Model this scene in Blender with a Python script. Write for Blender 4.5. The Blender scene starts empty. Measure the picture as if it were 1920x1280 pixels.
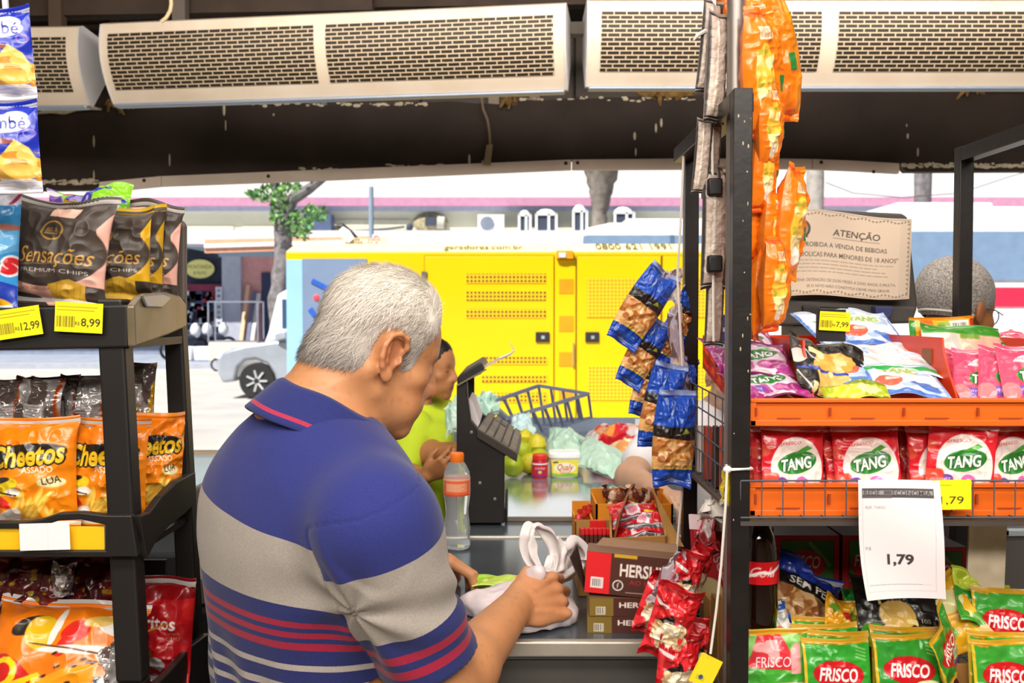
import bpy, bmesh, math, random
import numpy as np
from mathutils import Vector, Matrix, Euler
R = math.radians
SC = bpy.context.scene
COL = SC.collection
FPX, PITCH, EYE = 1800.0, R(1.8), 1.5
                # --- camera, sky, sun, lamps, exposure
cam_d = bpy.data.cameras.new('camera')
cam_d.sensor_width = 36.0
cam_d.lens = FPX / 1920 * 36
cam_d.clip_start, cam_d.clip_end = 0.02, 300
cam_d.dof.use_dof = True
cam_d.dof.focus_distance = 1.42
cam_d.dof.aperture_fstop = 9.0
cam = bpy.data.objects.new('camera', cam_d)
COL.objects.link(cam)
cam.location = (0, 0, EYE)
cam.rotation_euler = (R(90) - PITCH, 0, 0)
SC.camera = cam
SC.view_settings.view_transform = 'Standard'
SC.view_settings.look = 'None'
SC.view_settings.gamma = 1
SC.view_settings.exposure = 0.0
SC.view_settings.use_curve_mapping = False
wd = bpy.data.worlds.new('sky')
SC.world = wd
wd.use_nodes = True
_nt = wd.node_tree
_bg = _nt.nodes['Background']
_sky = _nt.nodes.new('ShaderNodeTexSky')
_sky.sky_type = 'HOSEK_WILKIE'
_sky.turbidity = 3.5
_sky.ground_albedo = 0.5
_sky.sun_direction = Vector((-0.35, -0.45, 0.82)).normalized()
_nt.links.new(_sky.outputs[0], _bg.inputs[0])
_bg.inputs[1].default_value = 1.0
sun_d = bpy.data.lights.new('sun', 'SUN')
sun_d.energy = 8.5
sun_d.angle = R(0.6)
sun_d.color = (1.0, 0.96, 0.88)
sun = bpy.data.objects.new('sun', sun_d)
COL.objects.link(sun)
sun.rotation_euler = Vector((-0.35, -0.45, 0.82)).to_track_quat('Z', 'Y').to_euler()
def area(name, loc, size, energy, color=(1.0, 0.93, 0.84), target=None):
 d = bpy.data.lights.new(name, 'AREA')
 d.shape = 'RECTANGLE'
 d.size, d.size_y = size
 d.energy, d.color = energy, color
 o = bpy.data.objects.new(name, d)
 COL.objects.link(o)
 o.location = loc
 if target is not None:
  o.rotation_euler = (Vector(target) - Vector(loc)).to_track_quat('-Z', 'Y').to_euler()
 return o
area('ceiling_tube_light', (0.1, 0.15, 2.72), (2.6, 0.5), 62)
area('ceiling_tube_light', (-0.7, -1.3, 2.72), (2.6, 0.5), 66, target=(-0.4, 1.2, 1.3))
area('ceiling_tube_light', (0.9, -1.3, 2.72), (2.6, 0.5), 52, target=(0.5, 1.2, 1.3))
area('ceiling_tube_light', (0.1, 1.15, 2.74), (3.0, 0.25), 22, target=(0.1, 3.1, 2.3))
area('ceiling_tube_light', (0.3, 2.3, 2.72), (3.2, 0.25), 40, target=(0.2, 3.3, 1.6))
                # --- coordinates
_fw = np.array([0, math.cos(PITCH), -math.sin(PITCH)])
_up = np.array([0, math.sin(PITCH), math.cos(PITCH)])
def ray(px, py):
 return _fw + np.array([(px - 960) / FPX, 0, 0]) - (py - 640) / FPX * _up
def P(px, py, Y):
 """the place at distance Y (metres into the scene) seen at a point of the photograph"""
 d = ray(px, py)
 return Vector(np.array([0, 0, EYE]) + d * (Y / d[1]))
def PZ(px, py, Z):
 d = ray(px, py)
 return Vector(np.array([0, 0, EYE]) + d * ((Z - EYE) / d[2]))
                # --- colours and materials
def lin1(c):
 return c / 12.92 if c <= 0.04045 else ((c + 0.055) / 1.055) ** 2.4
def hexrgb(h):
 h = h.lstrip('#')
 return tuple(int(h[i:i + 2], 16) / 255 for i in (0, 2, 4))
def srgb(h):
 return tuple(lin1(c) for c in hexrgb(h)) + (1.0,)
_MATS = {}
def M(name, col='#808080', rough=0.5, metal=0.0, var=0.08, scale=6.0, bump=0.0, bscale=60.0, spec=0.5,
  trans=0.0, ior=1.45, coat=0.0, emit=None, estr=0.0, col2=None, alpha=None, sss=0.0):
 """a node material: base colour broken up by noise, optional noise bump"""
 if name in _MATS:
  return _MATS[name]
 m = bpy.data.materials.new(name)
 m.use_nodes = True
 nt = m.node_tree
 b = nt.nodes['Principled BSDF']
 c = srgb(col)
 tc = nt.nodes.new('ShaderNodeTexCoord')
 nz = nt.nodes.new('ShaderNodeTexNoise')
 nz.inputs['Scale'].default_value = scale
 nz.inputs['Detail'].default_value = 5
 nt.links.new(tc.outputs['Object'], nz.inputs['Vector'])
 rp = nt.nodes.new('ShaderNodeValToRGB')
 rp.color_ramp.elements[0].position = 0.3
 rp.color_ramp.elements[1].position = 0.7
 if col2:
  rp.color_ramp.elements[0].color = srgb(col2)
  rp.color_ramp.elements[1].color = c
 else:
  rp.color_ramp.elements[0].color = tuple(max(0, x * (1 - var)) for x in c[:3]) + (1,)
  rp.color_ramp.elements[1].color = tuple(min(1, x * (1 + var)) for x in c[:3]) + (1,)
 nt.links.new(nz.outputs['Fac'], rp.inputs['Fac'])
 nt.links.new(rp.outputs['Color'], b.inputs['Base Color'])
 b.inputs['Roughness'].default_value = rough
 b.inputs['Metallic'].default_value = metal
 b.inputs['Specular IOR Level'].default_value = spec
 b.inputs['IOR'].default_value = ior
 b.inputs['Transmission Weight'].default_value = trans
 b.inputs['Coat Weight'].default_value = coat
 if sss:
  b.inputs['Subsurface Weight'].default_value = sss
  b.inputs['Subsurface Radius'].default_value = (0.6, 0.25, 0.12)
  b.inputs['Subsurface Scale'].default_value = 0.012
 if alpha is not None:
  b.inputs['Alpha'].default_value = alpha
 if emit:
  b.inputs['Emission Color'].default_value = srgb(emit)
  b.inputs['Emission Strength'].default_value = estr
 if bump:
  n2 = nt.nodes.new('ShaderNodeTexNoise')
  n2.inputs['Scale'].default_value = bscale
  n2.inputs['Detail'].default_value = 3
  nt.links.new(tc.outputs['Object'], n2.inputs['Vector'])
  bp = nt.nodes.new('ShaderNodeBump')
  bp.inputs['Strength'].default_value = bump
  bp.inputs['Distance'].default_value = 0.01
  nt.links.new(n2.outputs['Fac'], bp.inputs['Height'])
  nt.links.new(bp.outputs['Normal'], b.inputs['Normal'])
 _MATS[name] = m
 return m
def VM(name, rough=0.35, metal=0.0, bump=0.0, bscale=40, coat=0.0, spec=0.5, trans=0.0, sss=0.0, sheen=0.0, var=0.0, vscale=300):
 """a material whose print comes from the mesh's own colour layer"""
 if name in _MATS:
  return _MATS[name]
 m = bpy.data.materials.new(name)
 m.use_nodes = True
 nt = m.node_tree
 b = nt.nodes['Principled BSDF']
 a = nt.nodes.new('ShaderNodeVertexColor')
 a.layer_name = 'Col'
 tc = nt.nodes.new('ShaderNodeTexCoord')
 if var:
  nz = nt.nodes.new('ShaderNodeTexNoise')
  nz.inputs['Scale'].default_value = vscale
  nt.links.new(tc.outputs['Object'], nz.inputs['Vector'])
  mr = nt.nodes.new('ShaderNodeMapRange')
  mr.inputs['From Min'].default_value, mr.inputs['From Max'].default_value = 0.3, 0.7
  mr.inputs['To Min'].default_value, mr.inputs['To Max'].default_value = 1 - var, 1 + var
  nt.links.new(nz.outputs['Fac'], mr.inputs['Value'])
  mx = nt.nodes.new('ShaderNodeMix')
  mx.data_type = 'RGBA'
  mx.blend_type = 'MULTIPLY'
  mx.inputs['Factor'].default_value = 1
  nt.links.new(a.outputs['Color'], mx.inputs['A'])
  nt.links.new(mr.outputs['Result'], mx.inputs['B'])
  nt.links.new(mx.outputs['Result'], b.inputs['Base Color'])
 else:
  nt.links.new(a.outputs['Color'], b.inputs['Base Color'])
 b.inputs['Roughness'].default_value = rough
 b.inputs['Metallic'].default_value = metal
 b.inputs['Coat Weight'].default_value = coat
 b.inputs['Specular IOR Level'].default_value = spec
 b.inputs['Transmission Weight'].default_value = trans
 b.inputs['Sheen Weight'].default_value = sheen
 if sss:
  b.inputs['Subsurface Weight'].default_value = sss
  b.inputs['Subsurface Radius'].default_value = (0.6, 0.25, 0.12)
  b.inputs['Subsurface Scale'].default_value = 0.01
 if bump:
  n2 = nt.nodes.new('ShaderNodeTexNoise')
  n2.inputs['Scale'].default_value = bscale
  n2.inputs['Detail'].default_value = 2
  nt.links.new(tc.outputs['Object'], n2.inputs['Vector'])
  bp = nt.nodes.new('ShaderNodeBump')
  bp.inputs['Strength'].default_value = bump
  bp.inputs['Distance'].default_value = 0.01
  nt.links.new(n2.outputs['Fac'], bp.inputs['Height'])
  nt.links.new(bp.outputs['Normal'], b.inputs['Normal'])
 _MATS[name] = m
 return m
                # --- objects
def tag(o, label=None, cat=None, group=None, kind=None):
 if label:
  o['label'] = label
 if cat:
  o['category'] = cat
 if group:
  o['group'] = group
 if kind:
  o['kind'] = kind
 return o
def thing(name, label, cat, loc=(0, 0, 0), rot=(0, 0, 0), group=None):
 o = bpy.data.objects.new(name, None)
 o.empty_display_size = 0.05
 COL.objects.link(o)
 o.location = loc
 o.rotation_euler = rot
 return tag(o, label, cat, group)
def dup(root, loc, rot=None, label=None, group=None, scale=None):
 r = root.copy()
 COL.objects.link(r)
 r.location = loc
 if rot is not None:
  r.rotation_euler = rot
 if label:
  r['label'] = label
 if group:
  r['group'] = group
 if scale:
  r.scale = scale
 for ch in list(root.children):
  c = ch.copy()
  COL.objects.link(c)
  c.parent = r
  for g in list(ch.children):
   d = g.copy()
   COL.objects.link(d)
   d.parent = c
 return r
def link(name, me, mat, parent=None, world=False):
 o = bpy.data.objects.new(name, me)
 COL.objects.link(o)
 if mat is not None:
  for mm in (mat if isinstance(mat, (list, tuple)) else [mat]):
   me.materials.append(mm)
 if parent is not None:
  o.parent = parent
  if world:
   p, off = parent, Vector((0, 0, 0))
   while p is not None:
    off += Vector(p.location)
    p = p.parent
   o.location = -off
 return o
class MB:
 """collects shapes and links them as one mesh object"""
 def __init__(self):
  self.v, self.f, self.mi, self.cm = [], [], [], 0
 def add(self, vs, fs, mat=None):
  n = len(self.v)
  self.v += [tuple(p) for p in vs]
  self.f += [tuple(i + n for i in q) for q in fs]
  self.mi += [self.cm if mat is None else mat] * len(fs)
  return self
 def box(self, a, b, T=None, mat=None):
  x0, y0, z0 = a
  x1, y1, z1 = b
  vs = [(x0, y0, z0), (x1, y0, z0), (x1, y1, z0), (x0, y1, z0), (x0, y0, z1), (x1, y0, z1), (x1, y1, z1), (x0, y1, z1)]
  if T is not None:
   vs = [T @ Vector(p) for p in vs]
  return self.add(vs, [(0, 3, 2, 1), (4, 5, 6, 7), (0, 1, 5, 4), (1, 2, 6, 5), (2, 3, 7, 6), (3, 0, 4, 7)], mat)
 def hexa(self, lo, hi, mat=None):
  """lo, hi: four corners each, counter-clockwise from above"""
  return self.add(list(lo) + list(hi), [(0, 3, 2, 1), (4, 5, 6, 7), (0, 1, 5, 4), (1, 2, 6, 5), (2, 3, 7, 6), (3, 0, 4, 7)], mat)
 def bar(self, a, b, w, h=None, mat=None):
  """square bar from a to b"""
  a, b = Vector(a), Vector(b)
  h = w if h is None else h
  d = (b - a).normalized()
  s = d.cross(Vector((0, 0, 1)))
  if s.length < 1e-3:
   s = Vector((1, 0, 0))
  s.normalize()
  u = s.cross(d)
  q = [(-1, -1), (1, -1), (1, 1), (-1, 1)]
  lo = [a + s * (i * w / 2) + u * (j * h / 2) for i, j in q]
  hi = [b + s * (i * w / 2) + u * (j * h / 2) for i, j in q]
  vs = lo + hi
  return self.add(vs, [(0, 1, 2, 3), (7, 6, 5, 4), (0, 4, 5, 1), (1, 5, 6, 2), (2, 6, 7, 3), (3, 7, 4, 0)], mat)
 def tube(self, pts, r, n=8, caps=True, closed=False, mat=None):
  pts = [Vector(p) for p in pts]
  k = len(pts)
  rs = [r] * k if np.isscalar(r) else list(r)
  ref = None
  vs, fs = [], []
  for i, p in enumerate(pts):
   if closed:
    t = pts[(i + 1) % k] - pts[i - 1]
   else:
    t = pts[min(i + 1, k - 1)] - pts[max(i - 1, 0)]
   t.normalize()
   if ref is None:
    ref = t.cross(Vector((0, 0, 1)))
    if ref.length < 1e-3:
     ref = Vector((1, 0, 0))
   ref = (ref - t * ref.dot(t)).normalized()
   u = t.cross(ref)
   for j in range(n):
    a = 2 * math.pi * j / n
    vs.append(p + (ref * math.cos(a) + u * math.sin(a)) * rs[i])
  for i in range(k if closed else k - 1):
   for j in range(n):
    a, b = i * n + j, i * n + (j + 1) % n
    c, d = ((i + 1) % k) * n + (j + 1) % n, ((i + 1) % k) * n + j
    fs.append((a, b, c, d))
  if caps and not closed:
   fs.append(tuple(range(n - 1, -1, -1)))
   fs.append(tuple((k - 1) * n + j for j in range(n)))
  return self.add(vs, fs, mat)
 def lathe(self, prof, n=24, c=(0, 0, 0), sx=1, sy=1, T=None, mat=None, caps=True):
  vs, fs = [], []
  for r, z in prof:
   for j in range(n):
    a = 2 * math.pi * j / n
    p = Vector((c[0] + r * sx * math.cos(a), c[1] + r * sy * math.sin(a), c[2] + z))
    vs.append(T @ p if T is not None else p)
  for i in range(len(prof) - 1):
   for j in range(n):
    fs.append((i * n + j, i * n + (j + 1) % n, (i + 1) * n + (j + 1) % n, (i + 1) * n + j))
  if caps:
   if prof[0][0] > 1e-5:
    fs.append(tuple(range(n - 1, -1, -1)))
   if prof[-1][0] > 1e-5:
    fs.append(tuple((len(prof) - 1) * n + j for j in range(n)))
  return self.add(vs, fs, mat)
 def ell(self, c, r, nu=14, nv=8, T=None, mat=None):
  vs, fs = [], []
  for i in range(nv + 1):
   ph = math.pi * (i / nv - 0.5)
   for j in range(nu):
    th = 2 * math.pi * j / nu
    p = Vector((c[0] + r[0] * math.cos(ph) * math.cos(th), c[1] + r[1] * math.cos(ph) * math.sin(th), c[2] + r[2] * math.sin(ph)))
    vs.append(T @ p if T is not None else p)
  for i in range(nv):
   for j in range(nu):
    fs.append((i * nu + j, i * nu + (j + 1) % nu, (i + 1) * nu + (j + 1) % nu, (i + 1) * nu + j))
  return self.add(vs, fs, mat)
 def prism(self, poly, a, b, axis='x', T=None, mat=None):
  """extrude a 2D outline along an axis from a to b; outline in the other two axes in order"""
  def mk(u, v, t):
   p = {'x': (t, u, v), 'y': (u, t, v), 'z': (u, v, t)}[axis]
   return T @ Vector(p) if T is not None else p
  n = len(poly)
  vs = [mk(u, v, a) for u, v in poly] + [mk(u, v, b) for u, v in poly]
  fs = [tuple(range(n))[::-1], tuple(range(n, 2 * n))]
  fs += [(i, (i + 1) % n, n + (i + 1) % n, n + i) for i in range(n)]
  return self.add(vs, fs, mat)
 def grid(self, G, closed_u=False, mat=None):
  ny, nx = G.shape[:2]
  vs = G.reshape(-1, 3).tolist()
  fs = []
  for i in range(ny - 1):
   for j in range(nx if closed_u else nx - 1):
    k = (j + 1) % nx
    fs.append((i * nx + j, i * nx + k, (i + 1) * nx + k, (i + 1) * nx + j))
  return self.add(vs, fs, mat)
 def build(self, name, mat, parent=None, world=False, smooth=35, bevel=0.0, seg=2, fix=True):
  me = bpy.data.meshes.new(name)
  me.from_pydata(self.v, [], self.f)
  if any(self.mi):
   me.polygons.foreach_set('material_index', self.mi)
  if fix:
   bm = bmesh.new()
   bm.from_mesh(me)
   bmesh.ops.recalc_face_normals(bm, faces=bm.faces)
   bm.to_mesh(me)
   bm.free()
  if smooth:
   me.polygons.foreach_set('use_smooth', [True] * len(me.polygons))
   me.set_sharp_from_angle(angle=R(smooth))
  me.update()
  o = link(name, me, mat, parent, world)
  if bevel:
   md = o.modifiers.new('bevel', 'BEVEL')
   md.width, md.segments, md.limit_method, md.angle_limit = bevel, seg, 'ANGLE', R(40)
  return o
def quick(name, V, Q, colors=None, mat=None, parent=None, world=False, smooth=True, mi=None):
 """numpy arrays straight into a mesh: V (n,3), Q (m,4) or (m,3), colors (n,3) linear"""
 me = bpy.data.meshes.new(name)
 V = np.asarray(V, np.float32)
 Q = np.asarray(Q, np.int32)
 k = Q.shape[1]
 me.vertices.add(len(V))
 me.vertices.foreach_set('co', V.ravel())
 me.loops.add(Q.size)
 me.loops.foreach_set('vertex_index', Q.ravel())
 me.polygons.add(len(Q))
 me.polygons.foreach_set('loop_start', np.arange(0, Q.size, k, dtype=np.int32))
 me.polygons.foreach_set('loop_total', np.full(len(Q), k, np.int32))
 me.polygons.foreach_set('use_smooth', np.full(len(Q), bool(smooth)))
 if mi is not None:
  me.polygons.foreach_set('material_index', np.asarray(mi, np.int32))
 me.update(calc_edges=True)
 me.validate()
 if colors is not None:
  at = me.color_attributes.new('Col', 'FLOAT_COLOR', 'POINT')
  c4 = np.ones((len(V), 4), np.float32)
  c4[:, :3] = colors
  at.data.foreach_set('color', c4.ravel())
 return link(name, me, mat, parent, world)
def tolin(a):
 a = np.clip(np.asarray(a, np.float64), 0, 1)
 return np.where(a <= 0.04045, a / 12.92, ((a + 0.055) / 1.055) ** 2.4)
def _hash(ix, iy, iz, s):
 h = (ix * 374761393 + iy * 668265263 + iz * 2147483647 + s * 1274126177) & 0xFFFFFFFF
 h = ((h ^ (h >> 13)) * 1274126177) & 0xFFFFFFFF
 return ((h ^ (h >> 16)) & 0xFFFF) / 65535.0
def vnoise(x, y, z=0.0, seed=0):
 """smooth value noise, 0..1"""
 x, y, z = np.broadcast_arrays(np.asarray(x, float), np.asarray(y, float), np.asarray(z, float))
 ix, iy, iz = np.floor(x).astype(np.int64), np.floor(y).astype(np.int64), np.floor(z).astype(np.int64)
 fx, fy, fz = x - ix, y - iy, z - iz
 fx, fy, fz = (t * t * (3 - 2 * t) for t in (fx, fy, fz))
 r = 0
 for a in (0, 1):
  for b in (0, 1):
   for c in (0, 1):
    w = (fx if a else 1 - fx) * (fy if b else 1 - fy) * (fz if c else 1 - fz)
    r = r + w * _hash(ix + a, iy + b, iz + c, seed)
 return r
                # --- lettering
_TT = {}
def text_tris(s, shear=0.0, bold=0.0):
 key = (s, shear, bold)
 if key not in _TT:
  cu = bpy.data.curves.new('lettering', 'FONT')
  cu.body = s
  cu.size = 1.0
  cu.shear = shear
  cu.offset = bold
  cu.resolution_u = 3
  ob = bpy.data.objects.new('lettering', cu)
  me = ob.to_mesh()
  me.calc_loop_triangles()
  v = np.array([p.co[:2] for p in me.vertices], float).reshape(-1, 2)
  t = np.array([t.vertices[:] for t in me.loop_triangles], int).reshape(-1, 3)
  ob.to_mesh_clear()
  bpy.data.objects.remove(ob)
  bpy.data.curves.remove(cu)
  _TT[key] = (v, t)
 return _TT[key]
class Canvas:
 """prints a design on a grid of points; x runs 0..1, y runs 0..a (a = height / width)"""
 def __init__(self, nx, a, bg='#ffffff'):
  self.nx, self.a = nx, a
  self.ny = max(3, int(round(nx * a)))
  self.X, self.Y = np.meshgrid(np.linspace(0, 1, nx), np.linspace(0, a, self.ny))
  self.img = np.empty((self.ny, nx, 3))
  self.img[:] = hexrgb(bg)
  self.px = 1.0 / (nx - 1)
 def blend(self, al, col):
  c = np.array(hexrgb(col)) if isinstance(col, str) else np.asarray(col)
  al = np.clip(al, 0, 1)[..., None]
  self.img = self.img * (1 - al) + c * al
  return self
 def ell(self, cx, cy, rx, ry, col, rot=0.0, op=1.0):
  c, s = math.cos(R(rot)), math.sin(R(rot))
  dx, dy = self.X - cx, self.Y - cy
  u, v = (dx * c + dy * s) / rx, (-dx * s + dy * c) / ry
  d = np.sqrt(u * u + v * v)
  return self.blend(((1 - d) * min(rx, ry) / self.px + 0.5).clip(0, 1) * op, col)
 def ring(self, cx, cy, rx, ry, w, col, rot=0.0):
  c, s = math.cos(R(rot)), math.sin(R(rot))
  dx, dy = self.X - cx, self.Y - cy
  u, v = (dx * c + dy * s) / rx, (-dx * s + dy * c) / ry
  d = np.abs(np.sqrt(u * u + v * v) - 1) * min(rx, ry)
  return self.blend((w / 2 - d) / self.px + 0.5, col)
 def rect(self, x0, y0, x1, y1, col, op=1.0):
  p = self.px
  al = np.minimum(np.minimum(self.X - x0, x1 - self.X), np.minimum(self.Y - y0, y1 - self.Y)) / p + 0.5
  return self.blend(al.clip(0, 1) * op, col)
 def poly(self, pts, col, op=1.0):
  pts = np.asarray(pts, float)
  ins = np.zeros(self.X.shape, bool)
  dm = np.full(self.X.shape, 9.0)
  for i in range(len(pts)):
   (x0, y0), (x1, y1) = pts[i], pts[(i + 1) % len(pts)]
   if y0 != y1:
    c = ((y0 > self.Y) != (y1 > self.Y)) & (self.X < (x1 - x0) * (self.Y - y0) / (y1 - y0) + x0)
    ins ^= c
   L = (x1 - x0) ** 2 + (y1 - y0) ** 2 + 1e-12
   t = (((self.X - x0) * (x1 - x0) + (self.Y - y0) * (y1 - y0)) / L).clip(0, 1)
   dm = np.minimum(dm, np.hypot(self.X - x0 - t * (x1 - x0), self.Y - y0 - t * (y1 - y0)))
  sd = np.where(ins, dm, -dm)
  return self.blend((sd / self.px + 0.5).clip(0, 1) * op, col)
 def line(self, pts, w, col, op=1.0):
  dm = np.full(self.X.shape, 9.0)
  for (x0, y0), (x1, y1) in zip(pts[:-1], pts[1:]):
   L = (x1 - x0) ** 2 + (y1 - y0) ** 2 + 1e-12
   t = (((self.X - x0) * (x1 - x0) + (self.Y - y0) * (y1 - y0)) / L).clip(0, 1)
   dm = np.minimum(dm, np.hypot(self.X - x0 - t * (x1 - x0), self.Y - y0 - t * (y1 - y0)))
  return self.blend(((w / 2 - dm) / self.px + 0.5).clip(0, 1) * op, col)
 def text(self, s, cx, cy, h, col, width=None, shear=0.0, bold=0.0, rot=0.0, op=1.0, outline=None, ow=0.02, arc=0.0):
  v, t = text_tris(s, shear, bold)
  if not len(t):
   return self
  lo, hi = v.min(0), v.max(0)
  sc = h / 0.72
  p = (v - np.array([(lo[0] + hi[0]) / 2, 0.36])) * sc
  if width:
   p[:, 0] *= width / max(1e-6, (hi[0] - lo[0]) * sc)
  if arc:
   p[:, 1] -= arc * (p[:, 0] / max(1e-6, np.abs(p[:, 0]).max())) ** 2
  c, sn = math.cos(R(rot)), math.sin(R(rot))
  p = np.stack([p[:, 0] * c - p[:, 1] * sn + cx, p[:, 0] * sn + p[:, 1] * c + cy], 1)
  SS = 3
  g = np.zeros((self.ny * SS, self.nx * SS), bool)
  q = self.px / SS
  off = (SS - 1) / 2
  for a, b, d in p[t]:
   x0, x1 = min(a[0], b[0], d[0]), max(a[0], b[0], d[0])
   y0, y1 = min(a[1], b[1], d[1]), max(a[1], b[1], d[1])
   i0, i1 = max(0, int(x0 / q + off)), min(g.shape[1], int(x1 / q + off) + 2)
   j0, j1 = max(0, int(y0 / q + off)), min(g.shape[0], int(y1 / q + off) + 2)
   if i0 >= i1 or j0 >= j1:
    continue
   gx = (np.arange(i0, i1) - off)[None, :] * q
   gy = (np.arange(j0, j1) - off)[:, None] * q
   w0 = (b[0] - a[0]) * (gy - a[1]) - (b[1] - a[1]) * (gx - a[0])
   w1 = (d[0] - b[0]) * (gy - b[1]) - (d[1] - b[1]) * (gx - b[0])
   w2 = (a[0] - d[0]) * (gy - d[1]) - (a[1] - d[1]) * (gx - d[0])
   g[j0:j1, i0:i1] |= ((w0 >= 0) & (w1 >= 0) & (w2 >= 0)) | ((w0 <= 0) & (w1 <= 0) & (w2 <= 0))
  al = g.reshape(self.ny, SS, self.nx, SS).mean((1, 3))
  if outline:
   k = max(1, int(round(ow / self.px)))
   o = al.copy()
   for dx in range(-k, k + 1):
    for dy in range(-k, k + 1):
     if dx * dx + dy * dy <= k * k + 0.5:
      o = np.maximum(o, np.roll(np.roll(al, dx, 1), dy, 0))
   self.blend(o * op, outline)
  return self.blend(al * op, col)
 def blobs(self, x0, y0, x1, y1, n, r, cols, seed=0, asp=0.6):
  g = random.Random(seed)
  for _ in range(n):
   rr = r * g.uniform(0.7, 1.3)
   self.ell(g.uniform(x0, x1), g.uniform(y0, y1), rr, rr * g.uniform(asp, 1), g.choice(cols), g.uniform(0, 180))
  return self
 def noise(self, scale, amt, seed=0):
  n = vnoise(self.X * scale, self.Y * scale, 0, seed) - 0.5
  self.img = np.clip(self.img * (1 + amt * 2 * n[..., None]), 0, 1)
  return self
 def patch(self, scale, thr, col, seed=0, sy=1.0, op=1.0, box=None):
  n = vnoise(self.X * scale, self.Y * scale * sy, 0, seed)
  al = ((n - thr) * 14).clip(0, 1) * op
  if box:
   x0, y0, x1, y1 = box
   al = al * ((self.X > x0) & (self.X < x1) & (self.Y > y0) & (self.Y < y1))
  return self.blend(al, col)
 def bars(self, x0, y0, x1, y1, col='#222222', seed=1, n=24):
  g = random.Random(seed)
  x = x0
  w = (x1 - x0) / n
  while x < x1:
   b = w * g.choice((0.4, 0.6, 1.0))
   self.rect(x, y0, min(x + b, x1), y1, col)
   x += b + w * g.choice((0.4, 0.7, 1.0))
  return self
 def lines(self, x0, y0, x1, y1, n, col, w=0.006, seed=3, op=0.75):
  """small print too fine to read: broken rules"""
  g = random.Random(seed)
  for i in range(n):
   y = y1 - (y1 - y0) * (i + 0.5) / n
   x = x0
   e = x1 - (x1 - x0) * g.uniform(0, 0.25)
   while x < e:
    d = g.uniform(0.02, 0.07)
    self.line([(x, y), (min(x + d, e), y)], w, col, op)
    x += d + 0.014
  return self
 def lin(self):
  return tolin(self.img).reshape(-1, 3)
def _gridq(nx, ny, flip=False, off=0):
 i = np.arange(nx * ny).reshape(ny, nx) + off
 q = np.stack([i[:-1, :-1], i[:-1, 1:], i[1:, 1:], i[1:, :-1]], -1).reshape(-1, 4)
 return q[:, ::-1] if flip else q
def pillow(name, cv, w, t, mat, parent=None, back='#c8c8cc', seal=0.07, wr=0.004, seed=0, pinch=0.06, bend=None, sideseal=0.0,
   crimp=0.0012, pwr=2.4, sag=0.0, leaf=0.0, droop=0.0):
 """a filled film bag standing up, front towards -Y, bottom centre at the origin, print from the canvas"""
 a = cv.a
 h = w * a
 def surf(U, V, s):
  Vv = V / a
  vs = ((Vv - seal) / (1 - 2 * seal)).clip(0, 1)
  us = ((U - sideseal) / (1 - 2 * sideseal)).clip(0, 1)
  vs = vs + sag * (vs * (1 - vs)) * -1.0
  pu = (1 - np.abs(2 * us - 1) ** pwr).clip(0, 1) ** 0.62
  pv = (1 - np.abs(2 * vs - 1) ** (pwr + 0.6)).clip(0, 1) ** 0.62
  z = t / 2 * pu * pv
  edge = np.exp(-vs * 7) + np.exp(-(1 - vs) * 7)
  pl = np.sin(U * 31 + 3 * vnoise(U * 4, V * 2, s, seed)) * 0.5 + np.sin(U * 17 + 1.3 + seed)
  n1 = vnoise(U * 5, V * 5, 1.7 * s, seed + 11) - 0.5
  n2 = np.abs(vnoise(U * 9, V * 9, 2.3 * s, seed + 5) - 0.5)
  n3 = np.abs(vnoise(U * 3.1 + V * 2.2, V * 3 - U * 2, 3.1 * s, seed + 9) - 0.5)
  z = z + pu ** 0.5 * pv ** 0.3 * wr * (pl * edge * 0.8 + n1 * 2.4 - n2 * 2.2 - n3 * 3.0 + 0.6)
  x = (U - 0.5) * w * (1 - pinch * pv)
  if leaf:
   x = x * (1 - leaf + leaf * np.sin(np.pi * (0.08 + 0.84 * Vv)) ** 0.8)
  y = V * w - 0.02 * h * (pu * (vs - 0.5)) * 2
  if droop:
   y = y + droop * w * Vv ** 3 * (vnoise(U * 3.3, 0.5, 0, seed + 21) * 1.6 - 0.8 - 0.5 * np.sin(np.pi * U))
  sl = (Vv < seal * 0.9) | (Vv > 1 - seal * 0.9)
  z = np.where(sl, np.abs(z), z)
  off = crimp * np.sin(Vv * h / 0.0016) * sl + wr * 2.2 * np.sin(U * 7 + seed) * (edge ** 2).clip(0, 1)
  P3 = np.stack([x, -(s * z + off), y], -1)
  if bend is not None:
   P3 = bend(P3, U, Vv)
  return P3
 F = surf(cv.X, cv.Y, 1).reshape(-1, 3)
 bx, by = max(8, cv.nx // 5), max(8, cv.ny // 5)
 U, V = np.meshgrid(np.linspace(0, 1, bx), np.linspace(0, a, by))
 B = surf(U, V, -1).reshape(-1, 3)
 qf = _gridq(cv.nx, cv.ny)
 qb = _gridq(bx, by, True, len(F))
 cb = np.empty((len(B), 3))
 cb[:] = srgb(back)[:3]
 return quick(name, np.vstack([F, B]), np.vstack([qf, qb]), np.vstack([cv.lin(), cb]), mat, parent)
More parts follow.
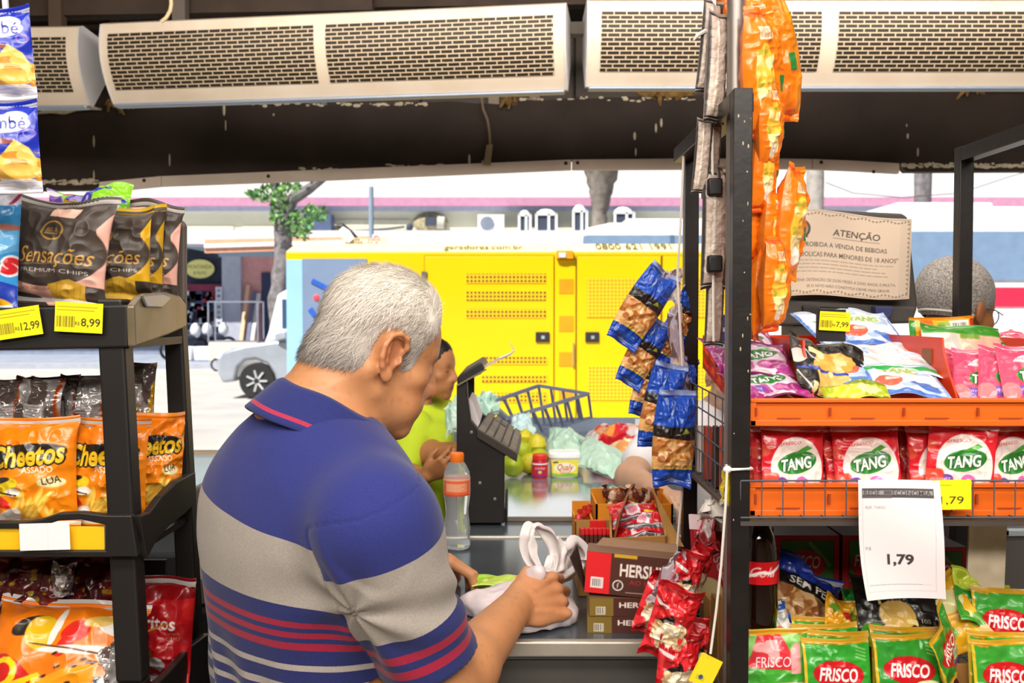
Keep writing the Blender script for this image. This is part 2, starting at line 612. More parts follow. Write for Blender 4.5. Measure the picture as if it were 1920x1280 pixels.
def sheet(name, cv, w, mat, parent=None, thick=0.0006, curl=None, back='#e8e4e0'):
 """a sheet of paper or card standing up, printed side towards -Y, bottom centre at the origin"""
 def surf(U, V, s):
  P3 = np.stack([(U - 0.5) * w, np.zeros_like(U), V * w], -1)
  if curl is not None:
   P3 = curl(P3, U, V / cv.a)
  P3[..., 1] += (thick / 2) * (-1 if s > 0 else 1)
  return P3
 F = surf(cv.X, cv.Y, 1).reshape(-1, 3)
 B = surf(cv.X[::3, ::3], cv.Y[::3, ::3], -1)
 by, bx = B.shape[:2]
 B = B.reshape(-1, 3)
 cb = np.empty((len(B), 3))
 cb[:] = srgb(back)[:3]
 return quick(name, np.vstack([F, B]), np.vstack([_gridq(cv.nx, cv.ny), _gridq(bx, by, True, len(F))]), np.vstack([cv.lin(), cb]), mat, parent)
def printbox(name, cv, w, d, mat, parent=None, side='#703020', top=None, side_cv=None):
 """a closed carton, printed front towards -Y, bottom centre of the front at the origin"""
 h = w * cv.a
 F = np.stack([(cv.X - 0.5) * w, np.zeros_like(cv.X), cv.Y * w], -1).reshape(-1, 3)
 V, Q, C = [F], [_gridq(cv.nx, cv.ny)], [cv.lin()]
 n = len(F)
 def quad(ps, col):
  nonlocal n
  V.append(np.array(ps, float))
  Q.append(np.array([[n, n + 1, n + 2, n + 3]]))
  C.append(np.tile(np.array(srgb(col)[:3]), (4, 1)))
  n += 4
 x0, x1 = -w / 2, w / 2
 quad([(x0, d, 0), (x0, 0, 0), (x0, 0, h), (x0, d, h)], side)
 quad([(x1, 0, 0), (x1, d, 0), (x1, d, h), (x1, 0, h)], side)
 quad([(x1, d, 0), (x0, d, 0), (x0, d, h), (x1, d, h)], side)
 quad([(x0, 0, h), (x1, 0, h), (x1, d, h), (x0, d, h)], top or side)
 quad([(x0, d, 0), (x1, d, 0), (x1, 0, 0), (x0, 0, 0)], side)
 return quick(name, np.vstack(V), np.vstack(Q), np.vstack(C), mat, parent, smooth=False)
def place(o, loc, rot=(0, 0, 0), scale=None):
 o.location = loc
 o.rotation_euler = rot
 if scale:
  o.scale = scale
 return o
                # --- soft bodies: blended volumes turned into one surface
class Field:
 def __init__(self, lo, hi, h):
  self.lo, self.h = np.array(lo, float), h
  n = np.ceil((np.array(hi, float) - self.lo) / h).astype(int) + 1
  self.n = n
  self.f = np.full(tuple(n), 1.0, np.float32)
  self.ax = [(self.lo[i] + h * np.arange(n[i])).astype(np.float32) for i in range(3)]
 def _sub(self, lo, hi):
  s = []
  for i in range(3):
   a = int(max(0, math.floor((lo[i] - self.lo[i]) / self.h)))
   b = int(min(self.n[i], math.ceil((hi[i] - self.lo[i]) / self.h) + 1))
   if a >= b:
    return None
   s.append(slice(a, b))
  return tuple(s)
 def _xyz(self, s):
  return self.ax[0][s[0]][:, None, None], self.ax[1][s[1]][None, :, None], self.ax[2][s[2]][None, None, :]
 def _mix(self, s, d, k, mode):
  f = self.f[s]
  if mode == 'add':
   if k > 0:
    t = np.maximum(k - np.abs(f - d), 0) / k
    self.f[s] = np.minimum(f, d) - t * t * k * 0.25
   else:
    self.f[s] = np.minimum(f, d)
  elif mode == 'sub':
   if k > 0:
    t = np.maximum(k - np.abs(f + d), 0) / k
    self.f[s] = np.maximum(f, -d) + t * t * k * 0.25
   else:
    self.f[s] = np.maximum(f, -d)
  elif mode == 'cut':
   self.f[s] = np.maximum(f, d)
 def cone(self, a, b, ra, rb=None, k=0.01, mode='add', T=None):
  """round cone from a to b"""
  rb = ra if rb is None else rb
  a, b = np.array(a, float), np.array(b, float)
  if T is not None:
   a, b = np.array(T @ Vector(a)), np.array(T @ Vector(b))
  m = max(ra, rb) + k + 3 * self.h
  s = self._sub(np.minimum(a, b) - m, np.maximum(a, b) + m)
  if s is None:
   return self
  X, Y, Z = self._xyz(s)
  d = (b - a).astype(np.float32)
  L = float(d @ d) + 1e-12
  t = ((X - a[0]) * d[0] + (Y - a[1]) * d[1] + (Z - a[2]) * d[2]) / L
  t = np.clip(t, 0, 1)
  r = np.sqrt((X - a[0] - t * d[0]) ** 2 + (Y - a[1] - t * d[1]) ** 2 + (Z - a[2] - t * d[2]) ** 2)
  self._mix(s, r - (ra + (rb - ra) * t), k, mode)
  return self
 def chain(self, pts, rs, k=0.006, mode='add', T=None):
  rs = [rs] * len(pts) if np.isscalar(rs) else rs
  for i in range(len(pts) - 1):
   self.cone(pts[i], pts[i + 1], rs[i], rs[i + 1], k, mode, T)
  return self
 def ell(self, c, r, rot=None, k=0.01, mode='add', T=None):
  """ellipsoid; rot: Matrix 3x3 or Euler tuple in degrees; T: 4x4 placing the local frame"""
  Rm = Matrix.Identity(3)
  if rot is not None:
   Rm = rot if isinstance(rot, Matrix) else Euler([R(x) for x in rot]).to_matrix()
  c = Vector(c)
  if T is not None:
   c = T @ c
   Rm = T.to_3x3() @ Rm
  A = np.array(Rm, np.float32)
  rr = np.array(r, np.float32)
  half = np.sqrt(((A * rr) ** 2).sum(1)) + k + 3 * self.h
  s = self._sub(np.array(c) - half, np.array(c) + half)
  if s is None:
   return self
  X, Y, Z = self._xyz(s)
  x, y, z = X - c[0], Y - c[1], Z - c[2]
  u = (A[0, 0] * x + A[1, 0] * y + A[2, 0] * z) / rr[0]
  v = (A[0, 1] * x + A[1, 1] * y + A[2, 1] * z) / rr[1]
  w = (A[0, 2] * x + A[1, 2] * y + A[2, 2] * z) / rr[2]
  k0 = np.sqrt(u * u + v * v + w * w)
  k1 = np.sqrt((u / rr[0]) ** 2 + (v / rr[1]) ** 2 + (w / rr[2]) ** 2) + 1e-9
  d = np.where(k0 < 1e-4, -rr.min(), k0 * (k0 - 1) / k1)
  self._mix(s, d.astype(np.float32), k, mode)
  return self
 def loft(self, zs, cx, cy, wx, wy, yaw, k=0.02, pw=2.3):
  """stack of rounded cross-sections along z: centre, half width (along the yaw direction), half depth"""
  z0, z1 = zs[0], zs[-1]
  m = max(max(wx), max(wy)) + k + 3 * self.h
  s = self._sub((min(cx) - m, min(cy) - m, z0 - k - 2 * self.h), (max(cx) + m, max(cy) + m, z1 + k + 2 * self.h))
  X, Y, Z = self._xyz(s)
  zc = np.clip(self.ax[2][s[2]], z0, z1)
  def itp(t):
   return _cspline(zs, t, zc).astype(np.float32)[None, None, :]
  CX, CY, WX, WY = itp(cx), itp(cy), itp(wx), itp(wy)
  c, sn = math.cos(yaw), math.sin(yaw)
  u = ((X - CX) * c + (Y - CY) * sn)
  v = (-(X - CX) * sn + (Y - CY) * c)
  q = (np.abs(u / WX) ** pw + np.abs(v / WY) ** pw + 1e-9) ** (1 / pw)
  d = (q - 1) * np.minimum(WX, WY)
  dz = np.maximum(z0 - Z, Z - z1)
  d = np.maximum(d, dz)
  self._mix(s, d.astype(np.float32), k, 'add')
  return self
 def plane(self, p, n, k=0.0):
  """keep the side the normal points away from"""
  X, Y, Z = self.ax[0][:, None, None], self.ax[1][None, :, None], self.ax[2][None, None, :]
  n = Vector(n).normalized()
  d = (X - p[0]) * n.x + (Y - p[1]) * n.y + (Z - p[2]) * n.z
  self.f = np.maximum(self.f, d.astype(np.float32))
  return self
 def mesh(self):
  f = self.f
  h = self.h
  neg = f < 0
  nx, ny, nz = f.shape
  cnt = np.zeros((nx - 1, ny - 1, nz - 1), np.uint8)
  for a in (0, 1):
   for b in (0, 1):
    for c in (0, 1):
     cnt += neg[a:nx - 1 + a, b:ny - 1 + b, c:nz - 1 + c]
  act = (cnt > 0) & (cnt < 8)
  I = np.argwhere(act)
  idx = np.full(act.shape, -1, np.int32)
  idx[act] = np.arange(len(I))
  cor = [(a, b, c) for a in (0, 1) for b in (0, 1) for c in (0, 1)]
  val = np.stack([f[I[:, 0] + a, I[:, 1] + b, I[:, 2] + c] for a, b, c in cor], 1)
  acc = np.zeros((len(I), 3))
  num = np.zeros(len(I))
  for i in range(8):
   for j in range(i + 1, 8):
    if sum(abs(np.array(cor[i]) - np.array(cor[j]))) != 1:
     continue
    a, b = val[:, i], val[:, j]
    m = (a < 0) != (b < 0)
    t = np.where(m, a / np.where(m, a - b, 1), 0)
    p = np.array(cor[i]) + t[:, None] * (np.array(cor[j]) - np.array(cor[i]))
    acc += np.where(m[:, None], p, 0)
    num += m
  V = self.lo + h * (I + acc / num[:, None])
  Q = []
  for ax in range(3):
   o = [(1, 2), (2, 0), (0, 1)][ax]
   sl0 = [slice(1, -1)] * 3
   sl1 = [slice(1, -1)] * 3
   sl0[ax] = slice(0, -1)
   sl1[ax] = slice(1, None)
   e = neg[tuple(sl0)] != neg[tuple(sl1)]
   E = np.argwhere(e)
   if not len(E):
    continue
   base = E.copy()
   base[:, o[0]] += 1
   base[:, o[1]] += 1
   def cell(du, dv):
    q = base.copy()
    q[:, o[0]] += du
    q[:, o[1]] += dv
    return idx[q[:, 0], q[:, 1], q[:, 2]]
   quad = np.stack([cell(-1, -1), cell(0, -1), cell(0, 0), cell(-1, 0)], 1)
   st = neg[base[:, 0], base[:, 1], base[:, 2]]
   quad[~st] = quad[~st][:, ::-1]
   Q.append(quad)
  Q = np.vstack(Q)
  Q = Q[(Q >= 0).all(1)]
  return V, Q
def _cspline(xs, ys, x):
 """smooth (Catmull-Rom) curve through a table"""
 xs, ys = np.asarray(xs, float), np.asarray(ys, float)
 m = np.gradient(ys, xs)
 i = np.clip(np.searchsorted(xs, x) - 1, 0, len(xs) - 2)
 h = xs[i + 1] - xs[i]
 t = (x - xs[i]) / h
 h00, h10 = 2 * t ** 3 - 3 * t ** 2 + 1, t ** 3 - 2 * t ** 2 + t
 h01, h11 = -2 * t ** 3 + 3 * t ** 2, t ** 3 - t ** 2
 return h00 * ys[i] + h10 * h * m[i] + h01 * ys[i + 1] + h11 * h * m[i + 1]
def vnormals(V, Q):
 n = np.cross(V[Q[:, 2]] - V[Q[:, 0]], V[Q[:, 3]] - V[Q[:, 1]])
 N = np.zeros_like(V)
 for k in range(4):
  np.add.at(N, Q[:, k], n)
 return N / (np.linalg.norm(N, axis=1, keepdims=True) + 1e-12)
def relax(V, Q, it=2, f=0.5):
 """even out a surface"""
 for _ in range(it):
  A = np.zeros_like(V)
  c = np.zeros(len(V))
  for a, b in ((0, 1), (1, 2), (2, 3), (3, 0)):
   np.add.at(A, Q[:, a], V[Q[:, b]])
   np.add.at(A, Q[:, b], V[Q[:, a]])
   np.add.at(c, Q[:, a], 1)
   np.add.at(c, Q[:, b], 1)
  V = V + f * (A / c[:, None] - V)
 return V
def paintv(C, w, col):
 """blend a colour (hex) into vertex colours by weight"""
 w = np.clip(w, 0, 1)[:, None]
 return C * (1 - w) + np.array(hexrgb(col)) * w
def bump_at(V, c, r):
 """soft falloff weight around a point"""
 d = np.linalg.norm((V - np.array(c)) / np.array(r), axis=1)
 return np.clip(1.3 - d * 1.3, 0, 1)
                # --- the shop's shell
def struct(o):
 o['kind'] = 'structure'
 return o
m_floor = M('shop_floor_tile', '#8d857a', 0.35, var=0.12, scale=3)
m_dark = M('dark_ceiling_paint', '#241c18', 0.9, var=0.3, scale=2)
m_board = M('dark_brown_board', '#3f322a', 0.75, var=0.35, scale=5, col2='#2f251f', bump=0.25, bscale=25)
m_strip = M('pale_metal_strip', '#ead6c6', 0.6, var=0.1, scale=4)
m_foam = M('torn_fibre', '#8a6a3c', 0.95, var=0.4, scale=30, bump=0.6)
m_plaster = M('chipped_plaster', '#d9cbb2', 0.95, var=0.2, scale=40)
struct(MB().box((-3.2, -3.2, -0.06), (3.6, 4.45, 0)).build('floor', m_floor))
struct(MB().box((-3.3, -3.2, 2.8), (3.7, 4.75, 2.9)).build('ceiling', m_dark))
struct(MB().box((-3.35, -3.2, 0), (-3.2, 4.2, 2.8)).build('wall_left', M('shop_wall_paint', '#b9b0a2', 0.8)))
struct(MB().box((3.6, -3.2, 0), (3.75, 4.2, 2.8)).build('wall_right', M('shop_wall_paint', '#b9b0a2', 0.8)))
struct(MB().box((-3.35, -3.35, 0), (3.75, -3.2, 2.8)).build('wall_back', M('shop_wall_paint', '#b9b0a2', 0.8)))
HY = 4.2
def header(name, tops, bots, y, d=0.05):
 mb = MB()
 n = len(tops)
 Pt = [P(px, py, y) for px, py in tops]
 Pb = [P(px, py, y) for px, py in bots]
 vs = []
 for p in Pt + Pb:
  vs += [p, p + Vector((0, d, 0))]
 fs = []
 for i in range(n - 1):
  a, b = 2 * i, 2 * (i + 1)
  c, e = 2 * (n + i), 2 * (n + i + 1)
  fs += [(a, c, e, b), (a + 1, b + 1, e + 1, c + 1), (a, b, b + 1, a + 1), (c, c + 1, e + 1, e)]
 fs += [(0, 1, 2 * n + 1, 2 * n), (2 * n - 2, 4 * n - 2, 4 * n - 1, 2 * n - 1)]
 mb.add(vs, fs)
 return struct(mb.build(name, m_board, smooth=20))
def ragged(pts, step, amp, seed):
 g = random.Random(seed)
 out = []
 for (x0, y0), (x1, y1) in zip(pts[:-1], pts[1:]):
  k = max(1, int(abs(x1 - x0) / step))
  for i in range(k):
   t = i / k
   out.append((x0 + (x1 - x0) * t, y0 + (y1 - y0) * t + g.uniform(-amp, amp)))
 out.append(pts[-1])
 return out
topc = [(-120, 205), (64, 205), (150, 196), (330, 186), (430, 180), (445, 190), (465, 196), (530, 194), (600, 198), (700, 196), (715, 206), (730, 197),
  (800, 190), (880, 192), (935, 196), (960, 190), (1060, 184), (1140, 182), (1190, 180), (1310, 180), (1480, 160), (1600, 157), (1700, 158),
  (1800, 152), (1830, 178), (1920, 176), (2300, 176)]
tr = ragged(topc, 14, 1.6, 4)
def interp(pts, x):
 for (x0, y0), (x1, y1) in zip(pts[:-1], pts[1:]):
  if x0 <= x <= x1:
   return y0 + (y1 - y0) * (x - x0) / max(1e-9, x1 - x0)
 return pts[-1][1]
botc = [(-120, 362), (64, 357), (184, 356), (190, 342), (330, 330), (600, 319), (1070, 300), (1280, 297), (1460, 297), (1600, 302), (1685, 306),
  (1700, 322), (1920, 321), (2300, 321)]
header('beam_header', tr, [(x, interp(botc, x)) for x, y in tr], HY)
def stripseg(pts, lo, y=HY - 0.012):
 mb = MB()
 for (x0, y0), (x1, y1), h0, h1 in zip(pts[:-1], pts[1:], lo[:-1], lo[1:]):
  a, b, c, e = P(x0, y0, y), P(x1, y1, y), P(x1, y1 + h1, y), P(x0, y0 + h0, y)
  dv = Vector((0, 0.03, 0))
  mb.hexa([e, c, c + dv, e + dv], [a, b, b + dv, a + dv])
 return struct(mb.build('trim_header_strip', m_strip, smooth=0))
stripseg([(186, 341), (260, 334), (302, 330)], [20, 19, 19])
stripseg([(303, 330), (600, 318), (1071, 299)], [19, 20, 19])
stripseg([(1073, 299), (1280, 297), (1455, 297), (1522, 298)], [19, 20, 19, 19])
stripseg([(1524, 298), (1600, 301), (1686, 306)], [19, 19, 19])
mb = MB()
for x, y in ((270, 338), (503, 330), (1061, 306), (1083, 305), (1540, 304), (1638, 322)):
 mb.ell(P(x, y, HY - 0.014), (0.008, 0.006, 0.008), 8, 5)
struct(mb.build('trim_strip_bolts', M('rusty_bolt', '#2a1c14', 0.7)))
g = random.Random(8)
mb = MB()
for x0, x1, yy, n, s in ((75, 184, 341, 60, 4), (1690, 1920, 310, 110, 4), (560, 660, 318, 12, 3), (700, 1000, 311, 22, 3), (960, 1310, 186, 30, 4), (1650, 1810, 158, 18, 5), (440, 800, 196, 46, 3), (1480, 1640, 156, 12, 2)):
 for _ in range(n):
  p = P(g.uniform(x0, x1), yy + g.uniform(-s, s), HY - 0.004)
  r = g.uniform(0.003, 0.009)
  mb.ell(p, (r * g.uniform(1, 2.4), r * 0.5, r * g.uniform(0.5, 1)), 6, 4)
for x, y in ((176, 265), (176, 330), (318, 300), (420, 205), (423, 235), (1700, 235), (1702, 255), (1190, 255), (1192, 285), (513, 215), (1240, 230), (880, 300), (905, 303), (1230, 240), (1721, 285)):
 p = P(x, y, HY - 0.002)
 mb.ell(p, (g.uniform(0.003, 0.006), 0.002, g.uniform(0.006, 0.03)), 6, 4)
tag(mb.build('plaster_chips', m_plaster), 'scattered pale chips and scrapes along the dark brown header board', 'plaster chips', kind='stuff')
def fibre(x0, x1, y, r, label, n=26, seed=0):
 g = random.Random(seed)
 mb = MB()
 mb.tube([P(x0 + (x1 - x0) * k / 5, y + 2 * (k % 2), HY - .004) for k in range(6)], [.006, .013, .010, .014, .011, .006], 7)
 for _ in range(n):
  p = P(g.uniform(x0, x1), y + g.uniform(-r, r) * 0.6, HY - g.uniform(-0.04, 0.02))
  q = p + Vector((g.uniform(-0.05, 0.05), g.uniform(-0.02, 0.02), g.uniform(-0.05, 0.03)))
  mb.tube([p, (p + q) / 2 + Vector((0, -0.01, 0.01)), q], [0.008, 0.011, 0.004], 6)
 tag(mb.build('torn_fibre', m_foam), label, 'insulation')
fibre(945, 985, 178, 12, 'dark ragged tuft of insulation on the header board above the hanging cord', 30, 1)
fibre(1195, 1300, 176, 6, 'torn brown insulation lying on the header board below the ventilator gap', 20, 2)
fibre(1805, 1838, 162, 12, 'ragged brown tuft of insulation at the step in the header board', 26, 3)
fibre(208, 238, 196, 10, 'brown wad of insulation under the gap between two ventilators', 18, 4)
mb = MB()
mb.tube([P(x, y, HY - 0.03) for x, y in ((68, 213), (95, 207), (120, 211), (140, 203), (165, 201), (190, 205))], [0.004, 0.012, 0.009, 0.013, 0.011, 0.004], 7)
tag(mb.build('torn_fibre', m_plaster), 'pale torn strip of foam on the header board beside the hanging blue bags', 'insulation')
m_tile = M('dark_brown_tile', '#3b2a1c', 0.5, var=0.25, scale=3)
mb = MB()
for i in range(20):
 x = -3.3 + i * 0.36
 mb.box((x, 4.55, 2.23), (x + 0.345, 4.62, 2.8))
struct(mb.build('wall_front_upper', m_tile, smooth=0))
mb = MB()
mb.box((-3.3, 4.62, 2.23), (3.7, 4.66, 2.8))
struct(mb.build('wall_front_backing', M('grey_grout', '#7d7468', 0.8), smooth=0))
m_timber = M('dark_timber', '#3a2c22', 0.8, var=0.3, scale=8, bump=0.3, bscale=18)
for k, (x0, y0, x1, y1, Y, w) in enumerate(((-60, 18, 700, 5, 3.5, 0.07), (-60, 44, 560, 30, 3.75, 0.05), (640, 6, 1400, -4, 3.6, 0.05))):
 mb = MB().bar(P(x0, y0, Y), P(x1, y1, Y), 0.06, w)
 struct(mb.build('beam_roof_timber', m_timber, smooth=0))
for k, (x, Y, w, c) in enumerate(((103, 3.45, 0.045, '#4a3a2c'), (212, 3.7, 0.03, '#6b5138'), (335, 3.4, 0.045, '#5d534c'), (1048, 3.75, 0.06, '#4b4036'))):
 p = P(x, 60, Y)
 struct(MB().box((p.x - w / 2, Y, 2.44), (p.x + w / 2, Y + w, 2.8)).build('pillar_roof_hanger', M('hanger_' + c[1:], c, 0.7), smooth=0))
p = P(589, 183, 4.4)
tag(MB().box((p.x - .03, 4.36, p.z - .02), (p.x + .03, 4.55, p.z + .05)).build('junction_box', M('white_plastic', '#e8e6e6', 0.4), bevel=.004), 'small white junction box in the gap above the header board', 'junction box')
for x0, x1 in ((640, 648), (916, 936), (985, 1012)):
 a, b = P(x0, 190, 4.5), P(x1, 190, 4.5)
 struct(MB().box((a.x, 4.48, 2.3), (b.x, 4.54, 2.8)).build('trim_wall_batten', M('batten_paint', '#9a8a78', 0.7), smooth=0))
tag(MB().tube([P(x, y, 4.3) for x, y in ((1011, -40), (1012, 150), (1016, 170), (1028, 178), (1034, 165), (1024, 155), (1014, 164), (1020, 178), (1032, 174), (1036, 152))], 0.005, 6).build('coiled_cable', M('pale_cable', '#d8d0c4', 0.5)),
 'small white coil of cable in the dark gap beneath the middle ventilator', 'cable')
t = thing('plugged_cable', 'thin dusty cord with a block plug hanging down the header board', 'cord', P(905, 190, HY - 0.03))
MB().tube([P(x, y, HY - 0.03) for x, y in ((908, 160), (903, 185), (906, 205), (914, 225), (918, 250), (919, 271))], 0.006, 7).build('cord', M('dusty_cord', '#8b7760', 0.9), t, True)
MB().hexa([P(906, 309, HY - .05), P(920, 310, HY - .05), P(920, 310, HY - .02), P(906, 309, HY - .02)], [P(912, 271, HY - .05), P(924, 270, HY - .05), P(924, 270, HY - .02), P(912, 271, HY - .02)]).build('plug', M('dusty_plug', '#a08a70', 0.9), t, True, bevel=.004)
tag(MB().tube([P(x, y, 3.1) for x, y in ((302, 41), (312, 33), (319, 20), (321, 8), (320, -12))], 0.006, 7).build('loose_cable', M('yellowed_cable', '#cdb48a', 0.6)),
 'pale loose cable looping up from the top of the middle ventilator', 'cable')
                # --- air curtains
def grille_mat():
 m = bpy.data.materials.new('slotted_metal')
 m.use_nodes = True
 nt = m.node_tree
 b = nt.nodes['Principled BSDF']
 uv = nt.nodes.new('ShaderNodeUVMap')
 br = nt.nodes.new('ShaderNodeTexBrick')
 br.offset = 0.5
 br.inputs['Color1'].default_value = srgb('#2b2116')
 br.inputs['Color2'].default_value = srgb('#1b140d')
 br.inputs['Mortar'].default_value = srgb('#c4ae90')
 br.inputs['Scale'].default_value = 1.0
 br.inputs['Mortar Size'].default_value = 0.0024
 br.inputs['Mortar Smooth'].default_value = 0.15
 br.inputs['Brick Width'].default_value = 0.0405
 br.inputs['Row Height'].default_value = 0.0138
 nt.links.new(uv.outputs[0], br.inputs['Vector'])
 nt.links.new(br.outputs['Color'], b.inputs['Base Color'])
 b.inputs['Roughness'].default_value = 0.6
 bp = nt.nodes.new('ShaderNodeBump')
 bp.inputs['Strength'].default_value = 0.8
 bp.inputs['Distance'].default_value = 0.004
 nt.links.new(br.outputs['Fac'], bp.inputs['Height'])
 nt.links.new(bp.outputs['Normal'], b.inputs['Normal'])
 return m
m_grille = grille_mat()
m_case = M('cream_metal_case', '#e4d3c0', 0.45, var=0.08, scale=5, col2='#d6c2aa')
m_outlet = M('pale_outlet', '#8f98a6', 0.4, metal=0.3)
m_endcap = M('white_end_cap', '#c9c6c6', 0.5)
H_AC = 0.255
def ac_profile(n=12):
 """front casing seen from its end: (depth back from the front, height below the top)"""
 pts = []
 for i in range(n + 1):
  t = i / n
  pts.append((0.005 + 0.075 * t ** 2.2 - 0.018 * math.sin(math.pi * t), -H_AC * t))
 return pts
def air_curtain(a, b, label, sections):
 """a, b: upper front corners in the world (left, right); sections: (from, to) along the length in metres"""
 a, b = Vector(a), Vector(b)
 L = (b - a).length
 yaw = math.atan2(b.y - a.y, b.x - a.x)
 t = thing('air_curtain', label, 'air curtain', a, (0, 0, yaw))
 pr = ac_profile()
 D = 0.2
 mb = MB()
 ring = [(d, z) for d, z in pr] + [(0.10, -H_AC), (D, -H_AC + 0.11), (D, 0.0), (0.03, 0.012)]
 mb.prism(ring, 0.004, L - 0.004, 'x')
 mb.build('case', m_case, t, smooth=40)
 for x in (0, L - 0.004):
  MB().prism([(d - 0.004 if i < len(pr) else d, z) for i, (d, z) in enumerate(ring)], x, x + 0.004, 'x').build('end_cap', m_endcap, t, smooth=40)
 mb = MB().box((0.01, 0.062, -H_AC - 0.012), (L - 0.01, 0.10, -H_AC))
 mb.build('outlet', m_outlet, t, smooth=0, bevel=0.004)
 for x0, x1 in sections:
  V, UV, Q = [], [], []
  k0, k1 = 0.135, 0.84
  s, prev = 0.0, None
  rows = []
  for i in range(15):
   tt = k0 + (k1 - k0) * i / 14
   d = 0.005 + 0.075 * tt ** 2.2 - 0.018 * math.sin(math.pi * tt) - 0.0025
   z = -H_AC * tt
   if prev:
    s += math.hypot(d - prev[0], z - prev[1])
   prev = (d, z)
   rows.append((d, z, s))
  for d, z, s in rows:
   V += [(x0, d, z), (x1, d, z)]
   UV += [(0, -s), (x1 - x0, -s)]
  for i in range(len(rows) - 1):
   Q.append((2 * i, 2 * i + 2, 2 * i + 3, 2 * i + 1))
  o = quick('grille', V, Q, None, m_grille, t)
  uv = o.data.uv_layers.new(name='UVMap')
  for l in o.data.loops:
   uv.data[l.index].uv = UV[l.vertex_index]
 return t
a1, b1 = P(187, 48, 3.30), P(1061, 3, 3.08)
b1.z = a1.z = (a1.z + b1.z) / 2
L1 = (b1 - a1).length
air_curtain(a1, b1, 'long cream air curtain with two slotted grilles in the middle of the header', [(0.03, 0.03 + L1 * 0.458), (L1 * 0.502, L1 - 0.04)])
a0, b0 = P(-560, 60, 3.42), P(148, 50, 3.36)
b0.z = a0.z = b0.z
L0 = (b0 - a0).length
air_curtain(a0, b0, 'cream air curtain half hidden behind the hanging blue snack bags', [(0.05, L0 * 0.5), (L0 * 0.54, L0 - 0.045)])
a2, b2 = P(1101, 4, 3.10), P(1985, -2, 3.10)
b2.z = a2.z = (a2.z + b2.z) / 2
L2 = (b2 - a2).length
air_curtain(a2, b2, 'cream air curtain behind the hanging orange bags and grey pole', [(0.045, L2 * 0.497), (L2 * 0.533, L2 - 0.05)])
p = P(1085, 60, 3.3)
tag(MB().box((p.x - .05, 3.25, p.z - .02), (p.x + .05, 3.3, p.z + .02)).build('mounting_bracket', M('olive_metal', '#5a5142', 0.6), smooth=0), 'olive metal bracket joining two air curtains across their gap', 'bracket')
                # --- the street
m_road = M('bright_road', '#b9b6b2', 0.9, var=0.15, scale=1.2, col2='#a5a2a2')
m_pave = M('grey_pavement', '#8c93a3', 0.9, var=0.15, scale=2)
struct(MB().box((-30, 4.45, -0.06), (30, 25.2, -0.005)).build('road', m_road, smooth=0))
struct(MB().box((-30, 25.2, -0.06), (30, 34, 0.12)).build('pavement_far', m_pave, smooth=0))
struct(MB().box((-30, 25.05, -0.06), (30, 25.2, 0.14)).build('kerb', M('pale_kerb', '#a8adba', 0.9), smooth=0))
BY = 30.0
def fx(px):
 return (px - 960) / FPX * BY * 1.0
def fz(py):
 return P(960, py, BY).z
m_cream = M('cream_render', '#d9d6c0', 0.9, var=0.06, scale=0.6)
m_white = M('white_render', '#eceaea', 0.9, var=0.03, scale=0.5)
b = thing('street_building', 'long cream and white two storey building across the road', 'building', (0, BY, 0))
MB().box((-22, BY, fz(445)), (22, BY + 4, fz(392))).build('upper_wall', m_cream, b, True, smooth=0)
MB().box((-22, BY - 0.25, fz(372)), (22, BY + 4, 9.5)).build('parapet', m_white, b, True, smooth=0)
MB().box((-22, BY - 0.35, fz(388)), (22, BY + 0.5, fz(372))).build('stripe_moulding', M('mauve_stripe', '#c08aa8', 0.8), b, True, smooth=0)
MB().box((-22, BY - 0.2, fz(397)), (22, BY + 0.5, fz(388))).build('band_moulding', M('pale_blue_band', '#b4bfd4', 0.8), b, True, smooth=0)
MB().box((-22, BY - 1.2, fz(462)), (22, BY + 0.5, fz(438))).build('canopy_slab', M('pale_concrete', '#dcdce0', 0.9), b, True, smooth=0)
MB().box((-22, BY + 0.6, 0.1), (fx(338), BY + 4, fz(462))).build('ground_wall', M('grey_blue_wall', '#8b93a8', 0.9), b, True, smooth=0)
MB().box((fx(338), BY + 0.5, 0.1), (fx(414), BY + 0.6, fz(480))).build('shopfront', M('navy_shopfront', '#3a4054', 0.8), b, True, smooth=0)
MB().box((fx(415), BY + 0.1, 0.1), (fx(450), BY + 0.6, fz(480))).build('pier', M('pale_blue_pier', '#b7bccb', 0.9), b, True, smooth=0)
MB().box((fx(450), BY + 0.3, 0.1), (fx(560), BY + 0.6, fz(480))).build('pink_wall', M('pink_render', '#d39a98', 0.9), b, True, smooth=0)
MB().box((fx(487), BY + 0.25, 0.1), (fx(507), BY + 0.35, fz(510))).build('door', M('dark_doorway', '#39405c', 0.8), b, True, smooth=0)
MB().box((fx(560), BY + 0.3, 0.1), (22, BY + 4, fz(462))).build('ground_wall', M('grey_shop_wall', '#8f8b86', 0.9), b, True, smooth=0)  # rest of the ground floor in one even grey
for x0, x1, y0, y1 in ((348, 440, 424, 439), (456, 520, 424, 440), (620, 770, 412, 430)):
 MB().box((fx(x0), BY - 0.05, fz(y1)), (fx(x1), BY + 0.02, fz(y0))).build('wall_panel', M('panel_beige', '#cfcdb8', 0.9), b, True, smooth=0)
tag(MB().hexa([(fx(410), BY - 1.3, fz(479)), (fx(702), BY - 1.3, fz(470)), (fx(702), BY - 1.2, fz(470)), (fx(410), BY - 1.2, fz(479))],
    [(fx(410), BY - 1.3, fz(455)), (fx(702), BY - 1.3, fz(449)), (fx(702), BY - 1.2, fz(449)), (fx(410), BY - 1.2, fz(455))]).build('fascia_board', M('salmon_fascia', '#e3a486', 0.8), smooth=0),
 'salmon orange shop fascia running behind the leafy tree', 'fascia')
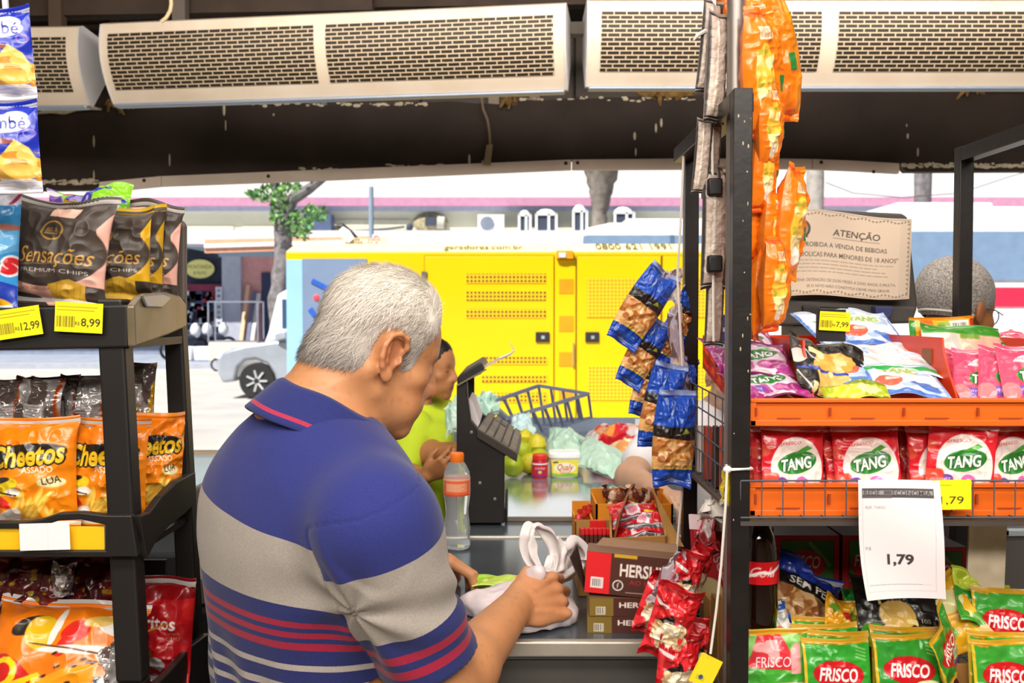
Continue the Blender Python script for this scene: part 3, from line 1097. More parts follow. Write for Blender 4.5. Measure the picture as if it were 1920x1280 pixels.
tag(MB().hexa([(fx(410), BY - 1.36, fz(470)), (fx(702), BY - 1.36, fz(461)), (fx(702), BY - 1.3, fz(461)), (fx(410), BY - 1.3, fz(470))],
    [(fx(410), BY - 1.36, fz(463)), (fx(702), BY - 1.36, fz(455)), (fx(702), BY - 1.3, fz(455)), (fx(410), BY - 1.3, fz(463))]).build('fascia_stripe', M('white_stripe', '#f4efec', 0.8), smooth=0),
 'white stripe band along the salmon shop fascia', 'stripe')
cv = Canvas(90, 0.66, '#4b5030').ell(.5, .33, .5, .33, '#3b4040').ell(.5, .33, .48, .31, '#f0ea90')
cv.text('MONTANDA', .5, .40, .13, '#6a6a30', width=.8).text('& FILHO', .5, .2, .11, '#6a6a30', width=.42)
G = []
for i in range(cv.ny):
 for j in range(cv.nx):
  u, v = j / (cv.nx - 1) * 2 - 1, i / (cv.ny - 1) * 2 - 1
  x, y = u * math.sqrt(max(0, 1 - v * v / 2)), v * math.sqrt(max(0, 1 - u * u / 2))
  G.append((x * .5, 0, y * .33))
G = np.array(G)
r0 = np.stack([G[:, 0] + 0.5, G[:, 2] + .33], 1)
ii = np.clip((r0[:, 1] / .66 * (cv.ny - 1)).round().astype(int), 0, cv.ny - 1)
jj = np.clip((r0[:, 0] * (cv.nx - 1)).round().astype(int), 0, cv.nx - 1)
colr = tolin(cv.img[ii, jj])
B2 = G.copy()
B2[:, 1] = 0.06
cb = np.tile(np.array(srgb('#555540')[:3]), (len(G), 1))
nn = len(G)
qq = [_gridq(cv.nx, cv.ny), _gridq(cv.nx, cv.ny, True, nn)]
bd = [j for j in range(cv.nx)] + [i * cv.nx + cv.nx - 1 for i in range(1, cv.ny)] + [(cv.ny - 1) * cv.nx + j for j in range(cv.nx - 2, -1, -1)] + [i * cv.nx for i in range(cv.ny - 2, 0, -1)]
qq.append(np.array([(bd[k], bd[k] + nn, bd[(k + 1) % len(bd)] + nn, bd[(k + 1) % len(bd)]) for k in range(len(bd))]))
sg = quick('shop_sign', np.vstack([G, B2]), np.vstack(qq), np.vstack([colr, cb]), VM('printed_sign', 0.6))
sg.scale = (0.95, 1, 0.95)
place(sg, (fx(369), BY + .35, fz(503)))
sg.scale = (0.95, 0.95, 0.95)
tag(sg, 'pale yellow oval shop sign on the dark blue shopfront', 'sign')
m_bike = M('dark_motorbike', '#3c4254', 0.5)
m_bw = M('white_fairing', '#e6e8ee', 0.5)
m_tyre = M('black_tyre', '#26262a', 0.8)
def motorbike(px, Y, s, label):
 o = thing('motorbike', label, 'motorbike', (fx(px) * Y / BY, Y, 0.12))
 for x in (-.5, .5):
  mb = MB()
  mb.tube([Vector((x + .27 * math.cos(a), 0, .3 + .27 * math.sin(a))) for a in np.linspace(0, 2 * math.pi, 17)[:-1]], .045, 6, closed=True)
  mb.build('wheel', m_tyre, o)
 MB().ell((0, 0, .55), (.42, .13, .2)).ell((-.28, 0, .78), (.3, .12, .07)).build('body', m_bike, o)
 MB().ell((.36, 0, .82), (.15, .16, .22)).build('fairing', m_bw, o)
 MB().tube([(.3, -.3, 1.02), (.38, 0, .98), (.3, .3, 1.02)], .02, 6).build('handlebar', m_bike, o)
 o.rotation_euler = (0, 0, s)
 return o
motorbike(346, 27.6, 0.9, 'dark motorbike parked outside the shop under the oval sign')
motorbike(374, 28.5, 1.2, 'motorbike with white fairing beside the glass food cart')
motorbike(398, 29.3, 0.7, 'motorbike parked closest to the pale blue pier')
g = random.Random(5)
mb = MB()
for i in range(70):
 x, z = g.uniform(fx(345), fx(413)), g.uniform(fz(610), fz(545))
 s = g.uniform(.04, .13)
 mb.box((x - s, BY + .3, z - s), (x + s, BY + .45, z + s * g.uniform(.5, 1.6)), mat=g.randrange(4))
tag(mb.build('shop_goods', [M('goods_red', '#a03848', 0.7), M('goods_white', '#dfe3ea', 0.7), M('goods_blue', '#4a5478', 0.7), M('goods_dark', '#2e303c', 0.7)], smooth=0),
 'jumble of small hanging goods inside the dark shopfront', 'goods', kind='stuff')
mb = MB()
for x in np.linspace(fx(346), fx(408), 9):
 mb.hexa([(x, BY + .25, fz(545)), (x + .12, BY + .25, fz(545)), (x + .12, BY + .3, fz(545)), (x, BY + .3, fz(545))], [(x, BY + .25, fz(532)), (x + .13, BY + .25, fz(532)), (x + .13, BY + .3, fz(532)), (x, BY + .3, fz(532))])
tag(mb.build('shop_pelmet', M('maroon_cloth', '#8a3850', 0.8), smooth=0), 'maroon hanging pelmet across the dark shopfront', 'pelmet')
for i, (px, w) in enumerate(((348, 1.1), (391, 1.1))):
 tag(MB().box((fx(px) * 27 / BY - w * .27, 26.6, .12), (fx(px) * 27 / BY + w * .27, 27.0, .52)).build('planter_box', m_bw, bevel=.04), ('white low box on the far kerb, closer to the snack rack', 'white low box on the far kerb, beside the food cart')[i], 'box')
o = thing('food_cart', 'pale food cart with a glass case by the far kerb', 'food cart', (fx(443) * 24.4 / BY, 24.4, 0))
w = .62
MB().box((-w, -.3, .25), (w, .3, .72)).build('cart_body', M('cart_cream', '#e8d6c4', 0.7), o, bevel=.02)
MB().box((-w * .1, -.31, .32), (w * .55, -.3, .6)).build('cart_panel', M('cart_mauve', '#b9b4cc', 0.7), o, smooth=0)
mb = MB()
for x in (-w, w):
 for y in (-.28, .28):
  mb.bar((x, y, .72), (x, y, 1.75), .03)
for z in (.74, 1.74):
 for y in (-.28, .28):
  mb.bar((-w, y, z), (w, y, z), .03)
mb.build('case_frame', M('cart_frame', '#8d94a6', 0.5), o, smooth=0)
MB().box((-w, -.27, .75), (w, -.26, 1.72)).build('case_glass', M('cart_glass', '#ffffff', 0.03, trans=1.0, ior=1.1), o, smooth=0)
for x in (-.4, .4):
 mb = MB()
 mb.tube([Vector((x, -.3, .16)) + Vector((.15 * math.cos(a), 0, .15 * math.sin(a))) for a in np.linspace(0, 6.283, 13)[:-1]], .025, 6, closed=True)
 mb.build('wheel', m_tyre, o)
for i, (px, py0, py1, c, lb) in enumerate(((463, 534, 600, '#e0b898', 'pale plank leaning on the pink wall'), (475, 545, 640, '#6e7590', 'dark pole leaning on the pink wall by the doorway'), (483, 550, 640, '#dcd8d4', 'white plank leaning on the pink wall beside the dark pole'))):
 tag(MB().bar((fx(px) - .12, BY - .45, .12), (fx(px), BY + .18, fz(py0)), .12, .05).build('leaning_plank', M('plank' + c[1:], c, 0.8), smooth=0), lb, 'plank')
cv = Canvas(16, 6.2, '#d6d9e4')
for k in range(7):
 cv.rect(.25, .3 + k * .85, .75, .75 + k * .85, '#6c7284' if k % 2 else '#8e94a6')
o = sheet('vertical_sign', cv, .2, VM('printed_sign', 0.6), thick=.03)
place(o, (fx(410), BY + .05, fz(612)))
tag(o, 'narrow vertical sign with dark squares at the shop corner', 'sign')
m_acw = M('white_condenser', '#eef0f2', 0.6)
m_acd = M('dark_louvre', '#3d4456', 0.7)
LZ = fz(438)
def condenser(px0, px1, py0, kind, label):
 x0, x1 = fx(px0), fx(px1)
 zt = fz(py0)
 o = thing('condenser_unit', label, 'air conditioner', ((x0 + x1) / 2, BY - .62, LZ + .004))
 W, H = (x1 - x0) / 2, zt - LZ
 if kind == 'fan':
  MB().box((-W, -.3, 0), (W, .3, H)).build('housing', m_acw, o, bevel=.02)
  mb = MB()
  T = Matrix.Translation((-W * .3, -.31, H * .47)) @ Matrix.Rotation(R(90), 4, 'X')
  mb.lathe([(0.001, 0), (H * .42, 0), (H * .42, .03), (H * .36, .035), (.001, .03)], 24, T=T)
  mb.build('fan_guard', M('fan_grey', '#7b8596', 0.6), o)
 else:
  MB().box((-W, -.35, 0), (W, .35, H * .72)).build('housing', m_acd, o, smooth=0)
  mb = MB()
  for x in (-W, W * .25, W):
   mb.bar((x, -.36, 0), (x, -.36, H * .74), .07)
  mb.bar((-W, -.36, H * .72), (W, -.36, H * .72), .07)
  mb.build('frame', m_acw, o, smooth=0)
  MB().lathe([(W * 1.05, H * .74), (W * .9, H * .86), (W * .5, H * .97), (.001, H)], 16, sy=.5).build('hood', m_acw, o)
 return o
condenser(898, 946, 408, 'fan', 'white fan condenser on the ledge to the left of two hooded units')
condenser(973, 993, 398, 'hood', 'small hooded condenser directly beside the white fan condenser')
condenser(1004, 1040, 396, 'hood', 'large dark louvred hooded condenser on the canopy ledge')
condenser(1071, 1095, 388, 'hood', 'slim hooded condenser beside the flaring tree trunk')
condenser(1146, 1180, 392, 'hood', 'squat condenser on the ledge just beyond the flaring trunk')
o = thing('wall_cabinet', 'dark blue cabinet on the ledge behind the tree leaves', 'cabinet', (fx(605), BY - .5, LZ))
MB().box((-.42, -.3, -.1), (.42, .3, fz(406) - LZ)).build('cabinet_body', M('navy_cabinet', '#4c5a7c', 0.7), o, smooth=0)
o = thing('wall_breach', 'ragged hole with a rusty duct in the cream upper wall', 'hole', (fx(808), BY, fz(418)))
MB().ell((0, -.05, 0), (.55, .14, .33), 16, 8).build('rubble', M('rubble_tan', '#a39a7c', 0.95, var=.4, scale=12, bump=.8, bscale=8), o)
MB().box((-.15, -.3, -.1), (.18, -.1, .16)).build('duct', m_acd, o, smooth=0)
MB().tube([(.22, -.2, 0), (.44, -.2, -.02)], .2, 12).build('pipe', M('pale_duct', '#b5b2aa', 0.8), o)
tag(MB().tube([(fx(672), BY - .4, fz(435)), (fx(730), BY - .4, fz(431)), (fx(762), BY - .4, fz(427))], .035, 6).build('conduit', m_acd), 'dark conduit slanting along the cream wall by the street pole', 'conduit')
tag(MB().ell((fx(772), BY - .55, fz(429)), (.11, .12, .13)).build('floodlight', m_acd), 'small dark floodlight at the end of the slanting conduit', 'floodlight')
tag(MB().add([(fx(410), BY - .6, fz(453)), (fx(452), BY - .6, fz(453)), (fx(452), BY - .6, fz(442)), (fx(452), BY - .3, fz(453)), (fx(410), BY - .3, fz(453)), (fx(452), BY - .3, fz(442))], [(0, 1, 2), (4, 5, 3), (0, 2, 5, 4), (0, 4, 3, 1), (1, 3, 5, 2)]).build('wedge_lamp', m_acd, smooth=0),
 'dark wedge shaped lamp on the ledge above the oval sign', 'lamp')
o = thing('street_pole', 'slim blue grey street pole behind the grey haired man', 'pole', (fx(697) * 19 / BY, 19, 0))
MB().tube([(0, 0, 0), (0, 0, P(697, 350, 19).z)], .05, 10).build('pole_shaft', M('blue_grey_paint', '#8c9cb0', 0.6), o)
cv = Canvas(30, 2.0, '#f2ecee').rect(0, 0, 1, 2, '#f2ecee').ring(.5, 1.45, .34, .34, .16, '#b84868').ring(.5, .6, .34, .34, .16, '#b84868').text('E', .5, 1.45, .34, '#3a3a40').line([(.3, 1.7), (.7, 1.2)], .1, '#b84868').text('E', .5, .6, .3, '#3a3a40')
s = sheet('sign_plate', cv, .16, VM('printed_sign', 0.6), o, thick=.01)
p = P(706, 470, 18.9)
s.location = (p.x - o.location.x, -.1, p.z)
def trunk(name, label, pts, rad, mat, leaves=None, seed=0):
 o = thing(name, label, 'tree', (pts[0][0], pts[0][1], 0))
 mb = MB()
 g = random.Random(seed)
 fine, fr = [], []
 for (p, q), (r0, r1) in zip(zip(pts[:-1], pts[1:]), zip(rad[:-1], rad[1:])):
  for k in range(4):
   t = k / 4
   fine.append(Vector(p).lerp(Vector(q), t) + Vector((g.uniform(-.02, .02), 0, 0)))
   fr.append((r0 + (r1 - r0) * t) * g.uniform(.94, 1.06))
 fine.append(Vector(pts[-1]))
 fr.append(rad[-1])
 mb.tube(fine, fr, 14)
 mb.build('trunk', mat, o, True)
 return o
m_bark = M('grey_bark', '#8f8a8c', 0.95, var=.35, scale=7, col2='#5d585c', bump=.7, bscale=9)
m_bark2 = M('brown_bark', '#9a9088', 0.95, var=.35, scale=6, col2='#6e665f', bump=.7, bscale=9)
TY = 22
tree = trunk('street_tree', 'leafy street tree with a grey forked trunk beside the grey car', [P(520, 706, TY), P(524, 640, TY), P(521, 560, TY), P(533, 470, TY), P(530, 420, TY)], [.3, .24, .21, .21, .2], m_bark, seed=1)
MB().tube([P(x, y, TY) for x, y in ((531, 425), (534, 400), (550, 372), (578, 355), (610, 330), (640, 280))], [.17, .16, .14, .12, .1, .08], 10).build('branch', m_bark, tree, True)
MB().tube([P(x, y, TY) for x, y in ((528, 430), (525, 400), (520, 360), (505, 310))], [.16, .14, .12, .1], 10).build('branch', m_bark, tree, True)
g = random.Random(12)
V, Q, Cc = [], [], []
def leafcloud(cx, cy, rx, ry, n, seed):
 g = random.Random(seed)
 for _ in range(n):
  a, rr = g.uniform(0, 6.283), math.sqrt(g.random())
  c = P(cx + rx * rr * math.cos(a), cy + ry * rr * math.sin(a), TY + g.uniform(-.8, .7))
  s = g.uniform(.05, .1)
  u = Vector((g.uniform(-1, 1), g.uniform(-1, 1), g.uniform(-1, 1))).normalized()
  v = u.cross(Vector((g.uniform(-1, 1), g.uniform(-1, 1), g.uniform(-1, 1)))).normalized()
  k = len(V)
  V.extend([c - u * s, c + v * s * .5, c + u * s, c - v * s * .5])
  Q.append((k, k + 1, k + 2, k + 3))
  col = srgb(g.choice(('#5c8a4c', '#78a860', '#3f6e3c', '#94c070', '#5a8050')))[:3]
  Cc.extend([col] * 4)
for a in ((500, 362, 30, 16, 160, 1), (525, 385, 16, 40, 170, 2), (470, 362, 12, 6, 30, 9), (560, 420, 26, 26, 170, 3), (590, 400, 22, 18, 110, 4), (545, 350, 20, 10, 60, 5), (520, 250, 90, 60, 500, 6), (640, 230, 60, 50, 250, 7), (568, 440, 18, 10, 40, 8), (515, 405, 8, 20, 40, 10)):
 leafcloud(*a)
quick('foliage', V, Q, np.array(Cc), VM('leaf', 0.6, spec=.3), tree, True, smooth=False)
trunk('street_tree', 'thick brown trunk flaring upwards behind the yellow generator', [P(1124, 706, TY), P(1122, 520, TY), P(1122, 440, TY), P(1124, 400, TY), P(1126, 370, TY), P(1127, 335, TY), P(1128, 290, TY)], [.24, .2, .2, .17, .23, .36, .5], m_bark2, seed=3)
trunk('street_tree', 'straight pale trunk standing behind the black monitor back', [P(1530, 706, TY), P(1530, 480, TY), P(1529, 300, TY)], [.22, .2, .19], M('pale_bark', '#a9a29c', 0.95, var=.2, scale=7), seed=4)
trunk('street_tree', 'mottled pale trunk behind the white roof of the red bus', [P(1729, 706, TY), P(1729, 480, TY), P(1731, 290, TY)], [.2, .18, .2], m_bark, seed=5)
tag(MB().tube([P(1548, 342, 21), P(1600, 362, 21), P(1690, 370, 21), P(1800, 362, 21), P(1890, 332, 21), P(1950, 315, 21)], .012, 5).build('overhead_wire', M('black_wire', '#50525c', 0.7)), 'thin overhead wire sagging across the white facade', 'wire')
                # --- yellow generator container
GY = 9.0
m_yel = M('generator_yellow', '#f7c800', 0.4, var=0.03, scale=1.5)
m_yel_in = M('pocket_ochre', '#d99a10', 0.5)
m_seam = M('panel_gap', '#6b5200', 0.7)
m_ltblue = M('sky_blue_panel', '#9fd0ee', 0.5, var=.03)
m_grblue = M('grey_blue_panel', '#8094b4', 0.5, var=.04)
def gx(px):
 return (px - 960) / FPX * GY
def gz(py):
 return P(960, py, GY).z
def vent_mat(name, hole, bar, bw, rh, ms):
 m = bpy.data.materials.new(name)
 m.use_nodes = True
 nt = m.node_tree
 bs = nt.nodes['Principled BSDF']
 tc = nt.nodes.new('ShaderNodeTexCoord')
 mp = nt.nodes.new('ShaderNodeMapping')
 mp.inputs['Rotation'].default_value = (R(90), 0, 0)
 br = nt.nodes.new('ShaderNodeTexBrick')
 br.offset = 0.0
 br.inputs['Color1'].default_value = srgb(hole)
 br.inputs['Color2'].default_value = srgb(hole)
 br.inputs['Mortar'].default_value = srgb(bar)
 br.inputs['Scale'].default_value = 1
 br.inputs['Mortar Size'].default_value = ms
 br.inputs['Brick Width'].default_value = bw
 br.inputs['Row Height'].default_value = rh
 nt.links.new(tc.outputs['Object'], mp.inputs['Vector'])
 nt.links.new(mp.outputs['Vector'], br.inputs['Vector'])
 nt.links.new(br.outputs['Color'], bs.inputs['Base Color'])
 bs.inputs['Roughness'].default_value = .6
 return m
m_vent = vent_mat('vent_mesh_dark', '#5a3c08', '#f0c000', .036, .036, .008)
m_vent2 = vent_mat('vent_mesh_ochre', '#c89410', '#f7cc10', .034, .034, .0065)
gen = thing('generator_container', 'big bright yellow generator container standing in the street', 'generator', (0, GY, 0))
zt = gz(472)
MB().box((gx(537), GY, .3), (gx(1420), GY + 1.7, zt)).build('body', m_yel, gen, True, smooth=0, bevel=.01)
MB().hexa([(gx(537), GY, zt), (gx(1420), GY, zt), (gx(1420), GY + 1.7, zt), (gx(537), GY + 1.7, zt)],
   [(gx(545), GY + .25, zt + .09), (gx(1415), GY + .25, zt + .09), (gx(1415), GY + 1.4, zt + .09), (gx(545), GY + 1.4, zt + .09)]).build('roof', M('pale_roof', '#f3e7ae', 0.5), gen, True, smooth=0)
MB().box((gx(560), GY + .1, 0), (gx(1400), GY + 1.6, .3)).build('skid', M('skid_dark', '#4a4a4e', 0.7), gen, True, smooth=0)
MB().box((gx(538), GY - .012, .32), (gx(568), GY, gz(487))).build('corner_panel', m_ltblue, gen, True, smooth=0)
o = MB().box((gx(568), GY - .01, .32), (gx(688), GY, gz(485))).build('side_panel', m_grblue, gen, True, smooth=0)
mb = MB().bar((gx(586), GY - .014, gz(526)), (gx(625), GY - .014, gz(546)), .01, .045).bar((gx(582), GY - .014, gz(579)), (gx(592), GY - .014, gz(592)), .01, .05)
mb.build('blue_mark', M('marking_blue', '#2f62c8', 0.5), gen, True, smooth=0)
MB().ell((gx(594), GY - .012, gz(558)), (.03, .008, .032)).build('red_dot', M('marking_red', '#f05060', 0.5), gen, True)
def genpanel(x0, x1, y0, y1, name='door_panel'):
 d = MB().box((gx(x0), GY - .016, gz(y1)), (gx(x1), GY + .01, gz(y0))).build(name, m_yel, gen, True, smooth=0, bevel=.004)
 mb = MB()
 for a, b_ in (((x0 - 1.5, y0 - 1.5), (x1 + 1.5, y0)), ((x0 - 1.5, y0), (x0, y1)), ((x1, y0), (x1 + 1.5, y1))):
  mb.box((gx(a[0]), GY - .006, gz(b_[1])), (gx(b_[0]), GY + .002, gz(a[1])))
 mb.build('door_gap', m_seam, gen, True, smooth=0)
genpanel(797, 1038, 480, 830)
genpanel(1082, 1238, 480, 830)
genpanel(1242, 1405, 480, 830)
MB().box((gx(1042), GY - .012, gz(830)), (gx(1079), GY + .01, gz(487))).build('centre_column', m_yel, gen, True, smooth=0, bevel=.004)
def vent(x0, x1, y0, y1, mt=None):
 MB().box((gx(x0), GY - .021, gz(y1)), (gx(x1), GY - .012, gz(y0))).build('vent_grille', mt or m_vent, gen, True, smooth=0)
for y0, y1 in ((513, 531), (546, 563), (579, 596)):
 vent(874, 1023, y0, y1)
for y0, y1 in ((669, 683), (702, 716), (736, 754)):
 vent(904, 1026, y0, y1)
vent(1100, 1224, 521, 595, m_vent2)
vent(1102, 1200, 686, 750, m_vent2)
vent(1272, 1380, 521, 595, m_vent2)
vent(1272, 1360, 686, 750, m_vent2)
for y0, y1 in ((523, 550), (592, 621), (660, 686), (728, 752)):
 MB().box((gx(1048), GY - .016, gz(y1)), (gx(1075), GY - .010, gz(y0))).build('lift_pocket', m_yel_in, gen, True, smooth=0)
MB().box((gx(1073), GY - .03, gz(686)), (gx(1076), GY - .01, gz(642))).build('rod', M('grey_rod', '#b8a060', 0.5), gen, True, smooth=0)
m_latch = M('black_latch', '#30302e', 0.5)
for x0 in (1004, 1097):
 h = MB().box((gx(x0), GY - .03, gz(641)), (gx(x0 + 26), GY - .014, gz(622))).build('latch', m_latch, gen, True, smooth=0, bevel=.004)
 MB().box((gx(x0 + 11), GY - .036, gz(635)), (gx(x0 + 17), GY - .03, gz(629))).build('lock', M('lock_chrome', '#d6dadc', 0.3, metal=.7), gen, True, smooth=0)
MB().box((gx(791), GY - .03, gz(521)), (gx(801), GY - .01, gz(509))).build('hinge', M('hinge_grey', '#6e6a62', 0.5), gen, True, smooth=0)
MB().box((gx(1043), GY - .05, gz(485)), (gx(1074), GY + .05, gz(470))).build('roof_bracket', m_yel_in, gen, True, smooth=0)
MB().box((gx(1047), GY - .06, gz(483)), (gx(1060), GY - .045, gz(474))).build('bracket_plate', M('hinge_white', '#d8dce4', 0.5), gen, True, smooth=0)
def letters(s, x0, x1, py, h, name, col):
 v, t = text_tris(s, 0, .012)
 lo, hi = v.min(0), v.max(0)
 xs = gx(x0) + (v[:, 0] - lo[0]) / (hi[0] - lo[0]) * (gx(x1) - gx(x0))
 zz = v[:, 1] / .72 * h
 Vv = np.stack([xs, GY + .06 + zz * .94 - .004, zt + .022 + zz * .34 + .008], 1)
 quick(name, Vv, t, None, M('letter_grey', col, 0.7), gen, True, smooth=False)
letters('geradores.com.br', 832, 980, 470, .16, 'lettering', '#77683a')
letters('0800 621 1991', 1118, 1262, 466, .19, 'lettering', '#5d5640')
mb = MB()
for i in range(14):
 x = gx(650 + i * 5)
 mb.bar((x, GY + .5, zt + .08), (x, GY + .5, zt + .17), .008)
for z in (.1, .135, .165):
 mb.bar((gx(648), GY + .5, zt + z), (gx(718), GY + .5, zt + z), .008)
mb.build('roof_guard', M('guard_cream', '#e8d8b0', 0.6), gen, True, smooth=0)
o = thing('exhaust_pipe', 'bent black and white exhaust pipe leaning on the generator roof', 'exhaust pipe', P(672, 468, GY + .6))
MB().tube([P(x, y, GY + .6) for x, y in ((676, 474), (668, 462), (656, 447))], [.085, .075, .06], 12).build('pipe_foot', M('exhaust_brown', '#6b5848', 0.6), o, True)
MB().tube([P(x, y, GY + .58) for x, y in ((660, 452), (648, 438), (640, 429))], [.05, .055, .035], 12).build('pipe_cover', M('exhaust_white', '#f2eef0', 0.5), o, True)
MB().tube([P(x, y, GY + .6) for x, y in ((664, 450), (652, 436), (640, 424), (632, 424))], [.05, .045, .035, .02], 12).build('pipe_top', M('exhaust_black', '#2c2828', 0.5), o, True)
                # --- vehicles
m_glass = M('vehicle_glass', '#7f98b8', 0.08, spec=.8)
def extr(mb, prof, y0, y1, tuck=0.0):
 """side outline (x, z) extruded across the vehicle"""
 mb.prism(prof, y0, y1, 'y')
 return mb
def wheel(parent, x, y, r, hub):
 w_ = MB()
 T = Matrix.Translation((x, y, r)) @ Matrix.Rotation(R(90), 4, 'X')
 w_.lathe([(r * .62, -.1), (r * .95, -.1), (r, -.06), (r, .06), (r * .95, .1), (r * .62, .1)], 28, T=T)
 o = w_.build('wheel', m_tyre, parent)
 h = MB()
 h.lathe([(.001, .07), (r * .2, .075), (r * .22, .06), (r * .6, .05), (r * .64, .1), (r * .64, -.08), (.001, -.08)], 28, T=T)
 h.build('hub', hub, o)
 for k in range(7):
  a = k * 2 * math.pi / 7
  s = MB().bar((x + r * .15 * math.cos(a), y - .085, r + r * .15 * math.sin(a)), (x + r * .6 * math.cos(a), y - .1, r + r * .6 * math.sin(a)), .05, .03)
  s.build('spoke', M('spoke_silver', '#e4e6ea', 0.35, metal=.5), o)
m_silver = M('silver_paint', '#a9b0bc', 0.25, metal=.25, coat=.5)
m_whitecar = M('white_paint', '#eef0f4', 0.3, coat=.4)
CY = 16.4
x0 = P(405, 700, CY).x
car = thing('parked_car', 'silver grey hatchback parked behind the yellow generator', 'car', (x0, CY, 0))
body = [(.02, .45), (.0, .62), (.1, .8), (.5, .93), (1.0, 1.0), (3.75, 1.0), (3.95, .92), (4.02, .55), (3.95, .28), (3.5, .25), (3.46, .42), (3.36, .58), (3.18, .66), (2.98, .66), (2.82, .58), (2.72, .42), (2.68, .25),
  (1.02, .25), (.99, .42), (.88, .6), (.68, .68), (.5, .66), (.38, .55), (.32, .3), (.1, .27)]
mb = extr(MB(), body, 0, 1.7)
mb.build('body', m_silver, car, smooth=30, bevel=.05)
cab = [(.82, .95), (1.5, 1.36), (1.9, 1.47), (3.0, 1.47), (3.6, 1.25), (3.85, .98)]
mb = MB()
n = len(cab)
vs = [(x, .08 + (z - .95) * .25, z) for x, z in cab] + [(x, 1.62 - (z - .95) * .25, z) for x, z in cab]
mb.add(vs, [tuple(range(n))[::-1], tuple(range(n, 2 * n))] + [(i, (i + 1) % n, n + (i + 1) % n, n + i) for i in range(n)])
mb.build('cabin', m_silver, car, smooth=30, bevel=.04)
def slant(pts, off):
 return [(x, .08 + (z - .95) * .25 - off, z) for x, z in pts]
for pts in ([(1.12, 1.02), (1.58, 1.32), (2.2, 1.4), (2.2, 1.02)], [(2.3, 1.02), (2.3, 1.4), (3.0, 1.39), (3.45, 1.2), (3.5, 1.02)]):
 MB().add(slant(pts, .012) + slant(pts, -.01), [(0, 1, 2, 3)[:len(pts)] if len(pts) == 4 else (0, 1, 2, 3, 4), tuple(range(len(pts), 2 * len(pts)))[::-1]]).build('window', m_glass, car, smooth=0)
MB().ell((.14, .06, .72), (.17, .05, .07)).build('headlight', M('lamp_glass', '#e8eef4', 0.1), car)
wheel(car, .70, .08, .31, M('hub_silver', '#b9bec8', 0.4, metal=.4))
wheel(car, 3.08, .08, .31, M('hub_silver', '#b9bec8', 0.4, metal=.4))
MB().bar((1.05, .0, 1.05), (1.25, -.1, 1.1), .12, .12).build('wing_mirror', m_silver, car, bevel=.02)
VY = 20.0
x0 = P(492, 660, VY).x
van = thing('white_van', 'white van parked behind the silver car', 'van', (x0, VY, 0))
vp = [(0, .4), (.02, .8), (.12, 1.05), (.32, 1.85), (.6, 2.0), (4.3, 2.0), (4.4, 1.8), (4.4, .4)]
extr(MB(), vp, 0, 1.7).build('body', m_whitecar, van, smooth=30, bevel=.05)
MB().box((.42, -.01, 1.15), (1.2, .01, 1.75)).build('window', M('van_glass', '#3d5878', 0.1), van, smooth=0)
for x in (.8, 3.6):
 wheel(van, x, .08, .32, M('hub_silver', '#b9bec8', 0.4, metal=.4))
def bus(name, label, x0, Y, L, zt, zw0, zw1, low, skirt, front_round=True):
 o = thing(name, label, 'bus', (x0, Y, 0))
 pr = [(0, .35), (0, zw0), (.12, zt - .32), (.35, zt - .08), (.7, zt), (L, zt), (L, .35)]
 extr(MB(), pr, 0, 2.4).build('body', m_whitecar, o, smooth=30, bevel=.06)
 MB().box((.28, -.02, zw0), (L - .1, .01, zw1)).build('window_band', m_glass, o, smooth=0)
 k = int(L / 1.35)
 mb = MB()
 for i in range(1, k):
  x = .28 + i * 1.35
  w_ = MB().box((x - .03, -.03, zw0), (x + .03, .0, zw1))
  w_.build('window_pillar', M('pillar_grey', '#5d6f8c', 0.4), o, smooth=0)
 if skirt:
  MB().box((0.02, -.015, low), (L, .01, zw0 - .1)).build('red_stripe', M('bus_red', skirt, 0.35), o, smooth=0)
 for x in (1.6, L - 2.2):
  wheel(o, x, .1, .46, M('hub_silver', '#b9bec8', 0.4, metal=.4))
 MB().box((1.0, .6, zt), (2.4, 1.8, zt + .12)).build('roof_unit', m_whitecar, o, bevel=.04)
 return o
b1_ = bus('white_bus', 'white bus with rounded nose behind the yellow generator', P(1058, 500, 14.6).x, 14.6, 3.6, P(0, 417, 14.6).z, P(0, 500, 14.6).z, P(0, 441, 14.6).z, .8, None)
b2_ = bus('city_bus', 'white city bus with a red side stripe behind the hair net', P(1575, 500, 13.2).x, 13.2, 6.0, P(0, 386, 13.2).z, P(0, 525, 13.2).z, P(0, 434, 13.2).z, P(0, 575, 13.2).z, '#f03050')
                # --- helpers for things seen from the shop side
def slab(mb, pts, Y, d, mat=None):
 """outline on the plane at distance Y, given in photograph points, with thickness d"""
 pr = [(lambda p: (p.x, p.z))(P(x, y, Y)) for x, y in pts]
 return mb.prism(pr, Y, Y + d, 'y', mat=mat)
def PX(px, py, X):
 return P(px, py, X * FPX / (px - 960))
def sideslab(mb, pts, X, d, mat=None):
 pr = [(lambda p: (p.y, p.z))(PX(x, y, X)) for x, y in pts]
 return mb.prism(pr, X, X + d, 'x', mat=mat)
film = VM('printed_film', 0.3, coat=0.25, bump=0.12, bscale=55)
film_shiny = VM('shiny_film', 0.2, coat=0.5, bump=0.2, bscale=60, metal=0.35)
film_matt = VM('matt_film', 0.45, bump=0.12, bscale=50)
paper = VM('printed_paper', 0.8)
card = VM('printed_card', 0.55)
glossp = VM('glossy_print', 0.25, coat=0.4)
def put(o, name_label, cat, loc, rot=(0, 0, 0), group=None, scale=None):
 tag(o, name_label, cat, group)
 return place(o, loc, rot, scale)
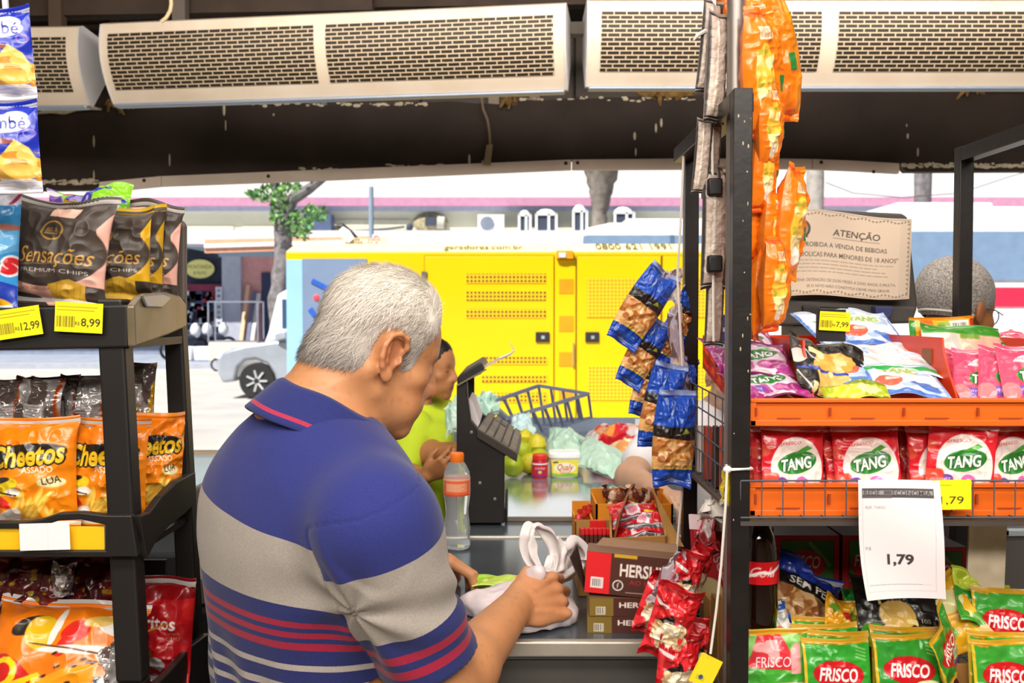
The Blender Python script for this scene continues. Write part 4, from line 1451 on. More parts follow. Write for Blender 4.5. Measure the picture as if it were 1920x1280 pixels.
                # --- the snack rack on the left
m_blk = M('black_rack_plastic', '#1f1c1b', 0.42, var=0.12, scale=12)
m_gry = M('grey_brown_panel', '#5e544d', 0.5, var=0.1, scale=6)
m_side = M('worn_shiny_panel', '#86796a', 0.3, var=0.3, scale=12, col2='#6b5f45', metal=.2, bump=.1, bscale=20)
rack = thing('snack_rack', 'black plastic snack rack with crisp bags on three tiers', 'rack', (-0.75, 1.45, 0))
def rpost(x0t, x1t, x0b, x1b, Y, d, name='post'):
 yt, yb = 560, 1280
 tl, tr_, bl, br = P(x0t, yt, Y), P(x1t, yt, Y), P(x0b, yb, Y), P(x1b, yb, Y)
 k = bl.z / (tl.z - bl.z)
 fl = bl + (bl - tl) * k * .25
 fr = br + (br - tr_) * k * .25
 fl.z = fr.z = 0
 dv = Vector((0, d, 0))
 mb = MB().hexa([bl, br, br + dv, bl + dv], [tl, tr_, tr_ + dv, tl + dv])
 mb.hexa([fl, fr, fr + dv, fl + dv], [bl, br, br + dv, bl + dv])
 return mb.build(name, m_blk, rack, True, smooth=0, bevel=.004)
rpost(178, 228, 216, 266, 1.335, .035)
rpost(303, 338, 338, 376, 1.555, .03)
rpost(-520, -470, -482, -436, 1.335, .035)
rpost(-300, -262, -270, -234, 1.555, .03)
mb = MB()
slab(mb, [(-520, 582), (60, 576), (238, 571), (239, 651), (60, 656), (-520, 664)], 1.33, .012)
mb.build('top_tray_front', m_blk, rack, True, smooth=0, bevel=.003)
mb = MB()
sideslab(mb, [(236, 573), (250, 556), (262, 550), (300, 548), (325, 555), (336, 570), (337, 612), (300, 628), (238, 650)], -.534, .012)
mb.build('top_tray_side', m_side, rack, True, smooth=0, bevel=.003)
mb = MB()
sideslab(mb, [(262, 553), (300, 550), (318, 558), (300, 577), (272, 576)], -.521, .004)
mb.build('side_handle_recess', M('shiny_grey', '#9a9a9c', 0.2, metal=.3), rack, True, smooth=0, bevel=.003)
a, b_ = P(-520, 640, 1.34), P(236, 620, 1.56)
MB().box((a.x, 1.34, a.z - .01), (-.535, 1.57, a.z + .002)).build('top_shelf', m_blk, rack, True, smooth=0)
mb = MB()
slab(mb, [(-300, 640), (-300, 415), (240, 412), (330, 410), (342, 414), (347, 424), (347, 612), (338, 622)], 1.575, .014)
mb.build('top_back_panel', m_gry, rack, True, smooth=0, bevel=.004)
mb = MB()
slab(mb, [(-520, 980), (-200, 962), (-120, 980), (0, 978), (48, 978), (80, 972), (110, 962), (150, 960), (200, 966), (246, 966), (258, 1044), (-520, 1044), (-520, 1032), (197, 1032), (197, 984), (150, 974), (110, 976), (80, 986), (48, 991), (-520, 991)], 1.318, .014)
mb.build('middle_tray_front', m_blk, rack, True, smooth=0, bevel=.002)
cv = Canvas(240, .086, '#f5bf0a')
cv.rect(.0, 0, 1, .004, '#c89000').text('Elma', .44, .035, .022, '#b02030', width=.055, shear=.2)
cv.line([(.405, .018), (.475, .02), (.478, .052), (.408, .05), (.405, .018)], .004, '#b02030')
yl = sheet('yellow_strip', cv, .40, card, rack, thick=.003)
p0 = P(197, 1032, 1.325)
yl.location = (p0.x - .20 + .75, 1.325 - 1.45, p0.z)
MB().box((P(-520, 1, 1.34).x, 1.335, p0.z - .012), (-.53, 1.57, p0.z - .002)).build('middle_shelf', m_blk, rack, True, smooth=0)
mb = MB()
sideslab(mb, [(242, 967), (262, 960), (285, 930), (315, 902), (350, 884), (352, 940), (330, 962), (300, 985), (276, 1010), (256, 1046)], -.528, .012)
mb.build('middle_tray_side', m_blk, rack, True, smooth=0, bevel=.002)
mb = MB()
slab(mb, [(-520, 1330), (200, 1330), (270, 1330), (272, 1400), (-520, 1400)], 1.31, .014)
mb.build('bottom_tray_front', m_blk, rack, True, smooth=0, bevel=.002)
mb = MB()
sideslab(mb, [(268, 1330), (268, 1285), (300, 1255), (340, 1210), (374, 1186), (380, 1300), (330, 1340), (270, 1400)], -.516, .012)
mb.build('bottom_tray_side', m_blk, rack, True, smooth=0, bevel=.002)
pb = P(200, 1365, 1.32)
MB().box((P(-500, 1, 1.34).x, 1.325, pb.z - .01), (-.516, 1.575, pb.z)).build('bottom_shelf', m_blk, rack, True, smooth=0)
mb = MB()
slab(mb, [(-300, 1365), (-300, 1050), (310, 1050), (318, 1365)], 1.58, .01)
mb.build('bottom_back_panel', M('dark_back', '#1d1a19', 0.6), rack, True, smooth=0)
cv = Canvas(40, .54, '#efe9ec').rect(.55, 0, .56, 1, '#dcd6da')
o = sheet('paper_slip', cv, .069, paper)
put(o, 'blank white paper slip stuck over the yellow shelf strip', 'paper', P(85, 1031, 1.312), (0, R(-1.5), 0))
def pricetag(name, w, price, label, loc, rot, top=True, seed=1, thick=.0012):
 cv = Canvas(96, .62, '#fbe900')
 cv.lines(.05, .42, .95, .56, 2, '#8a7a10', .02, seed, .8)
 cv.bars(.04, .1, .42, .33, '#5b5410', seed, 22)
 cv.text('R$', .475, .19, .08, '#3c3808', width=.09, bold=.01).text(price, .75, .22, .17, '#2e2b08', width=.40, bold=.012)
 o = sheet(name, cv, w, paper, thick=thick, back='#e8d800')
 return put(o, label, 'price tag', loc, rot)
pricetag('price_tag', .065, '12,99', 'yellow price tag reading 12,99 on the upper shelf edge', P(38, 632, 1.322), (0, R(-8.5), 0), seed=4)
pricetag('price_tag', .066, '8,99', 'yellow price tag reading 8,99 beneath the dark crisp bags', P(147, 623, 1.322), (0, R(3), 0), seed=7)
# ---- bags on the top tier
def sens(accent, acc2, seedn):
 cv = Canvas(150, 1.12, '#453a33')
 cv.poly([(0, 0), (1, 0), (1, .95), (.86, .7), (.86, .62), (0, .4)], accent).ell(.40, .54, .60, .36, '#453a33').poly([(0, .55), (.95, .55), (.9, .8), (0, .9)], '#453a33')
 cv.poly([(0, 0), (.42, 0), (.3, .09), (0, .14)], '#3a302a')
 cv.poly([(.38, .93), (.68, .9), (.7, 1.02), (.36, 1.05)], acc2)
 cv.ring(.47, .76, .12, .1, .018, '#b58a3c').text('BELA', .47, .76, .07, '#a57d38', width=.14).line([(.4, .72), (.54, .72)], .01, '#a57d38')
 cv.text('Sensações', .5, .50, .17, '#d3a04a', width=.82, shear=.35, bold=.004)
 cv.line([(.1, .39), (.9, .43)], .004, '#b7aca2')
 cv.text('PREMIUM CHIPS', .5, .34, .038, '#d8d2cc', width=.74)
 cv.text('BATATA ONDULADA', .28, .16, .03, '#8a5a52', width=.4)
 cv.poly([(.5, .0), (.46, .2), (.68, .27), (.84, .22), (.82, .04)], '#c79a30').poly([(.84, .22), (.82, .02), (1, .0), (1, .22)], '#3a302a')
 for k in range(5):
  cv.line([(.52 + k * .06, .03), (.56 + k * .06, .22)], .006, '#a87c20')
 return cv.noise(3, .06, seedn)
SB = sens('#e9b0a0', '#edbba6', 1)
o = pillow('crisp_bag', SB, .150, .06, film_matt, seed=3, wr=.005, back='#b9b4b0', pinch=.10, droop=.10)
put(o, 'dark crisp bag with pink trim and gold script, at the front of the top tier', 'crisp bag', P(104, 578, 1.395), (R(-6), R(5), R(-3)))
SM = sens('#d9a614', '#453a33', 2)
o = pillow('crisp_bag', SM, .135, .05, film_matt, seed=5, wr=.006, back='#c9a018', droop=.12)
put(o, 'dark crisp bag with mustard yellow trim, directly behind the pink one', 'crisp bag', P(200, 566, 1.450), (R(-3), 0, R(6)))
o = pillow('crisp_bag', SM, .135, .035, film_matt, seed=8, wr=.005, back='#c9a018', droop=.12)
put(o, 'mustard trimmed crisp bag showing only its yellow edge', 'crisp bag', P(222, 566, 1.495), (R(-2), R(2), R(20)))
o = pillow('crisp_bag', SB, .14, .035, film_matt, seed=9, wr=.005, back='#b9b4b0', droop=-.12)
put(o, 'pink trimmed dark crisp bag at the back by the grey panel', 'crisp bag', P(250, 566, 1.535), (R(-1), R(4), R(4)))
cv = Canvas(120, .75, '#8ccf1e').poly([(0, 0), (.35, 0), (.1, .75), (0, .75)], '#7a50b0').ell(.42, .36, .17, .2, '#4a3aa0').ell(.42, .36, .12, .14, '#9a8ad0')
cv.line([(.2, .1), (.75, .62)], .06, '#3040b0').line([(.5, .2), (.95, .36)], .07, '#2a38a8').poly([(.8, .1), (1, .1), (1, .4)], '#5aa018').ell(.2, .58, .12, .08, '#e05070').ell(.75, .15, .12, .08, '#e0b020')
o = pillow('crisp_bag', cv, .13, .04, film, seed=21, wr=.006, back='#d0d0d4')
put(o, 'lime green and purple crisp bag lying across the top of the dark bags', 'crisp bag', P(160, 424, 1.47), (R(-48), R(-6), R(10)))
# ---- blue bags hanging in a strip at the edge
cv = Canvas(150, .92, '#1a2fae')
cv.rect(0, 0, 1, .1, '#e9e6ea').poly([(0, .1), (1, .1), (1, .13), (.6, .16), (0, .12)], '#e9e6ea')
cv.ell(.78, .25, .34, .12, '#e0a83c').poly([(.6, .25), (.8, .52), (.92, .44), (1, .28), (.85, .2)], '#f3c866').patch(14, .55, '#c98a28', 3, box=(.45, .12, 1, .4)).ell(.8, .22, .22, .06, '#f0bc58')
cv.ell(.66, .68, .28, .1, '#f2f0f4').ell(.8, .74, .12, .07, '#f2f0f4').text('mbé', .77, .69, .13, '#23309a', width=.26, bold=.01)
cv.ring(.93, .58, .05, .04, .012, '#8a6ac0').ell(.7, .5, .09, .03, '#9a5a5a')
snk = pillow('snack_bag', cv, .135, .035, film, seed=31, wr=.004, back='#b4b6c4', pinch=.03)
for i, (px, py, lb, ry) in enumerate(((-28, 192, 'blue snack bag hanging at the top of the strip', 3), (-18, 367, 'blue snack bag hanging second in the strip', 2), (-12, 540, 'blue snack bag hanging lowest, behind the pale blue bag', 1))):
 o = snk if i == 0 else snk.copy()
 if i:
  COL.objects.link(o)
 put(o, lb, 'snack bag', P(px, py, 1.26 + (.19 if i == 2 else 0)), (0, R(-ry * 1.5), R(6)), 'blue snack bags on the hanging strip')
tag(MB().tube([P(x, y, 1.28) for x, y in ((8, -20), (12, 30), (6, 52))], .004, 6).tube([P(x, y, 1.27) for x, y in ((6, 48), (14, 36), (20, 26))], .002, 5).build('hanging_strip', M('clear_white_plastic', '#e4e4ea', .4)), 'white plastic hanger strip above the blue snack bags', 'hanging strip')
cv = Canvas(110, 1.5, '#3a9be0').poly([(0, .4), (1, .75), (1, 1.0), (0, .7)], '#6ab8ee').poly([(0, 0), (1, 0), (1, .35), (.5, .45), (0, .3)], '#1c3aa8')
cv.ell(.7, .1, .25, .1, '#f0b020').text('s', .93, .62, .26, '#d8202c', bold=.05, shear=.2, outline='#f8f4f4', ow=.03).ell(.88, 1.02, .16, .035, '#c07868').ell(.6, 1.4, .6, .14, '#e8e6f4').line([(.9, 1.3), (1, 1.42)], .04, '#b03060')
o = pillow('crisp_bag', cv, .125, .045, film, seed=33, wr=.004, back='#b4b6c4')
put(o, 'pale blue crisp bag with a red letter s at the rack end', 'crisp bag', P(-52, 592, 1.36), (R(-3), R(2), R(8)))
# ---- middle tier
def cheetos(seed):
 cv = Canvas(150, 1.32, '#f58a10')
 cv.poly([(0, .9), (1, 1.0), (1, 1.32), (0, 1.32)], '#ee7a0c', .6)
 cv.ell(.47, .88, .46, .14, '#1c1712', 4).text('Cheetos', .48, .89, .25, '#f7c322', width=.86, shear=.2, bold=.03, outline='#1c1712', ow=.02, rot=4)
 cv.text('ASSADO', .6, .71, .075, '#fbf4e6', width=.36, bold=.01)
 cv.ell(.76, .52, .15, .05, '#e8a832').ell(.76, .55, .15, .06, '#f4e6b0').text('LUA', .76, .58, .09, '#40260e', width=.2, bold=.01, rot=8)
 g = random.Random(seed)
 for _ in range(12):
  x, y = g.uniform(.35, .8), g.uniform(.1, .38)
  a = g.uniform(40, 100)
  cv.ell(x, y, .16, .04, '#f6b02c', a).ell(x + .01, y + .01, .13, .022, '#fcd060', a)
 cv.ell(.16, .5, .22, .1, '#f2d024', 20).ell(.12, .58, .16, .035, '#2b2420', 10).ell(.3, .44, .1, .05, '#f4f0e6').ell(.1, .34, .18, .06, '#d82a20', -25).ell(.2, .12, .2, .09, '#f2ece4', 30).ell(.02, .2, .08, .12, '#e9e4dc')
 cv.line([(.0, .46), (.34, .4)], .02, '#3a2a20')
 return cv
CH = cheetos(1)
c1 = pillow('puff_snack_bag', CH, .125, .05, film, seed=41, wr=.004, back='#c9c6c4')
put(c1, 'orange puff snack bag facing out at the very end of the middle tier', 'snack bag', P(66, 992, 1.388), (R(-4), R(-1), R(4)))
c2 = pillow('puff_snack_bag', CH, .125, .05, film, seed=43, wr=.005, back='#c9c6c4')
put(c2, 'orange puff snack bag behind the rack post on the middle tier', 'snack bag', P(196, 988, 1.418), (R(-3), R(2), R(-2)))
c3 = pillow('puff_snack_bag', CH, .12, .045, film, seed=47, wr=.007, back='#e88a1c')
put(c3, 'orange puff snack bag turned sideways at the open end of the middle tier', 'snack bag', P(272, 960, 1.49), (R(-3), R(5), R(42)))
def silverback(seed, edge='#e4701c'):
 cv = Canvas(70, 1.5, '#b7b1b0')
 g = random.Random(seed)
 cv.rect(0, 0, .16, 1.5, edge).rect(.88, 0, 1, 1.5, edge)
 cv.patch(5, .55, '#e8e4e4', seed, .5).patch(6, .6, '#6e625e', seed + 3, .4)
 cv.rect(.3, .5, .7, 1.0, '#e6e2e2').lines(.32, .52, .68, .98, 8, '#7a7274', .02, seed)
 for k, c in enumerate(('#e0b020', '#d03060', '#3080d0', '#e8e070')):
  cv.ell(.4 + .07 * k, .44, .035, .035, c)
 cv.bars(.4, .25, .75, .38, '#55504e', seed, 16)
 cv.ell(.5, .14, .16, .12, '#d0cccc')
 return cv
for i, (px, py, Y, rz, e, lb) in enumerate(((22, 850, 1.47, 38, '#dc641c', 'silver backed bag standing first behind the orange bags'), (66, 850, 1.46, 28, '#c8501a', 'silver backed bag standing second behind the orange bags'),
           (112, 842, 1.50, 34, '#b84418', 'silver backed bag with an orange edge, third in its row'), (158, 840, 1.51, 30, '#c8501a', 'silver backed bag close beside the rack post'), (200, 838, 1.53, 26, '#d8601c', 'silver backed bag hidden mostly by the rack post'))):
 o = pillow('silver_bag', silverback(i + 60, e), .078, .03, film_shiny, seed=60 + i, wr=.005, back='#b8b2b0')
 put(o, lb, 'snack bag', P(px, py, Y), (R(2), R((-3, 4, -2, 3, 0)[i]), R(rz - 30)), 'silver backed bags on the middle tier')
cv = silverback(71, '#d8a820').rect(0, 0, .3, 1.5, '#dcb428')
o = pillow('silver_bag', cv, .07, .03, film_shiny, seed=71, wr=.005)
put(o, 'yellow and silver bag standing beside the rack post above the sideways orange bag', 'snack bag', P(246, 800, 1.53), (0, R(3), R(20)))
# ---- bottom tier
def maroon(seed):
 cv = Canvas(80, 1.4, '#4a0f14')
 cv.patch(4, .6, '#6e1a1a', seed).patch(5, .66, '#2e080c', seed + 1).ell(.5, .35, .3, .1, '#8a7a14', 20).patch(9, .78, '#b49a20', seed + 4, op=.8)
 cv.text('C', .3, .3, .2, '#a08a1c', bold=.02)
 return cv
for i, (px, py, Y, rz, lb) in enumerate(((10, 1210, 1.46, 12, 'dark maroon bag at the rack end of the bottom tier'), (70, 1205, 1.48, -14, 'dark maroon bag behind the spotted orange bag'), (128, 1215, 1.49, 24, 'dark maroon bag with a silver streak on the bottom tier'), (185, 1215, 1.50, -6, 'dark maroon bag close to the rack post'))):
 o = pillow('maroon_bag', maroon(80 + i), .105, .05, film, seed=80 + i, wr=.007, back='#5a1418')
 put(o, lb, 'snack bag', P(px, py, Y), (R(4), R((-4, 6, -7, 5)[i]), R(rz)), 'dark maroon bags on the bottom tier')
o = pillow('silver_bag', silverback(85, '#5a1418').noise(6, .3, 4), .035, .02, film_shiny, seed=86, wr=.004)
put(o, 'narrow silver bag edge between the maroon bags', 'snack bag', P(113, 1118, 1.445), (R(3), R(7), R(10)))
cv = Canvas(190, .78, '#f47d12')
cv.poly([(0, 0), (1, 0), (1, .1), (.78, .05), (.62, .12), (.42, .18), (.28, .3), (.16, .36), (0, .36)], '#d3201c')
cv.text('Y', .03, .22, .2, '#f6d31a', rot=-5, bold=.03).text('O', .17, .24, .2, '#f6d31a', rot=-18, bold=.03).text('D', .47, .07, .17, '#f6d31a', rot=-30, bold=.03).text('A', .36, .18, .17, '#f6d31a', rot=-40, bold=.03).text('A', .66, .06, .16, '#f6d31a', rot=-12, bold=.03)
cv.ell(.28, .56, .14, .06, '#2b2018', 25).ell(.36, .52, .11, .12, '#e6b81c').ell(.46, .56, .03, .14, '#efe9e2', -10).ell(.6, .54, .1, .07, '#d8281e', 25).ell(.55, .44, .05, .09, '#d8281e', -30)
cv.ell(.86, .6, .13, .07, '#ece6e0', -10).ell(.74, .62, .1, .04, '#e8c060', 10).ell(.88, .38, .12, .05, '#ece6e0', -12).ell(.66, .42, .3, .03, '#e8e0d8', 4).ell(.84, .14, .08, .13, '#ece6e0', -20).line([(.3, .44), (.9, .4)], .012, '#6b3a16')
cv.poly([(.38, .2), (.62, .3), (.8, .35), (.78, .2), (.6, .1)], '#f9a01c')
g = random.Random(4)
for _ in range(16):
 x, y = g.uniform(.42, .8), g.uniform(.12, .4)
 cv.ell(x, y, .022, .01, '#4a2408', 25)
o = pillow('puff_snack_bag', cv, .22, .07, film, seed=91, wr=.006, back='#c9c6c4')
put(o, 'large orange bag with a red band and yellow letters, bottom tier', 'snack bag', P(84, 1345, 1.36), (R(-30), R(6), R(3)))
cv = Canvas(120, 1.4, '#b5121a').patch(3, .6, '#cf2020', 3).poly([(0, 1.1), (1, 1.15), (1, 1.4), (0, 1.4)], '#8a0c12')
cv.poly([(.0, .72), (.5, .62), (.42, .98), (.0, .98)], '#2a0c0e').text('Doritos', .47, .85, .17, '#efe6e0', width=.72, bold=.02).line([(.3, .66), (.72, .84)], .025, '#d08a20').text('QUEIJO', .76, .71, .035, '#d8a090', width=.22).text('NACHO', .74, .65, .045, '#d8a090', width=.28).rect(.35, .3, .55, .5, '#a8641c').ell(.6, .32, .12, .1, '#c8c0bc').patch(8, .6, '#d8d0cc', 8, box=(.4, .15, .9, .4))
o = pillow('corn_chip_bag', cv, .125, .05, film, seed=95, wr=.005, back='#c9c6c4')
put(o, 'red corn chip bag between the two posts on the bottom tier', 'snack bag', P(284, 1288, 1.48), (R(-5), R(3), R(-3)))
cv = silverback(97, '#c8c2c0')
o = pillow('silver_bag', cv, .06, .03, film_shiny, seed=97, wr=.004, back='#d8d4d2')
put(o, 'shiny white silver bag bottom lying at the base of the rack post', 'snack bag', P(176, 1312, 1.375), (R(-20), R(8), R(-10)))
                # --- the checkout counter
CZ = 0.99
m_steel = M('brushed_grey_steel', '#6f7880', 0.22, metal=.75, var=.12, scale=3)
m_steel2 = M('pale_steel', '#a9b4bc', 0.18, metal=.7, var=.1, scale=3)
m_edge = M('worn_counter_edge', '#b5aca0', 0.35, metal=.4, var=.15, scale=12)
m_front = M('dark_counter_front', '#4c4a46', 0.6, var=.15, scale=5)
m_rubber = M('black_rubber', '#161618', 0.6)
cnt = thing('checkout_counter', 'grey steel checkout counter in front of the grey haired man', 'counter', (0, 2.4, 0))
MB().box((-.135, 1.476, CZ - .03), (.285, 2.15, CZ)).build('worktop', m_steel, cnt, True, smooth=0)
MB().box((-.135, 1.462, CZ - .022), (.285, 1.478, CZ + .002)).build('front_edge', m_edge, cnt, True, smooth=0, bevel=.003)
MB().box((-.12, 1.485, 0), (.28, 2.12, CZ - .03)).build('cabinet_body', m_front, cnt, True, smooth=0)
MB().box((-.135, 2.145, CZ - .01), (.47, 2.157, CZ + .004)).build('rail', M('pale_rail', '#c9bfae', 0.3, metal=.5), cnt, True, smooth=0, bevel=.002)
MB().box((-.135, 2.157, CZ - .03), (.47, 2.33, CZ - .002)).build('worktop', m_steel, cnt, True, smooth=0)
MB().box((-.135, 2.33, CZ - .03), (.44, 4.06, CZ)).build('worktop', m_steel2, cnt, True, smooth=0)
MB().box((-.12, 2.16, 0), (.42, 4.04, CZ - .03)).build('cabinet_body', m_front, cnt, True, smooth=0)
o = MB().box((-.012, 2.335, CZ), (.40, 2.80, CZ + .006)).build('belt_plate', M('bright_plate', '#b7c1c8', 0.12, metal=.8), cnt, True, smooth=0)
MB().box((-.018, 2.32, CZ), (-.011, 2.58, CZ + .03)).build('plate_guard', m_rubber, cnt, True, smooth=0)
MB().box((-.01, 2.325, CZ), (.40, 2.336, CZ + .008)).build('plate_rail', M('brown_rail', '#8a7a68', 0.4, metal=.4), cnt, True, smooth=0)
MB().box((-.27, 4.06, CZ - .4), (.66, 4.09, 1.047)).build('upstand', M('grey_blue_upstand', '#8795ab', 0.5), cnt, True, smooth=0)
q = P(1205, 800, 4.03)
tag(MB().box((q.x - .03, 4.045, CZ), (q.x + .025, 4.059, 1.045)).build('white_card', M('white_card', '#eceef2', 0.7), smooth=0), 'small white card against the upstand at the counter end', 'card')
c2 = thing('side_counter', 'pale blue counter glimpsed between the snack rack and the man', 'counter', (-1.0, 3.0, 0))
MB().box((-1.5, 2.72, CZ - .04), (-.62, 3.4, CZ)).build('worktop', M('pale_blue_top', '#b9d6e0', 0.3), c2, True, smooth=0)
MB().box((-1.5, 3.4, CZ - .06), (-.62, 3.44, CZ + .012)).build('rear_edge', M('tan_edge', '#b59c84', 0.5), c2, True, smooth=0)
MB().box((-1.45, 2.75, 0), (-.66, 3.38, CZ - .04)).build('cabinet_body', m_front, c2, True, smooth=0)
t = thing('card_printer', 'dark grey desk printer behind the man beside the snack rack', 'printer', P(372, 985, 2.3))
mb = MB()
slab(mb, [(340, 928), (356, 917), (384, 910), (420, 908), (420, 985), (340, 985)], 2.3, .25)
mb.build('printer_body', M('taupe_plastic', '#6b625a', 0.5), t, True, smooth=0, bevel=.006)
mb = MB()
slab(mb, [(340, 985), (420, 985), (420, 1014), (340, 1014)], 2.31, .24)
mb.build('printer_base', m_rubber, t, True, smooth=0, bevel=.004)
tag(MB().box((-1.1, 2.2, 0), (-.62, 2.62, P(372, 1018, 2.3).z)).build('till_stand', m_rubber, bevel=.01), 'black till stand under the dark grey desk printer', 'stand')
t = thing('plastic_unit', 'beige plastic box unit on a grey foot beside the man', 'box', P(372, 1090, 1.9))
mb = MB()
slab(mb, [(357, 1018), (366, 1012), (388, 1011), (430, 1011), (430, 1088), (362, 1090)], 1.9, .16)
mb.build('unit_body', M('beige_plastic', '#ddcbb6', 0.5), t, True, smooth=0, bevel=.005)
mb = MB()
slab(mb, [(362, 1090), (430, 1088), (430, 1128), (392, 1134), (364, 1134)], 1.9, .16)
mb.build('unit_foot', M('grey_foot', '#6f6a64', 0.5), t, True, smooth=0, bevel=.004)
tag(MB().box((-.78, 1.88, 0), (-.56, 2.12, P(372, 1136, 1.9).z)).build('cabinet_block', m_rubber, bevel=.01), 'black cabinet beneath the beige plastic box unit', 'cabinet')
                # --- keyboard stand
st = thing('keyboard_stand', 'black till stand carrying a sloping keyboard on the counter', 'till stand', (-.06, 2.4, CZ))
m_kb = M('black_stand', '#201c19', 0.45, var=.2, scale=10)
mb = MB()
slab(mb, [(856, 722), (876, 716), (877, 745), (883, 788), (896, 804), (955, 846), (946, 857), (946, 981), (856, 981)], 2.28, .03)
mb.build('near_cheek', m_kb, st, True, smooth=0, bevel=.003)
mb = MB()
slab(mb, [(862, 860), (940, 856), (940, 975), (862, 975)], 2.31, .25)
mb.build('column', m_kb, st, True, smooth=0)
mb = MB()
slab(mb, [(872, 700), (889, 696), (889, 745), (896, 768), (912, 782), (930, 858), (862, 862)], 2.56, .03)
mb.build('far_cheek', m_kb, st, True, smooth=0)
mb = MB()
slab(mb, [(857, 722), (857, 708), (864, 700), (896, 681), (903, 679), (909, 692), (902, 701)], 2.275, .3)
mb.build('hood', m_kb, st, True, smooth=0, bevel=.004)
mb = MB().bar(P(856, 723, 2.272), P(912, 692, 2.272), .004, .004)
mb.build('hood_trim', M('olive_trim', '#77705c', 0.4), st, True, smooth=0)
n0, n1 = P(894, 803, 2.27), P(969, 849, 2.27)
f0, f1 = n0 + Vector((.018, .36, 0)), n1 + Vector((.014, .36, 0))
dz = Vector((0, 0, -.022))
kb = MB().hexa([n0 + dz, n1 + dz, f1 + dz, f0 + dz], [n0, n1, f1, f0]).build('keyboard', M('keyboard_black', '#3a342e', 0.5), st, True, smooth=0, bevel=.002)
m_key = M('grey_key', '#6e665c', 0.5, var=.2, scale=20)
nrm = (n1 - n0).cross(f0 - n0).normalized()
if nrm.z < 0:
 nrm = -nrm
for r_ in range(9):
 for c_ in range(5):
  if (r_, c_) in ((6, 1), (6, 2), (7, 2)):
   continue
  u0, u1 = .03 + c_ * .19, .03 + c_ * .19 + .165
  v0, v1 = .02 + r_ * .108, .02 + r_ * .108 + .092
  q = [(n0.lerp(n1, u)).lerp(f0.lerp(f1, u), v) for u, v in ((u0, v0), (u1, v0), (u1, v1), (u0, v1))]
  MB().hexa([p for p in q], [p.lerp(sum(q, Vector()) / 4, .12) + nrm * .007 for p in q]).build('key', m_key, kb, False, smooth=0)
for k in kb.children:
 k.location = kb.location * 0
kb_off = kb.location.copy()
mb = MB()
slab(mb, [(879, 748), (886, 752), (900, 792), (896, 800), (884, 786)], 2.315, .2)
mb.build('paper_well', M('white_paper_well', '#dcd4d6', 0.7), st, True, smooth=0)
for px, py in ((884, 810), (900, 905), (928, 935)):
 MB().ell(P(px, py, 2.279), (.004, .002, .004), 8, 5).build('screw', M('pale_screw', '#8a8078', 0.4), st, True)
t = thing('document_clip', 'pale clear document clip with a wire tip on the stand top', 'clip', P(908, 690, 2.35))
mb = MB().hexa([P(906, 692, 2.3), P(940, 672, 2.3), P(940, 672, 2.4), P(906, 692, 2.4)], [P(906, 686, 2.3), P(938, 668, 2.3), P(938, 668, 2.4), P(906, 686, 2.4)])
mb.build('clip_plate', M('clear_plate', '#e4e2da', 0.15, trans=.4), t, True, smooth=0)
MB().tube([P(x, y, 2.3) for x, y in ((936, 672), (955, 664), (963, 658), (964, 655), (956, 641))], [.004, .0035, .0028, .002, .001], 6).build('clip_wire', M('clip_wire', '#d8d4c8', 0.3), t, True)
                # --- bottle of water
def bottle(label, cat, base, prof, liq_mat, cap_mat, cap, lab, lab_cv, name):
 t = thing(name, label, cat, base)
 MB().lathe(prof, 32).build('bottle_body', liq_mat, t)
 MB().lathe(cap, 28).build('cap', cap_mat, t)
 z0, z1, rfun = lab
 G = []
 for i in range(lab_cv.ny):
  z = z0 + (z1 - z0) * i / (lab_cv.ny - 1)
  r = rfun(z) + .0006
  for j in range(lab_cv.nx):
   a = -math.pi + 2 * math.pi * j / (lab_cv.nx - 1) - math.pi / 2
   G.append((r * math.cos(a), r * math.sin(a), z))
 quick('label_band', np.array(G), _gridq(lab_cv.nx, lab_cv.ny), lab_cv.lin(), glossp, t)
 return t
clear = M('clear_bottle', '#f0f4f6', 0.04, trans=.8, ior=1.15, var=0)
wp = [(.001, .004), (.018, .0), (.027, .004), (.0285, .014), (.027, .03), (.0285, .045), (.027, .058), (.0245, .075), (.0245, .088), (.0265, .105), (.0282, .118), (.0282, .155), (.0265, .168), (.019, .182), (.0135, .19), (.0125, .2)]
bcv = Canvas(130, .26, '#ee6a3c').rect(0, .225, 1, .26, '#f0b89c').rect(0, 0, 1, .02, '#d8442a')
for x in (.5, .02):
 bcv.rect(x - .14, .06, x + .14, .19, '#f29a70').lines(x - .12, .07, x + .12, .18, 4, '#f6cdb4', .012, 4)
bcv.rect(.72, .07, .78, .2, '#dfe6ee').bars(.73, .09, .77, .18, '#4060a0', 3, 6)
bottle('clear water bottle with an orange cap and orange label', 'bottle', (-.118, 2.05, CZ), wp, clear, M('orange_cap', '#f47a1c', 0.4),
  [(.0145, .187), (.015, .188), (.015, .204), (.0138, .207), (.001, .2075)], (.118, .155, lambda z: .0282), bcv, 'water_bottle')
